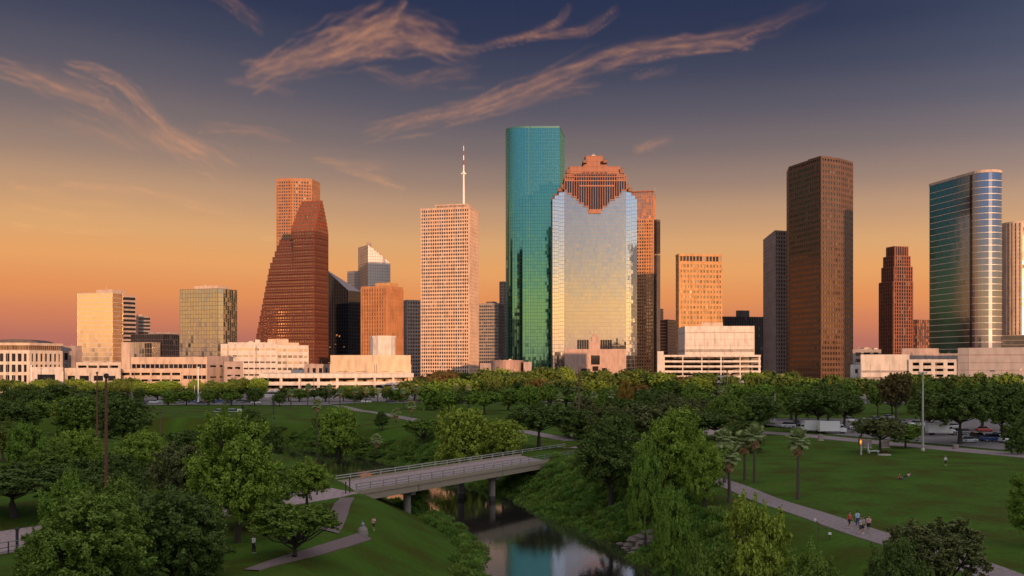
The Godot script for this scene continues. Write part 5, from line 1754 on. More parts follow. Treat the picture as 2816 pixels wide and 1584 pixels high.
func make_trees() -> void:
	make_kinds()
	# --- foreground, left
	tree(250, 78, 1345, 320, "dome", "leaf_mid", "big leafy green tree filling the lower left corner", "", "foreground_tree")
	tree(185, 82, 1296, 150, "elm", "leaf_fresh", "tall fresh green shoot of a tree at lower left, left of the near brown pole", "", "foreground_tree")
	tree(470, 84, 1335, 300, "dome", "leaf_dark", "wide dark tree right of the lower left corner tree", "", "foreground_tree")
	tree(335, 92, 1312, 170, "elm", "leaf_mid", "pointed green tree right beside the near brown pole's foot", "", "foreground_tree")
	tree(510, 112, 1212, 200, "twiggy", "leaf_olive", "half bare olive tree with grey twigs left of the tall bright tree")
	tree(652, 106, 1158, 270, "elm", "leaf_lime", "tall bright green tree left of the bridge road")
	tree(600, 118, 1260, 190, "oak", "leaf_mid", "green tree behind the tall bright tree's left side")
	tree(845, 130, 1265, 128, "oak", "leaf_lime", "small bright tree leaning over the road left of the bridge")
	tree(742, 124, 1290, 130, "elm", "leaf_mid", "small green tree by the road between tall bright tree and bridge")
	tree(806, 98, 1382, 285, "airy", "leaf_mid", "low multi stemmed tree on the lawn beside the curved path")
	tree(40, 124, 1272, 300, "wide", "leaf_dark", "dark spreading tree with thick trunk at the left edge")
	tree(215, 128, 1262, 230, "oak", "leaf_dark", "dark dense tree between the left edge and the near brown pole")
	tree(330, 134, 1258, 170, "oak", "leaf_dark", "dark tree behind the near brown pole")
	tree(390, 150, 1182, 150, "dome", "leaf_lime", "round bright yellow green tree right of the two brown poles")
	tree(300, 176, 1240, 110, "oak", "leaf_mid", "small tree between the two brown poles")
	tree(75, 165, 1158, 120, "dome", "leaf_fresh", "fresh green tree below the blue roofed shelter on the left")
	tree(200, 160, 1178, 150, "dome", "leaf_lime", "bright green tree left of the two brown poles")
	tree(140, 150, 1225, 140, "oak", "leaf_mid", "mid green tree in front of the bright one at left")
	tree(10, 190, 1160, 110, "oak", "leaf_dark", "dark tree at the left edge above the fresh green one")
	tree(460, 190, 1190, 150, "oak", "leaf_dark", "dark green tree between round bright tree and half bare tree")
	tree(540, 205, 1182, 130, "oak", "leaf_dark", "dark tree behind the half bare olive tree")
	tree(605, 215, 1172, 110, "wide", "leaf_dark", "dark tree left of the tall bright tree's top")
	tree(130, 84, 1440, 170, "shrub", "leaf_mid", "green bush filling the gap at the lower left edge")
	tree(330, 80, 1470, 220, "shrub", "leaf_dark", "dark undergrowth bush at the bottom left")
	tree(540, 88, 1440, 170, "shrub", "leaf_dark", "dark bush at the right foot of the wide dark tree")
	tree(440, 100, 1400, 160, "shrub", "leaf_mid", "green bush hidden behind the wide dark tree")
	tree(690, 115, 1330, 150, "elm", "leaf_mid", "green tree hugging the tall bright tree's right side")
	tree(585, 128, 1225, 150, "elm", "leaf_lime", "bright tree crown left of the tall bright tree")
	# --- left middle ground
	tree(215, 262, 1086, 140, "dome", "leaf_mid", "broad green tree right of the blue roofed shelter")
	tree(340, 258, 1090, 150, "dome", "leaf_dark", "large round dark tree right of the far brown pole")
	tree(280, 285, 1085, 120, "wide", "leaf_dark", "dark tree between two large round trees at left")
	tree(30, 255, 1100, 130, "oak", "leaf_dark", "dark tree crown above the left edge road")
	tree(95, 275, 1098, 110, "wide", "leaf_mid", "green tree left of the blue roofed shelter")
	tree(60, 330, 1068, 110, "oak", "leaf_dark", "dark tree high at the left edge")
	tree(690, 290, 1122, 70, "oak", "leaf_dark", "dark round tree beside the black cross shaped post")
	tree(655, 300, 1150, 70, "shrub", "leaf_mid", "low green bush left of the dark round tree")
	tree(618, 305, 1112, 26, "elm", "leaf_fresh", "slim young tree behind the blue trailer")
	tree(752, 222, 1172, 95, "cone", "leaf_dark", "dark conical tree on the river's near bank")
	tree(700, 245, 1180, 100, "shrub", "leaf_dark", "dark bush mass left of the river bend")
	tree(776, 226, 1250, 50, "shrub", "leaf_mid", "green bush at the near waterline beyond the bridge")
	tree(898, 172, 1312, 46, "shrub", "leaf_fresh", "small bright bush between the road tree and the far railing")
	# --- between river and bridge, centre
	tree(930, 286, 1116, 112, "dome", "leaf_lime", "bright green tree on the far bank left of the bridge")
	tree(890, 312, 1150, 70, "oak", "leaf_mid", "green tree at the left flank of the bright bank tree")
	tree(1050, 292, 1132, 60, "cone", "leaf_dark", "dark slender conical tree on the far bank")
	tree(1010, 285, 1200, 60, "shrub", "leaf_mid", "bush below the dark conical tree on the far bank")
	tree(1165, 262, 1150, 110, "airy", "leaf_mid", "thin leaning tree left of the big bright pair")
	tree(1274, 222, 1115, 158, "dome", "leaf_bright", "left of the big bright tree pair behind the bridge")
	tree(1384, 218, 1150, 118, "dome", "leaf_bright", "right of the big bright tree pair behind the bridge")
	tree(1482, 226, 1106, 170, "wide", "leaf_dark", "dark broad tree on the lawn right of the bright pair")
	tree(1195, 425, 1046, 100, "dome", "leaf_fresh", "dense round fresh green tree below the tan mast tower")
	tree(1235, 410, 1075, 70, "oak", "leaf_fresh", "lower fresh green tree right of the round one below mast tower")
	tree(1145, 60 + 210, 1262, 60, "shrub", "leaf_dark", "dark bush on far bank at the bridge's left span")
	var bank := [[822, 318, 1196, 60], [862, 306, 1206, 62], [910, 296, 1212, 70], [955, 286, 1222, 70], [1000, 278, 1228, 66], [1045, 270, 1236, 66], [1092, 264, 1242, 70], [1140, 256, 1248, 60], [745, 332, 1180, 70], [780, 326, 1190, 60], [1185, 250, 1250, 60], [1235, 246, 1246, 60]]
	for k in bank.size():
		var q: Array = bank[k]
		while river(wx(q[0], q[1]), q[1]).x < 2.2: q[1] += 1.0
		q[2] += 4
		tree(q[0], q[1], q[2], q[3], "shrub", ["leaf_bank", "leaf_mid", "leaf_dark"][k % 3], "bank bush along the far waterline, %s from the left" % ORD[k], "bushes along the far waterline")
	# --- right of the river
	tree(1680, 158, 1162, 215, "oak", "leaf_dark", "dark oak with a thick trunk beside the bridge's right end")
	tree(1850, 142, 1138, 205, "elm", "leaf_lime", "tallest bright green tree right of the river")
	tree(1775, 134, 1215, 105, "elm", "leaf_fresh", "bright tree at the left flank of the tallest bright tree")
	tree(1935, 134, 1205, 120, "elm", "leaf_lime", "bright airy tree reaching over the path")
	tree(1852, 118, 1335, 98, "dome", "leaf_fresh", "bright bushy tree on the right bank above the rocks")
	tree(1832, 122, 1385, 80, "shrub", "leaf_mid", "green bush below the tallest bright tree")
	tree(1915, 108, 1455, 70, "shrub", "leaf_mid", "green bush right of the rock slope")
	tree(1145, 172, 1330, 72, "elm", "leaf_fresh", "young bright tree standing before the bridge on the left bank")
	tree(2100, 74, 1402, 240, "elm", "leaf_bright", "golden tipped tree at the bottom right of centre", "", "foreground_tree")
	tree(1985, 76, 1480, 215, "dome", "leaf_mid", "green tree at the bottom edge left of the golden tipped tree", "", "foreground_tree")
	tree(2230, 72, 1492, 220, "dome", "leaf_mid", "green tree at the bottom edge right of the golden tipped tree", "", "foreground_tree")
	tree(2585, 78, 1428, 300, "airy", "leaf_olive", "thin olive tree with open limbs at the lower right corner", "", "foreground_tree")
	tree(2470, 72, 1510, 200, "oak", "leaf_dark", "dark tree low at the bottom, left of the thin olive tree", "", "foreground_tree")
	tree(2830, 98, 1318, 120, "elm", "leaf_fresh", "green branches reaching in at the right edge")
	# --- right middle ground
	tree(2000, 250, 1082, 110, "oak", "leaf_mid", "green tree left of the palms on the right")
	tree(2075, 265, 1090, 130, "oak", "leaf_dark", "dark green tree behind the two tall palms")
	tree(1930, 262, 1095, 110, "wide", "leaf_olive", "olive tree behind the tallest bright tree")
	tree(2045, 215, 1158, 110, "shrub", "leaf_dark", "dark bush at the foot of trees left of the palms")
	tree(2250, 274, 1070, 175, "wide", "leaf_dark", "large dark oak over the parked trucks")
	tree(2190, 300, 1062, 110, "oak", "leaf_mid", "green oak left behind the large dark oak")
	tree(2320, 300, 1075, 110, "oak", "leaf_dark", "dark oak right behind the large dark oak")
	tree(2420, 210, 1144, 130, "wide", "leaf_olive", "olive low tree on the lawn's far edge by the bench")
	tree(2490, 222, 1165, 90, "oak", "leaf_mid", "green tree right beside the olive low tree")
	tree(2465, 335, 1028, 95, "twiggy", "leaf_rust", "tall thin brownish tree among the right hand trees")
	tree(2640, 232, 1062, 190, "wide", "leaf_dark", "large dark tree over the right hand parking lot")
	tree(2760, 240, 1058, 150, "oak", "leaf_dark", "dark tree at the right edge over the parking lot")
	tree(2560, 262, 1070, 130, "oak", "leaf_dark", "dark tree behind the tall pale lamp pole")
	tree(2700, 280, 1050, 130, "oak", "leaf_mid", "green tree behind the large dark parking lot trees")
	tree(2800, 205, 1150, 80, "shrub", "leaf_dark", "dark bush at the right edge beside the street")
	# centre-right mass
	row(1570, 1990, 215, 260, 1108, 1140, 7, 105, ["leaf_mid", "leaf_dark", "leaf_olive"], "the grove right behind the bridge", 31)
	row(1560, 2130, 300, 340, 1072, 1100, 9, 95, ["leaf_dark", "leaf_mid", "leaf_dark", "leaf_olive"], "the middle grove below the silver tower", 32)
	row(1250, 2140, 360, 430, 1052, 1078, 16, 78, ["leaf_dark", "leaf_mid", "leaf_fresh", "leaf_mid"], "the park grove below the teal and silver towers", 33)
	row(1110, 2170, 480, 540, 1028, 1046, 19, 74, ["leaf_dark", "leaf_mid", "leaf_dark", "leaf_rust"], "the front tree belt below the towers", 34)
	row(1125, 2200, 590, 650, 1008, 1024, 19, 74, ["leaf_dark", "leaf_dark", "leaf_mid", "leaf_rust"], "the rear tree belt below the towers", 35)
	row(2140, 2830, 330, 400, 1042, 1066, 12, 84, ["leaf_dark", "leaf_mid"], "the right hand grove behind the parking lot", 36)
	row(2110, 2830, 470, 545, 1022, 1040, 14, 74, ["leaf_dark", "leaf_mid", "leaf_dark"], "the right hand belt before the white offices", 37)
	tree(1722, 340, 1050, 44, "twiggy", "leaf_gold", "small golden orange tree in the grove below the silver tower")
	# left street trees
	row(10, 340, 505, 550, 1034, 1050, 9, 60, ["leaf_dark", "leaf_mid"], "the street trees before the cream hall", 38)
	row(10, 330, 400, 455, 1056, 1072, 7, 70, ["leaf_dark", "leaf_mid", "leaf_dark"], "the tree row left of the two poles", 39)
	row(330, 720, 508, 522, 1034, 1052, 10, 62, ["leaf_mid", "leaf_dark", "leaf_fresh"], "the street trees before the strip window office", 40)
	row(770, 1110, 500, 522, 1052, 1070, 9, 54, ["leaf_dark", "leaf_mid"], "the street trees before the parking garage", 41)
	row(300, 745, 456, 464, 1060, 1074, 7, 46, ["leaf_mid", "leaf_dark"], "the small trees on the far lawn edge", 42)
	tree(572, 455, 1066, 36, "oak", "leaf_mid", "small street tree standing on the far lawn's edge")
	tree(768, 440, 1080, 40, "oak", "leaf_dark", "dark small tree left of the garage palms")

# ---------------------------------------------------------------- fan palms
var frond_meshes := []
var dry_meshes := []
var palm_crown: ArrayMesh
var palm_skirt: ArrayMesh

func fan(mb: MB, b: Transform3D, petiole: float, r: float) -> void:
	var o := b.origin
	var tip := o + b.basis.z * petiole
	mb.bar(o, tip, 0.045, 0.03)
	var k := 11
	for i in k:
		var a := lerpf(-1.75, 1.75, (i + 0.5) / k)
		var dir := (b.basis.z * cos(a) + b.basis.x * sin(a)).normalized()
		var l := r * (1.0 - 0.28 * absf(a) / 1.75)
		var side := b.basis.y.cross(dir).normalized()
		var mid := tip + dir * l * 0.55 + b.basis.y * 0.05
		var end := tip + dir * l - Vector3(0, 0.22 * l, 0)
		mb.tri(tip, mid + side * 0.15, mid - side * 0.15, b.basis.y)
		mb.tri(mid + side * 0.15, end, mid - side * 0.15, b.basis.y)

func make_palm_parts() -> void:
	rng.seed = 77
	for k in 3:
		var mb := MB.new()
		mb.colored = true
		mb.col = Color(1, 1, 1) * [0.85, 1.0, 1.2][k]
		fan(mb, Transform3D(), [0.95, 0.85, 0.75][k], [1.0, 0.92, 0.85][k])
		frond_meshes.append(mb.mesh())
	for k in 2:
		var mb := MB.new()
		mb.colored = true
		mb.col = Color(1, 1, 1) * [0.8, 1.1][k]
		fan(mb, Transform3D(), 0.5, 0.85)
		dry_meshes.append(mb.mesh())

func frond_at(el: float, az: float) -> Basis:
	var z := Vector3(cos(el) * sin(az), sin(el), cos(el) * cos(az))
	var x := Vector3.UP.cross(z).normalized()
	return Basis(x, z.cross(x), z)

func palm(px: float, base: float, top: float, label: String, group: String, d_given := 0.0, joined := false) -> void:
	var p := ground_at(px, base) if d_given == 0.0 else on_land(wx(px, d_given), d_given)
	var d := -p.z
	var h := wy(top, d) - p.y - 0.9
	var t := thing("fan_palm", label, "palm", p, group)
	var lean := Vector3(rng.randfn(0, 0.15), 0, rng.randfn(0, 0.15))
	var m := MB.new()
	var pts := []
	var rs := []
	for k in 12:
		var u := k / 11.0
		pts.append(p + Vector3(0, -0.2, 0) + Vector3(0, h + 0.1, 0) * u + lean * u * u)
		rs.append(lerpf(0.27, 0.17, minf(1.0, u * 1.6)) + (0.015 if k % 2 else 0.0))
	m.tube(pts, rs, 9)
	part("trunk", m, M["palm_bark"], t)
	var head := Vector3(0, h, 0) + lean
	var big := MB.new()
	var dry := MB.new()
	big.colored = true
	dry.colored = true
	for k in 34:
		var el := lerpf(1.5, -0.75, pow((k + 0.5) / 34.0, 0.9)) + rng.randfn(0, 0.1)
		var az := k * 2.39996 + rng.randfn(0, 0.15)
		var b := frond_at(el, az)
		var s := rng.randf_range(0.95, 1.2)
		if joined:
			big.col = Color(1, 1, 1) * rng.randf_range(0.8, 1.2)
			fan(big, Transform3D(b.scaled(Vector3.ONE), p + head), 0.9 * s, 0.95 * s)
		else:
			var f := put("frond", frond_meshes[k % 3], M["frond"], t, head)
			f.basis = b.scaled(Vector3.ONE * s)
	for k in 20:
		var b := frond_at(-0.75 - 0.6 * (k % 5) / 4.0, k * 2.39996)
		var off := Vector3(0, -0.25 - 0.9 * k / 20.0, 0)
		if joined:
			dry.col = Color(1, 1, 1) * rng.randf_range(0.75, 1.2)
			fan(dry, Transform3D(b, p + head + off), 0.4, 0.85)
		else:
			var f := put("dry_frond", dry_meshes[k % 2], M["frond_dry"], t, head + off)
			f.basis = b.scaled(Vector3.ONE * rng.randf_range(0.8, 1.1))
	if joined:
		part("crown", big, M["frond"], t)
		part("dry_skirt", dry, M["frond_dry"], t)

func make_palms() -> void:
	make_palm_parts()
	palm(2195, 1374, 1194, "single tall fan palm alone on the right hand lawn", "fan palms on the right lawn")
	palm(2075, 1328, 1180, "right of the two tall fan palms standing close together", "fan palms on the right lawn")
	palm(2048, 1322, 1196, "left of the two tall fan palms standing close together", "fan palms on the right lawn")
	palm(2006, 1382, 1236, "low fan palm beside the path with a shaggy brown skirt", "fan palms on the right lawn")
	palm(1992, 1330, 1192, "fan palm half hidden behind the low shaggy palm", "fan palms on the right lawn")
	var far := [[976, 0, 1069, 470], [1006, 0, 1069, 470], [1038, 0, 1071, 465], [1110, 0, 1070, 430], [1145, 0, 1061, 470], [1254, 0, 1058, 470], [1290, 0, 1061, 450], [846, 0, 1059, 440], [905, 0, 1060, 470], [872, 0, 1104, 300], [1132, 0, 1108, 345], [1088, 0, 1128, 320], [1517, 0, 1078, 380], [1540, 0, 1086, 360], [1590, 0, 1086, 350], [1634, 0, 1082, 360], [1682, 0, 1078, 360], [1683, 0, 1130, 270], [1713, 0, 1062, 390], [1983, 0, 1066, 400], [1035, 0, 1200, 275], [800, 0, 1075, 445], [935, 0, 1072, 430]]
	for k in far.size():
		palm(far[k][0], 0, far[k][2], "distant fan palm, %s" % ["third before the garage from right", "second before the garage from right", "right before the garage", "on the path's far bend", "left below mast tower", "left of two below mast tower's right edge", "right of two below mast tower's right edge", "shaggy before the garage at left", "shaggy before the garage at its middle", "tall with brown skirt beside the bright bank tree", "grey green beside the park path", "slim leaning beside the park path", "left of the pair right of teal tower", "right of the pair right of teal tower", "beside the brown curved lamp pole", "right of the brown curved lamp pole", "below the silver tower's right wing", "large before the middle grove", "orange tinted below coral tower", "below the white parking block", "short with bare trunk on the far bank", "leftmost before the garage", "between the shaggy one and the garage's right half"][k], "distant fan palms", far[k][3], true)

# ---------------------------------------------------------------- ground cover on the banks
func make_undergrowth() -> void:
	rng.seed = 5
	var mb := MB.new()
	mb.colored = true
	for k in 190:
		var u := unit()
		u.y = absf(u.y)
		var p := Vector3(u.x * 0.55, u.y * 0.5 + 0.05, u.z * 0.55) * rng.randf_range(0.6, 1.1)
		var dir := (u + Vector3(0, 0.5, 0) + unit() * 0.5).normalized()
		var side := dir.cross(unit()).normalized()
		var l := rng.randf_range(0.12, 0.27)
		mb.col = Color(1, 1, 1) * rng.randf_range(0.7, 1.3)
		mb.quad(p - dir * l * 0.5, p + side * l * 0.2, p + dir * l * 0.6, p - side * l * 0.2, u)
	var clump := mb.mesh()
	var places := []
	var rocks := ground_at(1750, 1505)
	for z in [[0, 34000], [1, 18000]]:
		for k in z[1]:
			var x := rng.randf_range(-95, 40)
			var d := rng.randf_range(92, 335)
			var r := river(x, d)
			if z[0] == 0:
				if r.y < 0.0: continue
				var reach := 5.0 if d < 118.0 else 9.5 if d < 205.0 else 6.0
				if r.x < -0.2 or r.x > reach + rng.randfn(0, 1.4): continue
				if Vector2(x - rocks.x, d + rocks.z).length() < 4.6: continue
				var q := Vector2(x, d) - BR_A
				if absf(q.dot(BR_N) - 6.2) < 6.0 and q.dot(BR_DIR) > 58.0: continue
			else:
				if r.y > 0.0 or r.x < -0.2 or r.x > (3.4 if d < 150.0 else 5.0 if d < 188.0 else -5.0) + rng.randfn(0, 0.5): continue
			places.append(Vector3(x, height(x, d), -d))
	for part_no in 2:
		var mm := MultiMesh.new()
		mm.transform_format = MultiMesh.TRANSFORM_3D
		mm.use_colors = true
		mm.mesh = clump
		var mine := []
		for p in places:
			if (river(p.x, -p.z).y > 0.0) == (part_no == 0): mine.append(p)
		mm.instance_count = mine.size()
		for k in mine.size():
			var s := rng.randf_range(1.0, 2.3)
			var b := Basis(Vector3.UP, rng.randf() * TAU).scaled(Vector3(s, s * rng.randf_range(0.7, 1.15), s))
			mm.set_instance_transform(k, Transform3D(b, mine[k]))
			var c := rng.randf_range(0.75, 1.25)
			mm.set_instance_color(k, Color(c * rng.randf_range(0.85, 1.2), c, c))
		var mi := MultiMeshInstance3D.new()
		mi.name = unique_name("bank_undergrowth")
		mi.multimesh = mm
		mi.material_override = M["leaf_bank"]
		mi.set_meta("kind", "stuff")
		mi.set_meta("label", ["lush green undergrowth covering the right hand river bank", "green reeds and weeds along the left river bank"][part_no])
		mi.set_meta("category", "undergrowth")
		add_child(mi)

# ---------------------------------------------------------------- poles and park furniture
func pole(px: float, d: float, top: float, r: float, material: String, head: String, label: String, called := "lamp_pole") -> void:
	var p := on_land(wx(px, d), d)
	var h := wy(top, d) - p.y
	var t := thing(called, label, "pole", p)
	var m := MB.new()
	m.tube([p + Vector3(0, -0.3, 0), p + Vector3(0, h * 0.5, 0), p + Vector3(0, h, 0)], [r * 1.25, r, r * 0.72], 10)
	part("shaft", m, M[material], t)
	m = MB.new()
	m.lathe(p, [[r * 2.1, 0], [r * 2.1, 0.35], [r * 1.3, 0.6]], 10)
	part("foot", m, M[material], t)
	var top_p := p + Vector3(0, h, 0)
	m = MB.new()
	match head:
		"flood":
			m.box(top_p + Vector3(0, 0.05, 0), Vector3(1.0, 0.25, 0.5))
			m.box(top_p + Vector3(0, 0.38, 0), Vector3(1.3, 0.4, 0.35))
			part("lamp_head", m, M["dark_metal"], t)
		"cap":
			m.lathe(top_p, [[r * 0.9, 0], [r * 1.5, 0.15], [r * 1.5, 0.4], [0.0, 0.5]], 10)
			part("cap", m, M["dark_metal"], t)
		"bars":
			m.bar(top_p + Vector3(-0.8, -0.1, 0), top_p + Vector3(0.8, -0.1, 0), 0.12, 0.12)
			part("cross_arm", m, M[material], t)
			for s in [-0.7, 0.0, 0.7]:
				var l := MB.new()
				l.soft_box(top_p + Vector3(s, 0.15, 0.1), Vector3(0.4, 0.3, 0.35), 0.06)
				part("lamp_head", l, M["pale_metal"], t)
		"curved":
			var pts := []
			var rs := []
			for k in 9:
				var a := PI * 0.5 * k / 8.0
				pts.append(top_p + Vector3(sin(a) * 0.3 + k * 0.16, sin(a) * 0.9, 0))
				rs.append(r * 0.7 * (1.0 - 0.05 * k))
			m.tube(pts, rs, 8)
			part("arm", m, M[material], t)
			var l := MB.new()
			l.soft_box(pts[8] + Vector3(0.3, -0.05, 0), Vector3(0.8, 0.25, 0.4), 0.08)
			part("lamp_head", l, M["dark_metal"], t)

func make_poles() -> void:
	pole(292, 100, 1040, 0.165, "rust_pole", "cap", "nearer and thicker of two rust brown floodlight poles at left", "floodlight_pole")
	pole(267, 236, 1028, 0.19, "rust_pole", "cap", "farther and thinner of two rust brown poles at left", "floodlight_pole")
	pole(1592, 272, 1014, 0.24, "wood_post", "curved", "brown curved lamp pole before the silver tower's foot")
	pole(2538, 214, 1026, 0.20, "pale_metal", "bars", "tall pale lamp pole at the lawn's far edge on the right")
	pole(2000, 390, 1022, 0.26, "wood_post", "cap", "tall brown pole below the white parking block")
	pole(86, 545, 1004, 0.30, "white_paint", "bars", "white lamp pole before the cream hall at far left")
	pole(545, 500, 1010, 0.28, "white_paint", "bars", "white lamp pole before the strip window office")
	pole(535, 505, 1058, 0.22, "pale_metal", "cap", "shorter pale pole just left of the white lamp pole")
	pole(1502, 420, 1052, 0.12, "white_paint", "cap", "thin white mast among the trees below the teal tower")
	pole(645, 510, 1060, 0.2, "white_paint", "cap", "thin white pole on the street right of the strip window office")
	pole(2131, 330, 1082, 0.2, "pale_metal", "cap", "short pale pole among trees left of the parking lot")
	pole(441, 318, 1136, 0.2, "wood_post", "cap", "short wooden post on the far lawn", "wooden_post")
	pole(754, 268, 1152, 0.16, "bark_pale", "cap", "thin dead tree stem beside the river bend", "dead_stem")
	# black post with cross arm
	var p := on_land(wx(752, 365), 365)
	var t := thing("cross_post", "black post with short cross arm on the far lawn", "post", p)
	var m := MB.new()
	m.box(p + Vector3(0, 2.1, 0), Vector3(0.3, 4.4, 0.3))
	part("shaft", m, M["dark_metal"], t)
	m = MB.new()
	m.box(p + Vector3(0, 3.5, 0), Vector3(1.5, 0.22, 0.25))
	part("cross_arm", m, M["dark_metal"], t)
	m = MB.new()
	m.soft_box(p + Vector3(0, 4.5, 0), Vector3(0.7, 0.45, 0.5), 0.1)
	part("lamp_head", m, M["dark_metal"], t)
	# dark bollard lamp by the left road
	p = br(-50, -2.0, BR_Y - 0.2)
	p = ground_at(47, 1516)
	t = thing("bollard_lamp", "black square lamp post beside the road at the lower left edge", "lamp", p)
	m = MB.new()
	m.box(p + Vector3(0, 1.1, 0), Vector3(0.22, 2.2, 0.22))
	part("shaft", m, M["dark_metal"], t)
	m = MB.new()
	m.soft_box(p + Vector3(0, 2.3, 0), Vector3(0.34, 0.24, 0.34), 0.08)
	part("cap", m, M["dark_metal"], t)

func make_furniture() -> void:
	# stone litter bin on the left lawn
	var p := ground_at(998, 1474)
	var t := thing("litter_bin", "grey bell shaped stone bin with metal top on the left lawn", "bin", p)
	var m := MB.new()
	m.lathe(p, [[0.62, -0.1], [0.64, 0.3], [0.58, 0.75], [0.42, 1.05], [0.3, 1.1], [0.0, 1.1]], 18)
	part("body", m, M["pier_concrete"], t)
	m = MB.new()
	m.lathe(p + Vector3(0, 1.1, 0), [[0.26, 0], [0.24, 0.35], [0.12, 0.5], [0.0, 0.52]], 12)
	part("lid", m, M["rail_metal"], t)
	m = MB.new()
	m.tube([p + Vector3(-0.1, 1.5, 0), p + Vector3(-0.12, 1.85, 0)], [0.05, 0.05], 6)
	m.tube([p + Vector3(0.12, 1.5, 0), p + Vector3(0.14, 1.75, 0)], [0.05, 0.05], 6)
	part("handle", m, M["rail_metal"], t)
	# shelter with a blue roof, left
	p = on_land(wx(166, 318), 318)
	t = thing("picnic_shelter", "open shelter with a flat turquoise roof among the left trees", "shelter", p)
	m = MB.new()
	m.box(p + Vector3(0, 2.9, 0), Vector3(6.4, 0.5, 3.6))
	part("roof", m, M["turquoise"], t)
	for s in [[-2.9, -1.5], [2.9, -1.5], [-2.9, 1.5], [2.9, 1.5]]:
		m = MB.new()
		m.box(p + Vector3(s[0], 1.3, s[1]), Vector3(0.2, 2.8, 0.2))
		part("post", m, M["dark_metal"], t)
	m = MB.new()
	m.box(p + Vector3(0, 0.7, 0), Vector3(4.2, 0.1, 0.9))
	m.box(p + Vector3(0, 0.35, 0), Vector3(0.4, 0.7, 0.5))
	part("table", m, M["wood_post"], t)
	for k in 2:
		var q := on_land(wx(215 + k * 17, 292), 292)
		t = thing("stone_pillar", ["taller tan stone pillar right of the turquoise shelter", "shorter tan stone pillar right of the turquoise shelter"][k], "pillar", q)
		m = MB.new()
		m.soft_box(q + Vector3(0, 0.9 - k * 0.15, 0), Vector3(0.9, 2.0 - k * 0.3, 0.7), 0.1)
		part("block", m, M["sand_stone"], t)
		m = MB.new()
		m.soft_box(q + Vector3(0, 2.0 - k * 0.3, 0), Vector3(1.1, 0.2, 0.9), 0.08)
		part("cap", m, M["pale_concrete"], t)
	# long blue trailer on the far lawn
	p = on_land(wx(626, 392), 392)
	t = thing("boat_trailer", "long low dark blue boat on a white trailer on the far lawn", "boat", p)
	m = MB.new()
	var prev := []
	for k in 9:
		var u := k / 8.0
		var w := 1.1 * (1.0 - pow(absf(u - 0.35) * 1.35, 3.0))
		var x := lerpf(-4.6, 3.6, u)
		var row_ := [p + Vector3(x, 1.25, -w), p + Vector3(x, 0.65, -w * 0.45), p + Vector3(x, 0.65, w * 0.45), p + Vector3(x, 1.25, w)]
		if prev.size():
			for i in 3: m.quad(prev[i], prev[i + 1], row_[i + 1], row_[i], Vector3(0, -0.4, [-1.0, 0.0, 1.0][i]))
			m.quad(prev[0], prev[3], row_[3], row_[0], Vector3.UP)
		prev = row_
	part("hull", m, M["navy_paint"], t)
	m = MB.new()
	m.box(p + Vector3(-0.4, 0.48, 0.4), Vector3(9.6, 0.14, 0.14))
	m.box(p + Vector3(-0.4, 0.48, -0.4), Vector3(9.6, 0.14, 0.14))
	m.box(p + Vector3(4.6, 0.9, 0), Vector3(1.4, 0.9, 1.2))
	part("trailer_frame", m, M["white_paint"], t)
	for s in [-0.9, 0.9]:
		m = MB.new()
		m.tube([p + Vector3(-0.8, 0.34, s * 1.12), p + Vector3(-0.8, 0.34, s * 0.88)], [0.34, 0.34], 12)
		part("wheel", m, M["rubber"], t)
	m = MB.new()
	m.box(p + Vector3(-0.5, 1.33, 0), Vector3(7.0, 0.08, 1.9))
	part("white_deck", m, M["white_paint"], t)
	# buoy on the river, small floating white bird further down
	p = Vector3(wx(787, 322), WATER, -322)
	t = thing("buoy", "small orange buoy afloat at the river's far bend", "buoy", p)
	m = MB.new()
	m.lathe(p, [[0.5, -0.15], [0.75, 0.1], [0.75, 0.6], [0.4, 0.95], [0.0, 1.0]], 14)
	part("float", m, M["orange_paint"], t)
	m = MB.new()
	m.lathe(p + Vector3(0, 1.0, 0), [[0.1, 0], [0.1, 0.4], [0.0, 0.45]], 8)
	part("ring_post", m, M["dark_metal"], t)
	# call post with an orange panel
	p = ground_at(2368, 1252)
	t = thing("emergency_post", "grey emergency post with a glowing orange panel on the lawn", "post", p)
	m = MB.new()
	m.box(p + Vector3(0, 1.4, 0), Vector3(0.3, 3.0, 0.3))
	part("shaft", m, M["pale_metal"], t)
	m = MB.new()
	m.soft_box(p + Vector3(-0.25, 2.7, 0.1), Vector3(0.55, 1.15, 0.5), 0.08)
	part("housing", m, M["dark_metal"], t)
	for k in 3:
		m = MB.new()
		m.box(p + Vector3(-0.2, 2.35 + k * 0.32, 0.36), Vector3(0.3, 0.24, 0.04))
		part("signal_lamp", m, M["signal_orange"], t)
	var lamp := OmniLight3D.new()
	lamp.name = "signal_glow"
	lamp.position = Vector3(-0.2, 2.7, 0.5)
	lamp.light_color = Color(1.0, 0.45, 0.15)
	lamp.light_energy = 0.5
	lamp.light_size = 0.15
	lamp.omni_range = 12.0
	lamp.shadow_enabled = true
	t.add_child(lamp)
	# white bench frame and plinth under the olive tree
	p = ground_at(2402, 1246)
	t = thing("park_bench", "low white bench with one upright beside the olive tree", "bench", p)
	m = MB.new()
	m.soft_box(p + Vector3(0, 0.42, 0), Vector3(2.2, 0.2, 0.8), 0.05)
	part("seat", m, M["white_paint"], t)
	for s in [-0.9, 0.9]:
		m = MB.new()
		m.box(p + Vector3(s, 0.12, 0), Vector3(0.18, 0.5, 0.7))
		part("leg", m, M["white_paint"], t)
	m = MB.new()
	m.box(p + Vector3(-1.0, 1.1, -0.2), Vector3(0.18, 1.9, 0.18))
	part("upright", m, M["white_paint"], t)
	var grp := "concrete utility boxes at the lawn's edge"
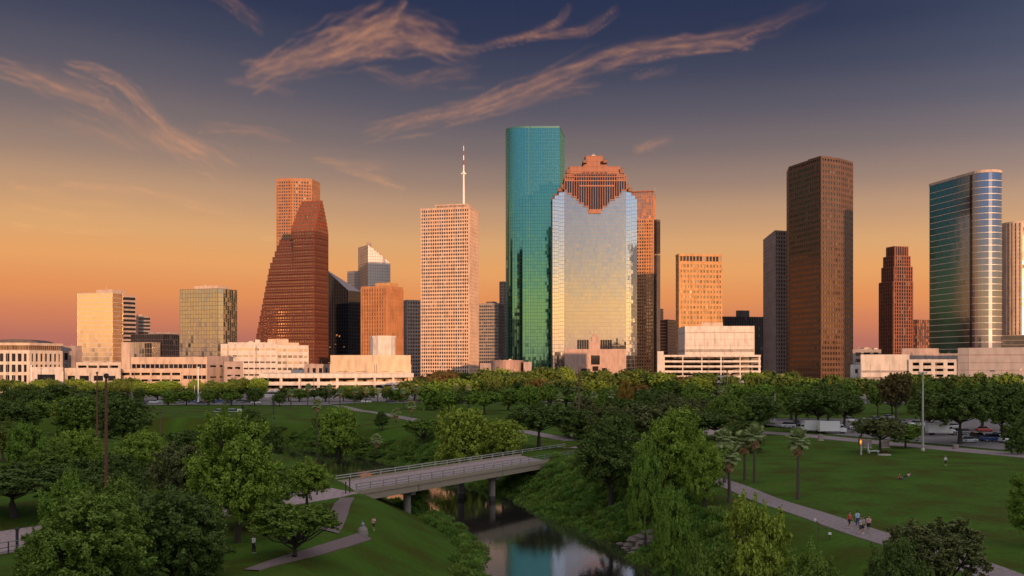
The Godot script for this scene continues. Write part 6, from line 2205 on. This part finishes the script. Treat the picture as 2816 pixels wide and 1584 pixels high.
	for q in [[2385, 1232, 1.6, 1.9, "left grey box behind the white bench"], [2432, 1232, 1.9, 1.8, "right grey box behind the white bench"], [2257, 1212, 1.0, 1.6, "tan marker block under the large dark oak"], [2628, 1236, 1.0, 1.1, "small grey box beside the right hand street"]]:
		p = ground_at(q[0], q[1])
		t = thing("utility_box", q[4], "box", p, grp)
		m = MB.new()
		m.soft_box(p + Vector3(0, q[3] * 0.5 - 0.1, 0), Vector3(q[2], q[3], 0.8), 0.08)
		part("cabinet", m, M["mauve_stone"], t)
		m = MB.new()
		m.box(p + Vector3(0, 0.0, 0), Vector3(q[2] + 0.3, 0.16, 1.1))
		part("plinth", m, M["pale_concrete"], t)
	# flower bed ring beside the bench
	p = ground_at(2432, 1252)
	t = thing("flower_bed", "small round bed of rust red plants beside the white bench", "flower bed", p)
	m = MB.new()
	m.lathe(p, [[1.3, -0.1], [1.3, 0.2], [1.1, 0.24], [0.0, 0.3]], 16)
	part("rim", m, M["pale_concrete"], t)
	m = MB.new()
	m.colored = true
	for k in 160:
		var u := unit()
		var q := p + Vector3(u.x * 1.0, 0.3 + absf(u.y) * 0.6, u.z * 1.0)
		m.col = Color(1, 1, 1) * rng.randf_range(0.6, 1.3)
		m.quad(q, q + unit() * 0.16, q + Vector3(0, 0.3, 0), q + unit() * 0.16, u)
	part("plants", m, M["leaf_rust"], t)
	# weathered trail frame with a white tag
	p = ground_at(2252, 1490)
	t = thing("trail_frame", "weathered crooked wooden frame standing on the lawn by the path", "frame", p)
	m = MB.new()
	m.tube([p + Vector3(0, -0.2, 0), p + Vector3(-0.05, 0.8, 0), p + Vector3(0.02, 1.75, 0)], [0.06, 0.055, 0.05], 6)
	part("post", m, M["wood_post"], t)
	m = MB.new()
	m.tube([p + Vector3(0.75, -0.2, 0.3), p + Vector3(0.7, 0.7, 0.28), p + Vector3(0.6, 1.3, 0.2)], [0.05, 0.045, 0.04], 6)
	part("post", m, M["wood_post"], t)
	m = MB.new()
	m.tube([p + Vector3(-0.35, 2.1, 0), p + Vector3(0.0, 1.7, 0), p + Vector3(0.7, 1.3, 0.2), p + Vector3(1.0, 1.25, 0.3)], [0.045, 0.06, 0.05, 0.03], 6)
	part("cross_bar", m, M["wood_post"], t)
	m = MB.new()
	m.soft_box(p + Vector3(-0.38, 2.15, 0), Vector3(0.2, 0.28, 0.06), 0.02)
	part("white_tag", m, M["white_paint"], t)
	p = ground_at(2281, 1484)
	t = thing("sprinkler_head", "small white sprinkler on the lawn right of the crooked frame", "sprinkler", p)
	m = MB.new()
	m.tube([p, p + Vector3(0, 0.5, 0)], [0.04, 0.04], 6)
	part("riser", m, M["dark_metal"], t)
	m = MB.new()
	m.soft_box(p + Vector3(0.04, 0.6, 0), Vector3(0.3, 0.24, 0.2), 0.06)
	part("head", m, M["white_paint"], t)
	# rocks on the right bank
	rng.seed = 40
	var spots := [[1748, 1496, 1.7], [1730, 1506, 1.4], [1765, 1486, 1.6], [1782, 1474, 1.5], [1768, 1502, 1.3], [1742, 1484, 1.1], [1795, 1486, 1.2], [1718, 1516, 1.0], [1700, 1512, 0.9], [1690, 1500, 0.7], [1735, 1530, 1.0], [1752, 1540, 0.9], [1764, 1546, 0.8], [1722, 1524, 0.9], [1776, 1512, 1.2], [1752, 1516, 1.1], [1786, 1498, 1.0], [1705, 1500, 0.8], [1742, 1524, 0.8], [1770, 1528, 0.8]]
	for k in spots.size():
		p = ground_at(spots[k][0], spots[k][1])
		var s: float = spots[k][2] * 0.62
		t = thing("rock", "broken pinkish rock on the right bank, %s by size of the pile" % (ORD[k] + (" largest" if k > 0 else " and largest")), "rock", p, "rocks on the right river bank")
		m = MB.new()
		var ring := []
		for j in 3:
			var l := []
			for i in 8:
				var a := TAU * i / 8.0 + j * 0.2
				var r: float = s * [0.9, 1.0, 0.55][j] * rng.randf_range(0.7, 1.15)
				l.append(p + Vector3(cos(a) * r * 1.35, s * [-0.25, 0.3, 0.62][j] + rng.randf() * 0.12, sin(a) * r))
			ring.append(l)
		for j in 2:
			for i in 8: m.quad(ring[j][i], ring[j][(i + 1) % 8], ring[j + 1][(i + 1) % 8], ring[j + 1][i], ring[j][i] - p + Vector3(0, 0.4 * j, 0))
		for i in 8: m.tri(ring[2][i], ring[2][(i + 1) % 8], p + Vector3(0, s * 0.74, 0), Vector3.UP)
		part("stone", m, M["rock"], t)

# ---------------------------------------------------------------- vehicles
var car_mesh := {}

func loft(m: MB, secs: Array) -> void:
	var prev := []
	for s in secs:
		var w: float = s[1]
		var wt: float = s[4] if s.size() > 4 else w - 0.1
		var l := [Vector3(s[0], s[2], -w), Vector3(s[0], lerpf(s[2], s[3], 0.7), -w), Vector3(s[0], s[3], -wt), Vector3(s[0], s[3], wt), Vector3(s[0], lerpf(s[2], s[3], 0.7), w), Vector3(s[0], s[2], w)]
		if prev.size():
			for i in 5: m.quad(prev[i], prev[i + 1], l[i + 1], l[i], Vector3(0, [0.0, 0.7, 1.0, 0.7, 0.0][i], [-1.0, -0.7, 0.0, 0.7, 1.0][i]))
			m.quad(prev[0], prev[5], l[5], l[0], Vector3.DOWN)
		else:
			m.quad(l[0], l[1], l[4], l[5], Vector3.LEFT); m.quad(l[1], l[2], l[3], l[4], Vector3.LEFT)
		prev = l
	m.quad(prev[0], prev[1], prev[4], prev[5], Vector3.RIGHT)
	m.quad(prev[1], prev[2], prev[3], prev[4], Vector3.RIGHT)

func make_car_meshes() -> void:
	var m := MB.new()
	loft(m, [[-2.25, 0.74, 0.38, 0.66], [-2.1, 0.86, 0.28, 0.76], [-1.1, 0.9, 0.22, 0.9], [0.2, 0.9, 0.22, 0.94], [1.4, 0.9, 0.22, 0.97], [2.1, 0.86, 0.3, 0.92], [2.25, 0.76, 0.42, 0.8]])
	m.box(Vector3(0.25, 1.42, 0), Vector3(1.35, 0.06, 1.2))
	car_mesh["sedan_body"] = m.mesh()
	m = MB.new()
	loft(m, [[-1.1, 0.82, 0.86, 0.9, 0.7], [-0.42, 0.82, 0.86, 1.4, 0.58], [0.9, 0.82, 0.86, 1.41, 0.58], [1.65, 0.82, 0.88, 0.98, 0.66]])
	car_mesh["sedan_glass"] = m.mesh()
	m = MB.new()
	loft(m, [[-2.35, 0.8, 0.45, 0.95], [-2.2, 0.92, 0.34, 1.06], [-1.2, 0.95, 0.28, 1.12], [1.6, 0.95, 0.28, 1.15], [2.25, 0.93, 0.34, 1.12], [2.35, 0.85, 0.45, 1.0]])
	m.box(Vector3(0.5, 1.76, 0), Vector3(2.7, 0.07, 1.36))
	car_mesh["suv_body"] = m.mesh()
	m = MB.new()
	loft(m, [[-1.25, 0.88, 1.05, 1.12, 0.76], [-0.65, 0.88, 1.05, 1.74, 0.66], [1.9, 0.88, 1.05, 1.74, 0.66], [2.25, 0.88, 1.05, 1.2, 0.76]])
	car_mesh["suv_glass"] = m.mesh()
	m = MB.new()
	m.tube([Vector3(0, 0, -0.11), Vector3(0, 0, 0.11)], [0.34, 0.34], 14)
	car_mesh["wheel"] = m.mesh()
	m = MB.new()
	m.tube([Vector3(0, 0, -0.125), Vector3(0, 0, 0.125)], [0.19, 0.19], 10)
	car_mesh["rim"] = m.mesh()
	m = MB.new()
	m.soft_box(Vector3.ZERO, Vector3(0.1, 0.16, 0.34), 0.03)
	car_mesh["lamp"] = m.mesh()
	m = MB.new()
	m.soft_box(Vector3(1.1, 1.95, 0), Vector3(5.2, 2.6, 2.3), 0.06)
	car_mesh["box"] = m.mesh()
	m = MB.new()
	loft(m, [[-3.4, 0.95, 0.5, 1.2], [-3.2, 1.05, 0.45, 1.35], [-2.6, 1.05, 0.45, 1.5], [-2.55, 1.05, 0.45, 2.35, 0.95], [-1.6, 1.05, 0.45, 2.4, 0.95]])
	m.box(Vector3(1.0, 0.58, 0), Vector3(5.4, 0.24, 1.2))
	car_mesh["cab"] = m.mesh()
	m = MB.new()
	m.quad(Vector3(-2.72, 1.55, -0.95), Vector3(-2.72, 1.55, 0.95), Vector3(-2.58, 2.25, 0.85), Vector3(-2.58, 2.25, -0.85), Vector3.LEFT)
	for s in [-1.0, 1.0]: m.box(Vector3(-2.1, 1.9, s * 1.03), Vector3(0.75, 0.55, 0.08))
	car_mesh["cab_glass"] = m.mesh()

func car(kind: String, p: Vector3, turn: float, paint: String, label: String, group: String) -> void:
	var t := thing("box_truck" if kind == "truck" else "parked_car", label, "truck" if kind == "truck" else "car", p, group)
	t.rotation.y = turn
	var half := 0.82
	var ax := [-1.4, 1.35]
	var lamps := 2.2
	var ly := 0.66
	if kind == "truck":
		put("cab", car_mesh["cab"], M[paint], t)
		put("windscreen", car_mesh["cab_glass"], M["glass_dark"], t)
		put("cargo_box", car_mesh["box"], M["white_paint"], t)
		ax = [-2.5, 2.4]; half = 0.95; lamps = 3.3; ly = 0.9
	else:
		put("body", car_mesh[kind + "_body"], M[paint], t)
		put("windows", car_mesh[kind + "_glass"], M["glass_dark"], t)
		if kind == "suv": ly = 0.88; lamps = 2.3; half = 0.88
	for x in ax:
		for s in [-1.0, 1.0]:
			var w := put("wheel", car_mesh["wheel"], M["rubber"], t, Vector3(x, 0.34, s * half))
			put("rim", car_mesh["rim"], M["pale_metal"], w)
	for s in [-0.6, 0.6]:
		put("headlight", car_mesh["lamp"], M["lens_clear"], t, Vector3(-lamps, ly, s))
		put("tail_light", car_mesh["lamp"], M["lens_red"], t, Vector3(lamps if kind != "truck" else 3.72, ly, s))

func make_vehicles() -> void:
	make_car_meshes()
	rng.seed = 64
	var paints := ["car_white", "car_black", "car_silver", "car_blue", "car_red", "car_grey", "car_white", "car_black"]
	var said := {"car_white": "white", "car_black": "black", "car_silver": "silver", "car_blue": "dark blue", "car_red": "red", "car_grey": "grey"}
	for k in 16:
		var d := 476.0 + 7.0 * (k % 3)
		var x := wx(312 + k * 26.0 + rng.randf() * 8.0, d)
		var c: String = paints[rng.randi() % 8]
		var kind := "suv" if rng.randf() < 0.45 else "sedan"
		car(kind, Vector3(x, 0.12, -d), 0.0 if k % 2 else PI, c, "%s %s on the street at left, %s along it from the left" % [said[c], kind, ORD[k]], "cars along the left street")
	for k in 9:
		var d := 488.0 + 6.0 * (k % 2)
		var c: String = paints[rng.randi() % 8]
		car("sedan" if k % 3 else "suv", Vector3(wx(1000 + k * 62.0 + rng.randf() * 20.0, d), 0.12, -d), PI * (k % 2), c, "%s car on the middle street before the towers, %s from the left" % [said[c], ORD[k]], "cars along the middle street")
	for k in 4:
		var d := 484.0
		car("suv" if k % 2 else "sedan", Vector3(wx(108 + k * 16.0, d), 0.12, -d), 0.3, ["car_white", "car_red", "car_silver", "car_black"][k], "%s car between the trees left of the two brown poles" % ["white", "red", "silver", "black"][k], "cars between the far left trees")
	car("truck", Vector3(wx(2290, 268), 0.12, -268), PI, "car_white", "long white box truck parked under the large dark oak", "trucks in the right parking lot")
	car("truck", Vector3(wx(2226, 272), 0.12, -272), 0.0, "car_white", "white box truck left of the large dark oak's trunk", "trucks in the right parking lot")
	car("truck", Vector3(wx(2588, 262), 0.12, -262), PI, "car_white", "white box truck behind the tall pale lamp pole", "trucks in the right parking lot")
	var lot := [[2165, 292, "suv", "car_silver"], [2190, 305, "sedan", "car_blue"], [2352, 285, "suv", "car_silver"], [2375, 318, "sedan", "car_white"], [2405, 330, "sedan", "car_blue"], [2335, 322, "suv", "car_white"], [2440, 342, "sedan", "car_silver"], [2545, 268, "sedan", "car_black"], [2662, 236, "sedan", "car_silver"], [2690, 245, "suv", "car_black"], [2722, 240, "suv", "car_blue"], [2748, 252, "sedan", "car_white"], [2775, 236, "suv", "car_white"], [2800, 246, "sedan", "car_blue"], [2640, 262, "suv", "car_grey"], [2706, 275, "sedan", "car_red"], [2620, 290, "sedan", "car_white"], [2770, 270, "sedan", "car_black"], [2520, 300, "suv", "car_white"], [2480, 312, "sedan", "car_grey"]]
	for k in lot.size():
		var q: Array = lot[k]
		car(q[2], Vector3(wx(q[0], q[1]), 0.12, -q[1]), [0.3, 1.7, 0.2, 3.3][k % 4], q[3], "%s %s in the right parking lot, %s of the lot's cars from left" % [said[q[3]], q[2], ORD[k]], "cars in the right parking lot")

# ---------------------------------------------------------------- people
# bones are [from, to, radius, radius]; their smooth union is meshed as surface nets
func flesh(bones: Array, cell: float, k := 0.035) -> ArrayMesh:
	var lo := Vector3(1e9, 1e9, 1e9)
	var hi := -lo
	for b in bones:
		var r: float = maxf(b[2], b[3]) + cell * 2.0
		for p in [b[0], b[1]]:
			lo = lo.min(p - Vector3.ONE * r)
			hi = hi.max(p + Vector3.ONE * r)
	var nx := int((hi.x - lo.x) / cell) + 2
	var ny := int((hi.y - lo.y) / cell) + 2
	var nz := int((hi.z - lo.z) / cell) + 2
	var f := PackedFloat32Array()
	f.resize(nx * ny * nz)
	f.fill(1.0)
	for b in bones:
		var a: Vector3 = b[0]
		var e: Vector3 = b[1] - a
		var l2 := maxf(e.length_squared(), 1e-6)
		var r: float = maxf(b[2], b[3]) + cell * 2.0 + k
		var m0: Vector3 = ((b[0] as Vector3).min(b[1]) - Vector3.ONE * r - lo) / cell
		var m1: Vector3 = ((b[0] as Vector3).max(b[1]) + Vector3.ONE * r - lo) / cell
		for z in range(maxi(0, int(m0.z)), mini(nz, int(m1.z) + 2)):
			for y in range(maxi(0, int(m0.y)), mini(ny, int(m1.y) + 2)):
				for x in range(maxi(0, int(m0.x)), mini(nx, int(m1.x) + 2)):
					var p := lo + Vector3(x, y, z) * cell - a
					var t := clampf(p.dot(e) / l2, 0, 1)
					var d: float = (p - e * t).length() - lerpf(b[2], b[3], t)
					var i := (z * ny + y) * nx + x
					var o := f[i]
					var h := maxf(k - absf(o - d), 0.0) / k
					f[i] = minf(o, d) - h * h * k * 0.25
	var at_cell := {}
	var v := PackedVector3Array()
	var n := PackedVector3Array()
	var idx := PackedInt32Array()
	for z in nz - 1:
		for y in ny - 1:
			for x in nx - 1:
				var i := (z * ny + y) * nx + x
				var s := 0
				var q := [f[i], f[i + 1], f[i + nx], f[i + nx + 1], f[i + nx * ny], f[i + nx * ny + 1], f[i + nx * ny + nx], f[i + nx * ny + nx + 1]]
				for w in q:
					if w < 0.0: s += 1
				if s == 0 or s == 8: continue
				var c := Vector3.ZERO
				var cnt := 0
				for e in [[0, 1], [2, 3], [4, 5], [6, 7], [0, 2], [1, 3], [4, 6], [5, 7], [0, 4], [1, 5], [2, 6], [3, 7]]:
					var fa: float = q[e[0]]
					var fb: float = q[e[1]]
					if (fa < 0.0) == (fb < 0.0): continue
					var t := fa / (fa - fb)
					var pa := Vector3(e[0] & 1, (e[0] >> 1) & 1, e[0] >> 2)
					var pb := Vector3(e[1] & 1, (e[1] >> 1) & 1, e[1] >> 2)
					c += pa.lerp(pb, t)
					cnt += 1
				at_cell[i] = v.size()
				v.append(lo + (Vector3(x, y, z) + c / cnt) * cell)
				n.append(Vector3(q[1] + q[3] + q[5] + q[7] - q[0] - q[2] - q[4] - q[6], q[2] + q[3] + q[6] + q[7] - q[0] - q[1] - q[4] - q[5], q[4] + q[5] + q[6] + q[7] - q[0] - q[1] - q[2] - q[3]).normalized())
	for z in range(1, nz - 1):
		for y in range(1, ny - 1):
			for x in range(1, nx - 1):
				var i := (z * ny + y) * nx + x
				var dirs := [1, nx, nx * ny]
				for a in 3:
					var j: int = i + dirs[a]
					if (f[i] < 0.0) == (f[j] < 0.0): continue
					var u: int = dirs[(a + 1) % 3]
					var w: int = dirs[(a + 2) % 3]
					var c := [i, i - u, i - u - w, i - w]
					if not (at_cell.has(c[0]) and at_cell.has(c[1]) and at_cell.has(c[2]) and at_cell.has(c[3])): continue
					var p := [at_cell[c[0]], at_cell[c[1]], at_cell[c[2]], at_cell[c[3]]]
					if f[i] < 0.0: idx.append_array([p[0], p[2], p[1], p[0], p[3], p[2]])
					else: idx.append_array([p[0], p[1], p[2], p[0], p[2], p[3]])
	var arr := []
	arr.resize(Mesh.ARRAY_MAX)
	arr[Mesh.ARRAY_VERTEX] = v
	arr[Mesh.ARRAY_NORMAL] = n
	arr[Mesh.ARRAY_INDEX] = idx
	var am := ArrayMesh.new()
	if v.size(): am.add_surface_from_arrays(Mesh.PRIMITIVE_TRIANGLES, arr)
	return am

# pose: thigh and knee angles (left, right), arm swing and elbow (left, right), lean; angles in degrees, forward is +z
func person(p: Vector3, turn: float, h: float, pose: Dictionary, look: Dictionary, label: String, group := "") -> void:
	var t := thing("person", label, "person", p, group)
	t.rotation.y = turn
	var s := h / 1.75
	var skin := []
	var shirt := []
	var legs := []
	var shoes := []
	var sit: float = pose.get("hip", 0.93)
	var hip := Vector3(0, sit, 0)
	var lean := deg_to_rad(pose.get("lean", 2.0))
	var up := Vector3(0, cos(lean), sin(lean))
	var chest := hip + up * 0.42
	var neck := hip + up * 0.56
	var head := neck + (up + Vector3(0, 0, 0.1)).normalized() * 0.2
	skin.append([hip + up * 0.1, chest, 0.12, 0.14])
	skin.append([neck - up * 0.06, neck + up * 0.1, 0.06, 0.055])
	skin.append([head, head + up * 0.06, 0.095, 0.088])
	skin.append([head + Vector3(0, -0.05, 0.05), head + Vector3(0, -0.07, 0.06), 0.05, 0.045])
	skin.append([head + Vector3(0, 0.0, 0.095), head + Vector3(0, -0.02, 0.105), 0.015, 0.018])
	shirt.append([hip + up * 0.06 + Vector3(-0.06, 0, 0), chest + Vector3(-0.08, 0, 0), 0.135, 0.135])
	shirt.append([hip + up * 0.06 + Vector3(0.06, 0, 0), chest + Vector3(0.08, 0, 0), 0.135, 0.135])
	shirt.append([chest + Vector3(-0.14, 0.05, 0), chest + Vector3(0.14, 0.05, 0), 0.09, 0.09])
	legs.append([hip + Vector3(-0.07, 0.05, 0), hip + Vector3(0.07, 0.05, 0), 0.14, 0.14])
	for k in 2:
		var sx := -1.0 if k == 0 else 1.0
		var th := deg_to_rad(pose.get("thigh", [4.0, -4.0])[k])
		var kn := deg_to_rad(pose.get("knee", [2.0, 4.0])[k])
		var hp := hip + Vector3(sx * 0.1, -0.02, 0)
		var knee := hp + Vector3(sx * 0.01, -cos(th), sin(th)) * 0.43
		var sh := th - kn
		var ankle := knee + Vector3(0, -cos(sh), sin(sh)) * 0.41
		var toe := ankle + Vector3(0, -0.03 - 0.1 * sin(-sh) * 0.0, 0.17)
		skin.append([hp, knee, 0.085, 0.058])
		skin.append([knee, ankle, 0.056, 0.038])
		skin.append([ankle, toe, 0.04, 0.03])
		shoes.append([ankle + Vector3(0, -0.03, -0.03), toe + Vector3(0, -0.01, 0), 0.052, 0.042])
		var cover: float = look.get("leg", 0.5)
		legs.append([hp, hp.lerp(knee, minf(1.0, cover * 2.0)), 0.1, 0.085])
		if cover > 0.5: legs.append([knee, knee.lerp(ankle, (cover - 0.5) * 2.0), 0.078, 0.062])
		var ar := deg_to_rad(pose.get("arm", [-8.0, 8.0])[k])
		var el := deg_to_rad(pose.get("elbow", [15.0, 15.0])[k])
		var shd := chest + Vector3(sx * 0.2, 0.06, 0)
		var elb := shd + Vector3(sx * 0.06, -cos(ar), sin(ar)).normalized() * 0.29
		var fa := ar + el
		var wr := elb + Vector3(0, -cos(fa), sin(fa)) * 0.25
		var hd := (wr - elb).normalized()
		skin.append([shd, elb, 0.052, 0.042])
		skin.append([elb, wr, 0.041, 0.028])
		skin.append([wr, wr + hd * 0.08, 0.032, 0.034])
		for fg in 4:
			var o := Vector3(0.0, 0, (fg - 1.5) * 0.019)
			var r0 := wr + hd * 0.08 + o
			skin.append([r0, r0 + hd * ([0.065, 0.08, 0.075, 0.055][fg] as float) - Vector3(sx * 0.015, 0, 0), 0.0095, 0.008])
		skin.append([wr + hd * 0.03 + Vector3(0, 0, 0.025), wr + hd * 0.08 + Vector3(-sx * 0.02, 0, 0.05), 0.011, 0.009])
		shirt.append([shd, shd.lerp(elb, look.get("sleeve", 0.6)), 0.07, 0.062])
	var hair := [[head + up * 0.05 + Vector3(0, 0, -0.02), head + up * 0.085, 0.1, 0.088]]
	if look.get("long", false): hair.append([head + Vector3(0, 0, -0.06), head + Vector3(0, -0.24, -0.1), 0.075, 0.05])
	t.scale = Vector3.ONE * s
	put("body", flesh(skin, 0.024, 0.03), M[look.get("skin", "skin")], t)
	put("shirt", flesh(shirt, 0.032, 0.05), M[look["shirt"]], t)
	put("trousers", flesh(legs, 0.032, 0.04), M[look["legs"]], t)
	put("hair", flesh(hair, 0.028, 0.03), M[look.get("hair", "hair_dark")], t)
	put("shoes", flesh(shoes, 0.028, 0.02), M[look.get("shoes", "cloth_white")], t)

func make_people() -> void:
	var walk := {"thigh": [20.0, -14.0], "knee": [6.0, 14.0], "arm": [-18.0, 20.0], "elbow": [14.0, 22.0]}
	var walk2 := {"thigh": [-14.0, 18.0], "knee": [12.0, 5.0], "arm": [16.0, -16.0], "elbow": [20.0, 12.0]}
	var run := {"thigh": [38.0, -16.0], "knee": [34.0, 62.0], "arm": [-34.0, 30.0], "elbow": [85.0, 85.0], "lean": 10.0}
	var stand := {}
	var grp := "people walking on the right hand path"
	var g := func(px: float, py: float) -> Vector3: return ground_at(px, py) + Vector3(0, 0.09, 0)
	person(g.call(1027, 1462), 0.6, 1.72, run, {"shirt": "cloth_print", "legs": "cloth_black", "leg": 0.55, "sleeve": 0.7}, "person in patterned pink shirt and black shorts jogging on the left lawn")
	person(g.call(698, 1524), 2.6, 1.72, stand, {"shirt": "cloth_white", "legs": "cloth_black", "leg": 1.0, "sleeve": 0.9}, "person in black and white standing in shade under the tall bright tree")
	person(g.call(2336, 1456), 0.5, 1.78, walk, {"shirt": "cloth_red", "legs": "cloth_black", "leg": 0.45}, "person in a red patterned top walking ahead on the right path", grp)
	person(g.call(2358, 1452), 2.9, 1.74, walk2, {"shirt": "cloth_sky", "legs": "cloth_denim", "leg": 1.0}, "person in pale blue shirt and jeans on the right path", grp)
	person(g.call(2373, 1469), 0.2, 1.7, stand, {"shirt": "cloth_grey", "legs": "cloth_black", "leg": 0.4, "long": true}, "person in grey top and black shorts at the group's middle", grp)
	person(g.call(2366, 1472), 0.9, 1.66, walk, {"shirt": "cloth_sand", "legs": "cloth_dark", "leg": 0.4, "hair": "hair_fair"}, "person in sand coloured top at the front of the walking group", grp)
	person(g.call(2389, 1466), -0.4, 1.72, walk2, {"shirt": "cloth_print", "legs": "cloth_black", "leg": 0.4, "long": true}, "person with long dark hair in patterned top, rightmost of the group", grp)
	person(g.call(2600, 1283), 0.3, 1.72, walk, {"shirt": "cloth_white", "legs": "cloth_black", "leg": 0.6, "hair": "hair_fair"}, "person in black and white walking alone on the far right lawn")
	var sit := {"hip": 0.16, "thigh": [70.0, 80.0], "knee": [85.0, 95.0], "arm": [-30.0, 20.0], "elbow": [20.0, 60.0], "lean": -6.0}
	person(ground_at(2474, 1318), 1.2, 1.7, sit, {"shirt": "cloth_red", "legs": "cloth_navy", "leg": 0.9}, "person in red sitting on the right lawn, left of the pair", "pair resting on the lawn")
	var lie := {"hip": 0.18, "thigh": [86.0, 84.0], "knee": [20.0, 40.0], "arm": [40.0, 20.0], "elbow": [30.0, 50.0], "lean": -62.0}
	person(ground_at(2494, 1312), -1.3, 1.7, lie, {"shirt": "cloth_print", "legs": "cloth_navy", "leg": 0.8}, "person leaning back on the right lawn, right of the pair", "pair resting on the lawn")
	person(g.call(1572, 1212), 0.0, 1.75, {"thigh": [30.0, -8.0], "knee": [20.0, 10.0], "lean": 14.0, "arm": [30.0, -10.0], "elbow": [40.0, 20.0]}, {"shirt": "cloth_grey", "legs": "cloth_black", "leg": 0.8}, "person in grey striding along the path beyond the bridge")

func _ready() -> void:
	rng.seed = 7
	bump.seed = 3
	bump.frequency = 0.012
	bump.fractal_octaves = 2
	make_materials()
	make_air_and_camera()
	make_ground()
	make_paving()
	make_bridge()
	make_towers()
	make_low_rise()
	dress_low_rise()
	make_west_row()
	make_trees()
	make_palms()
	make_undergrowth()
	make_poles()
	make_furniture()
	make_vehicles()
	make_people()
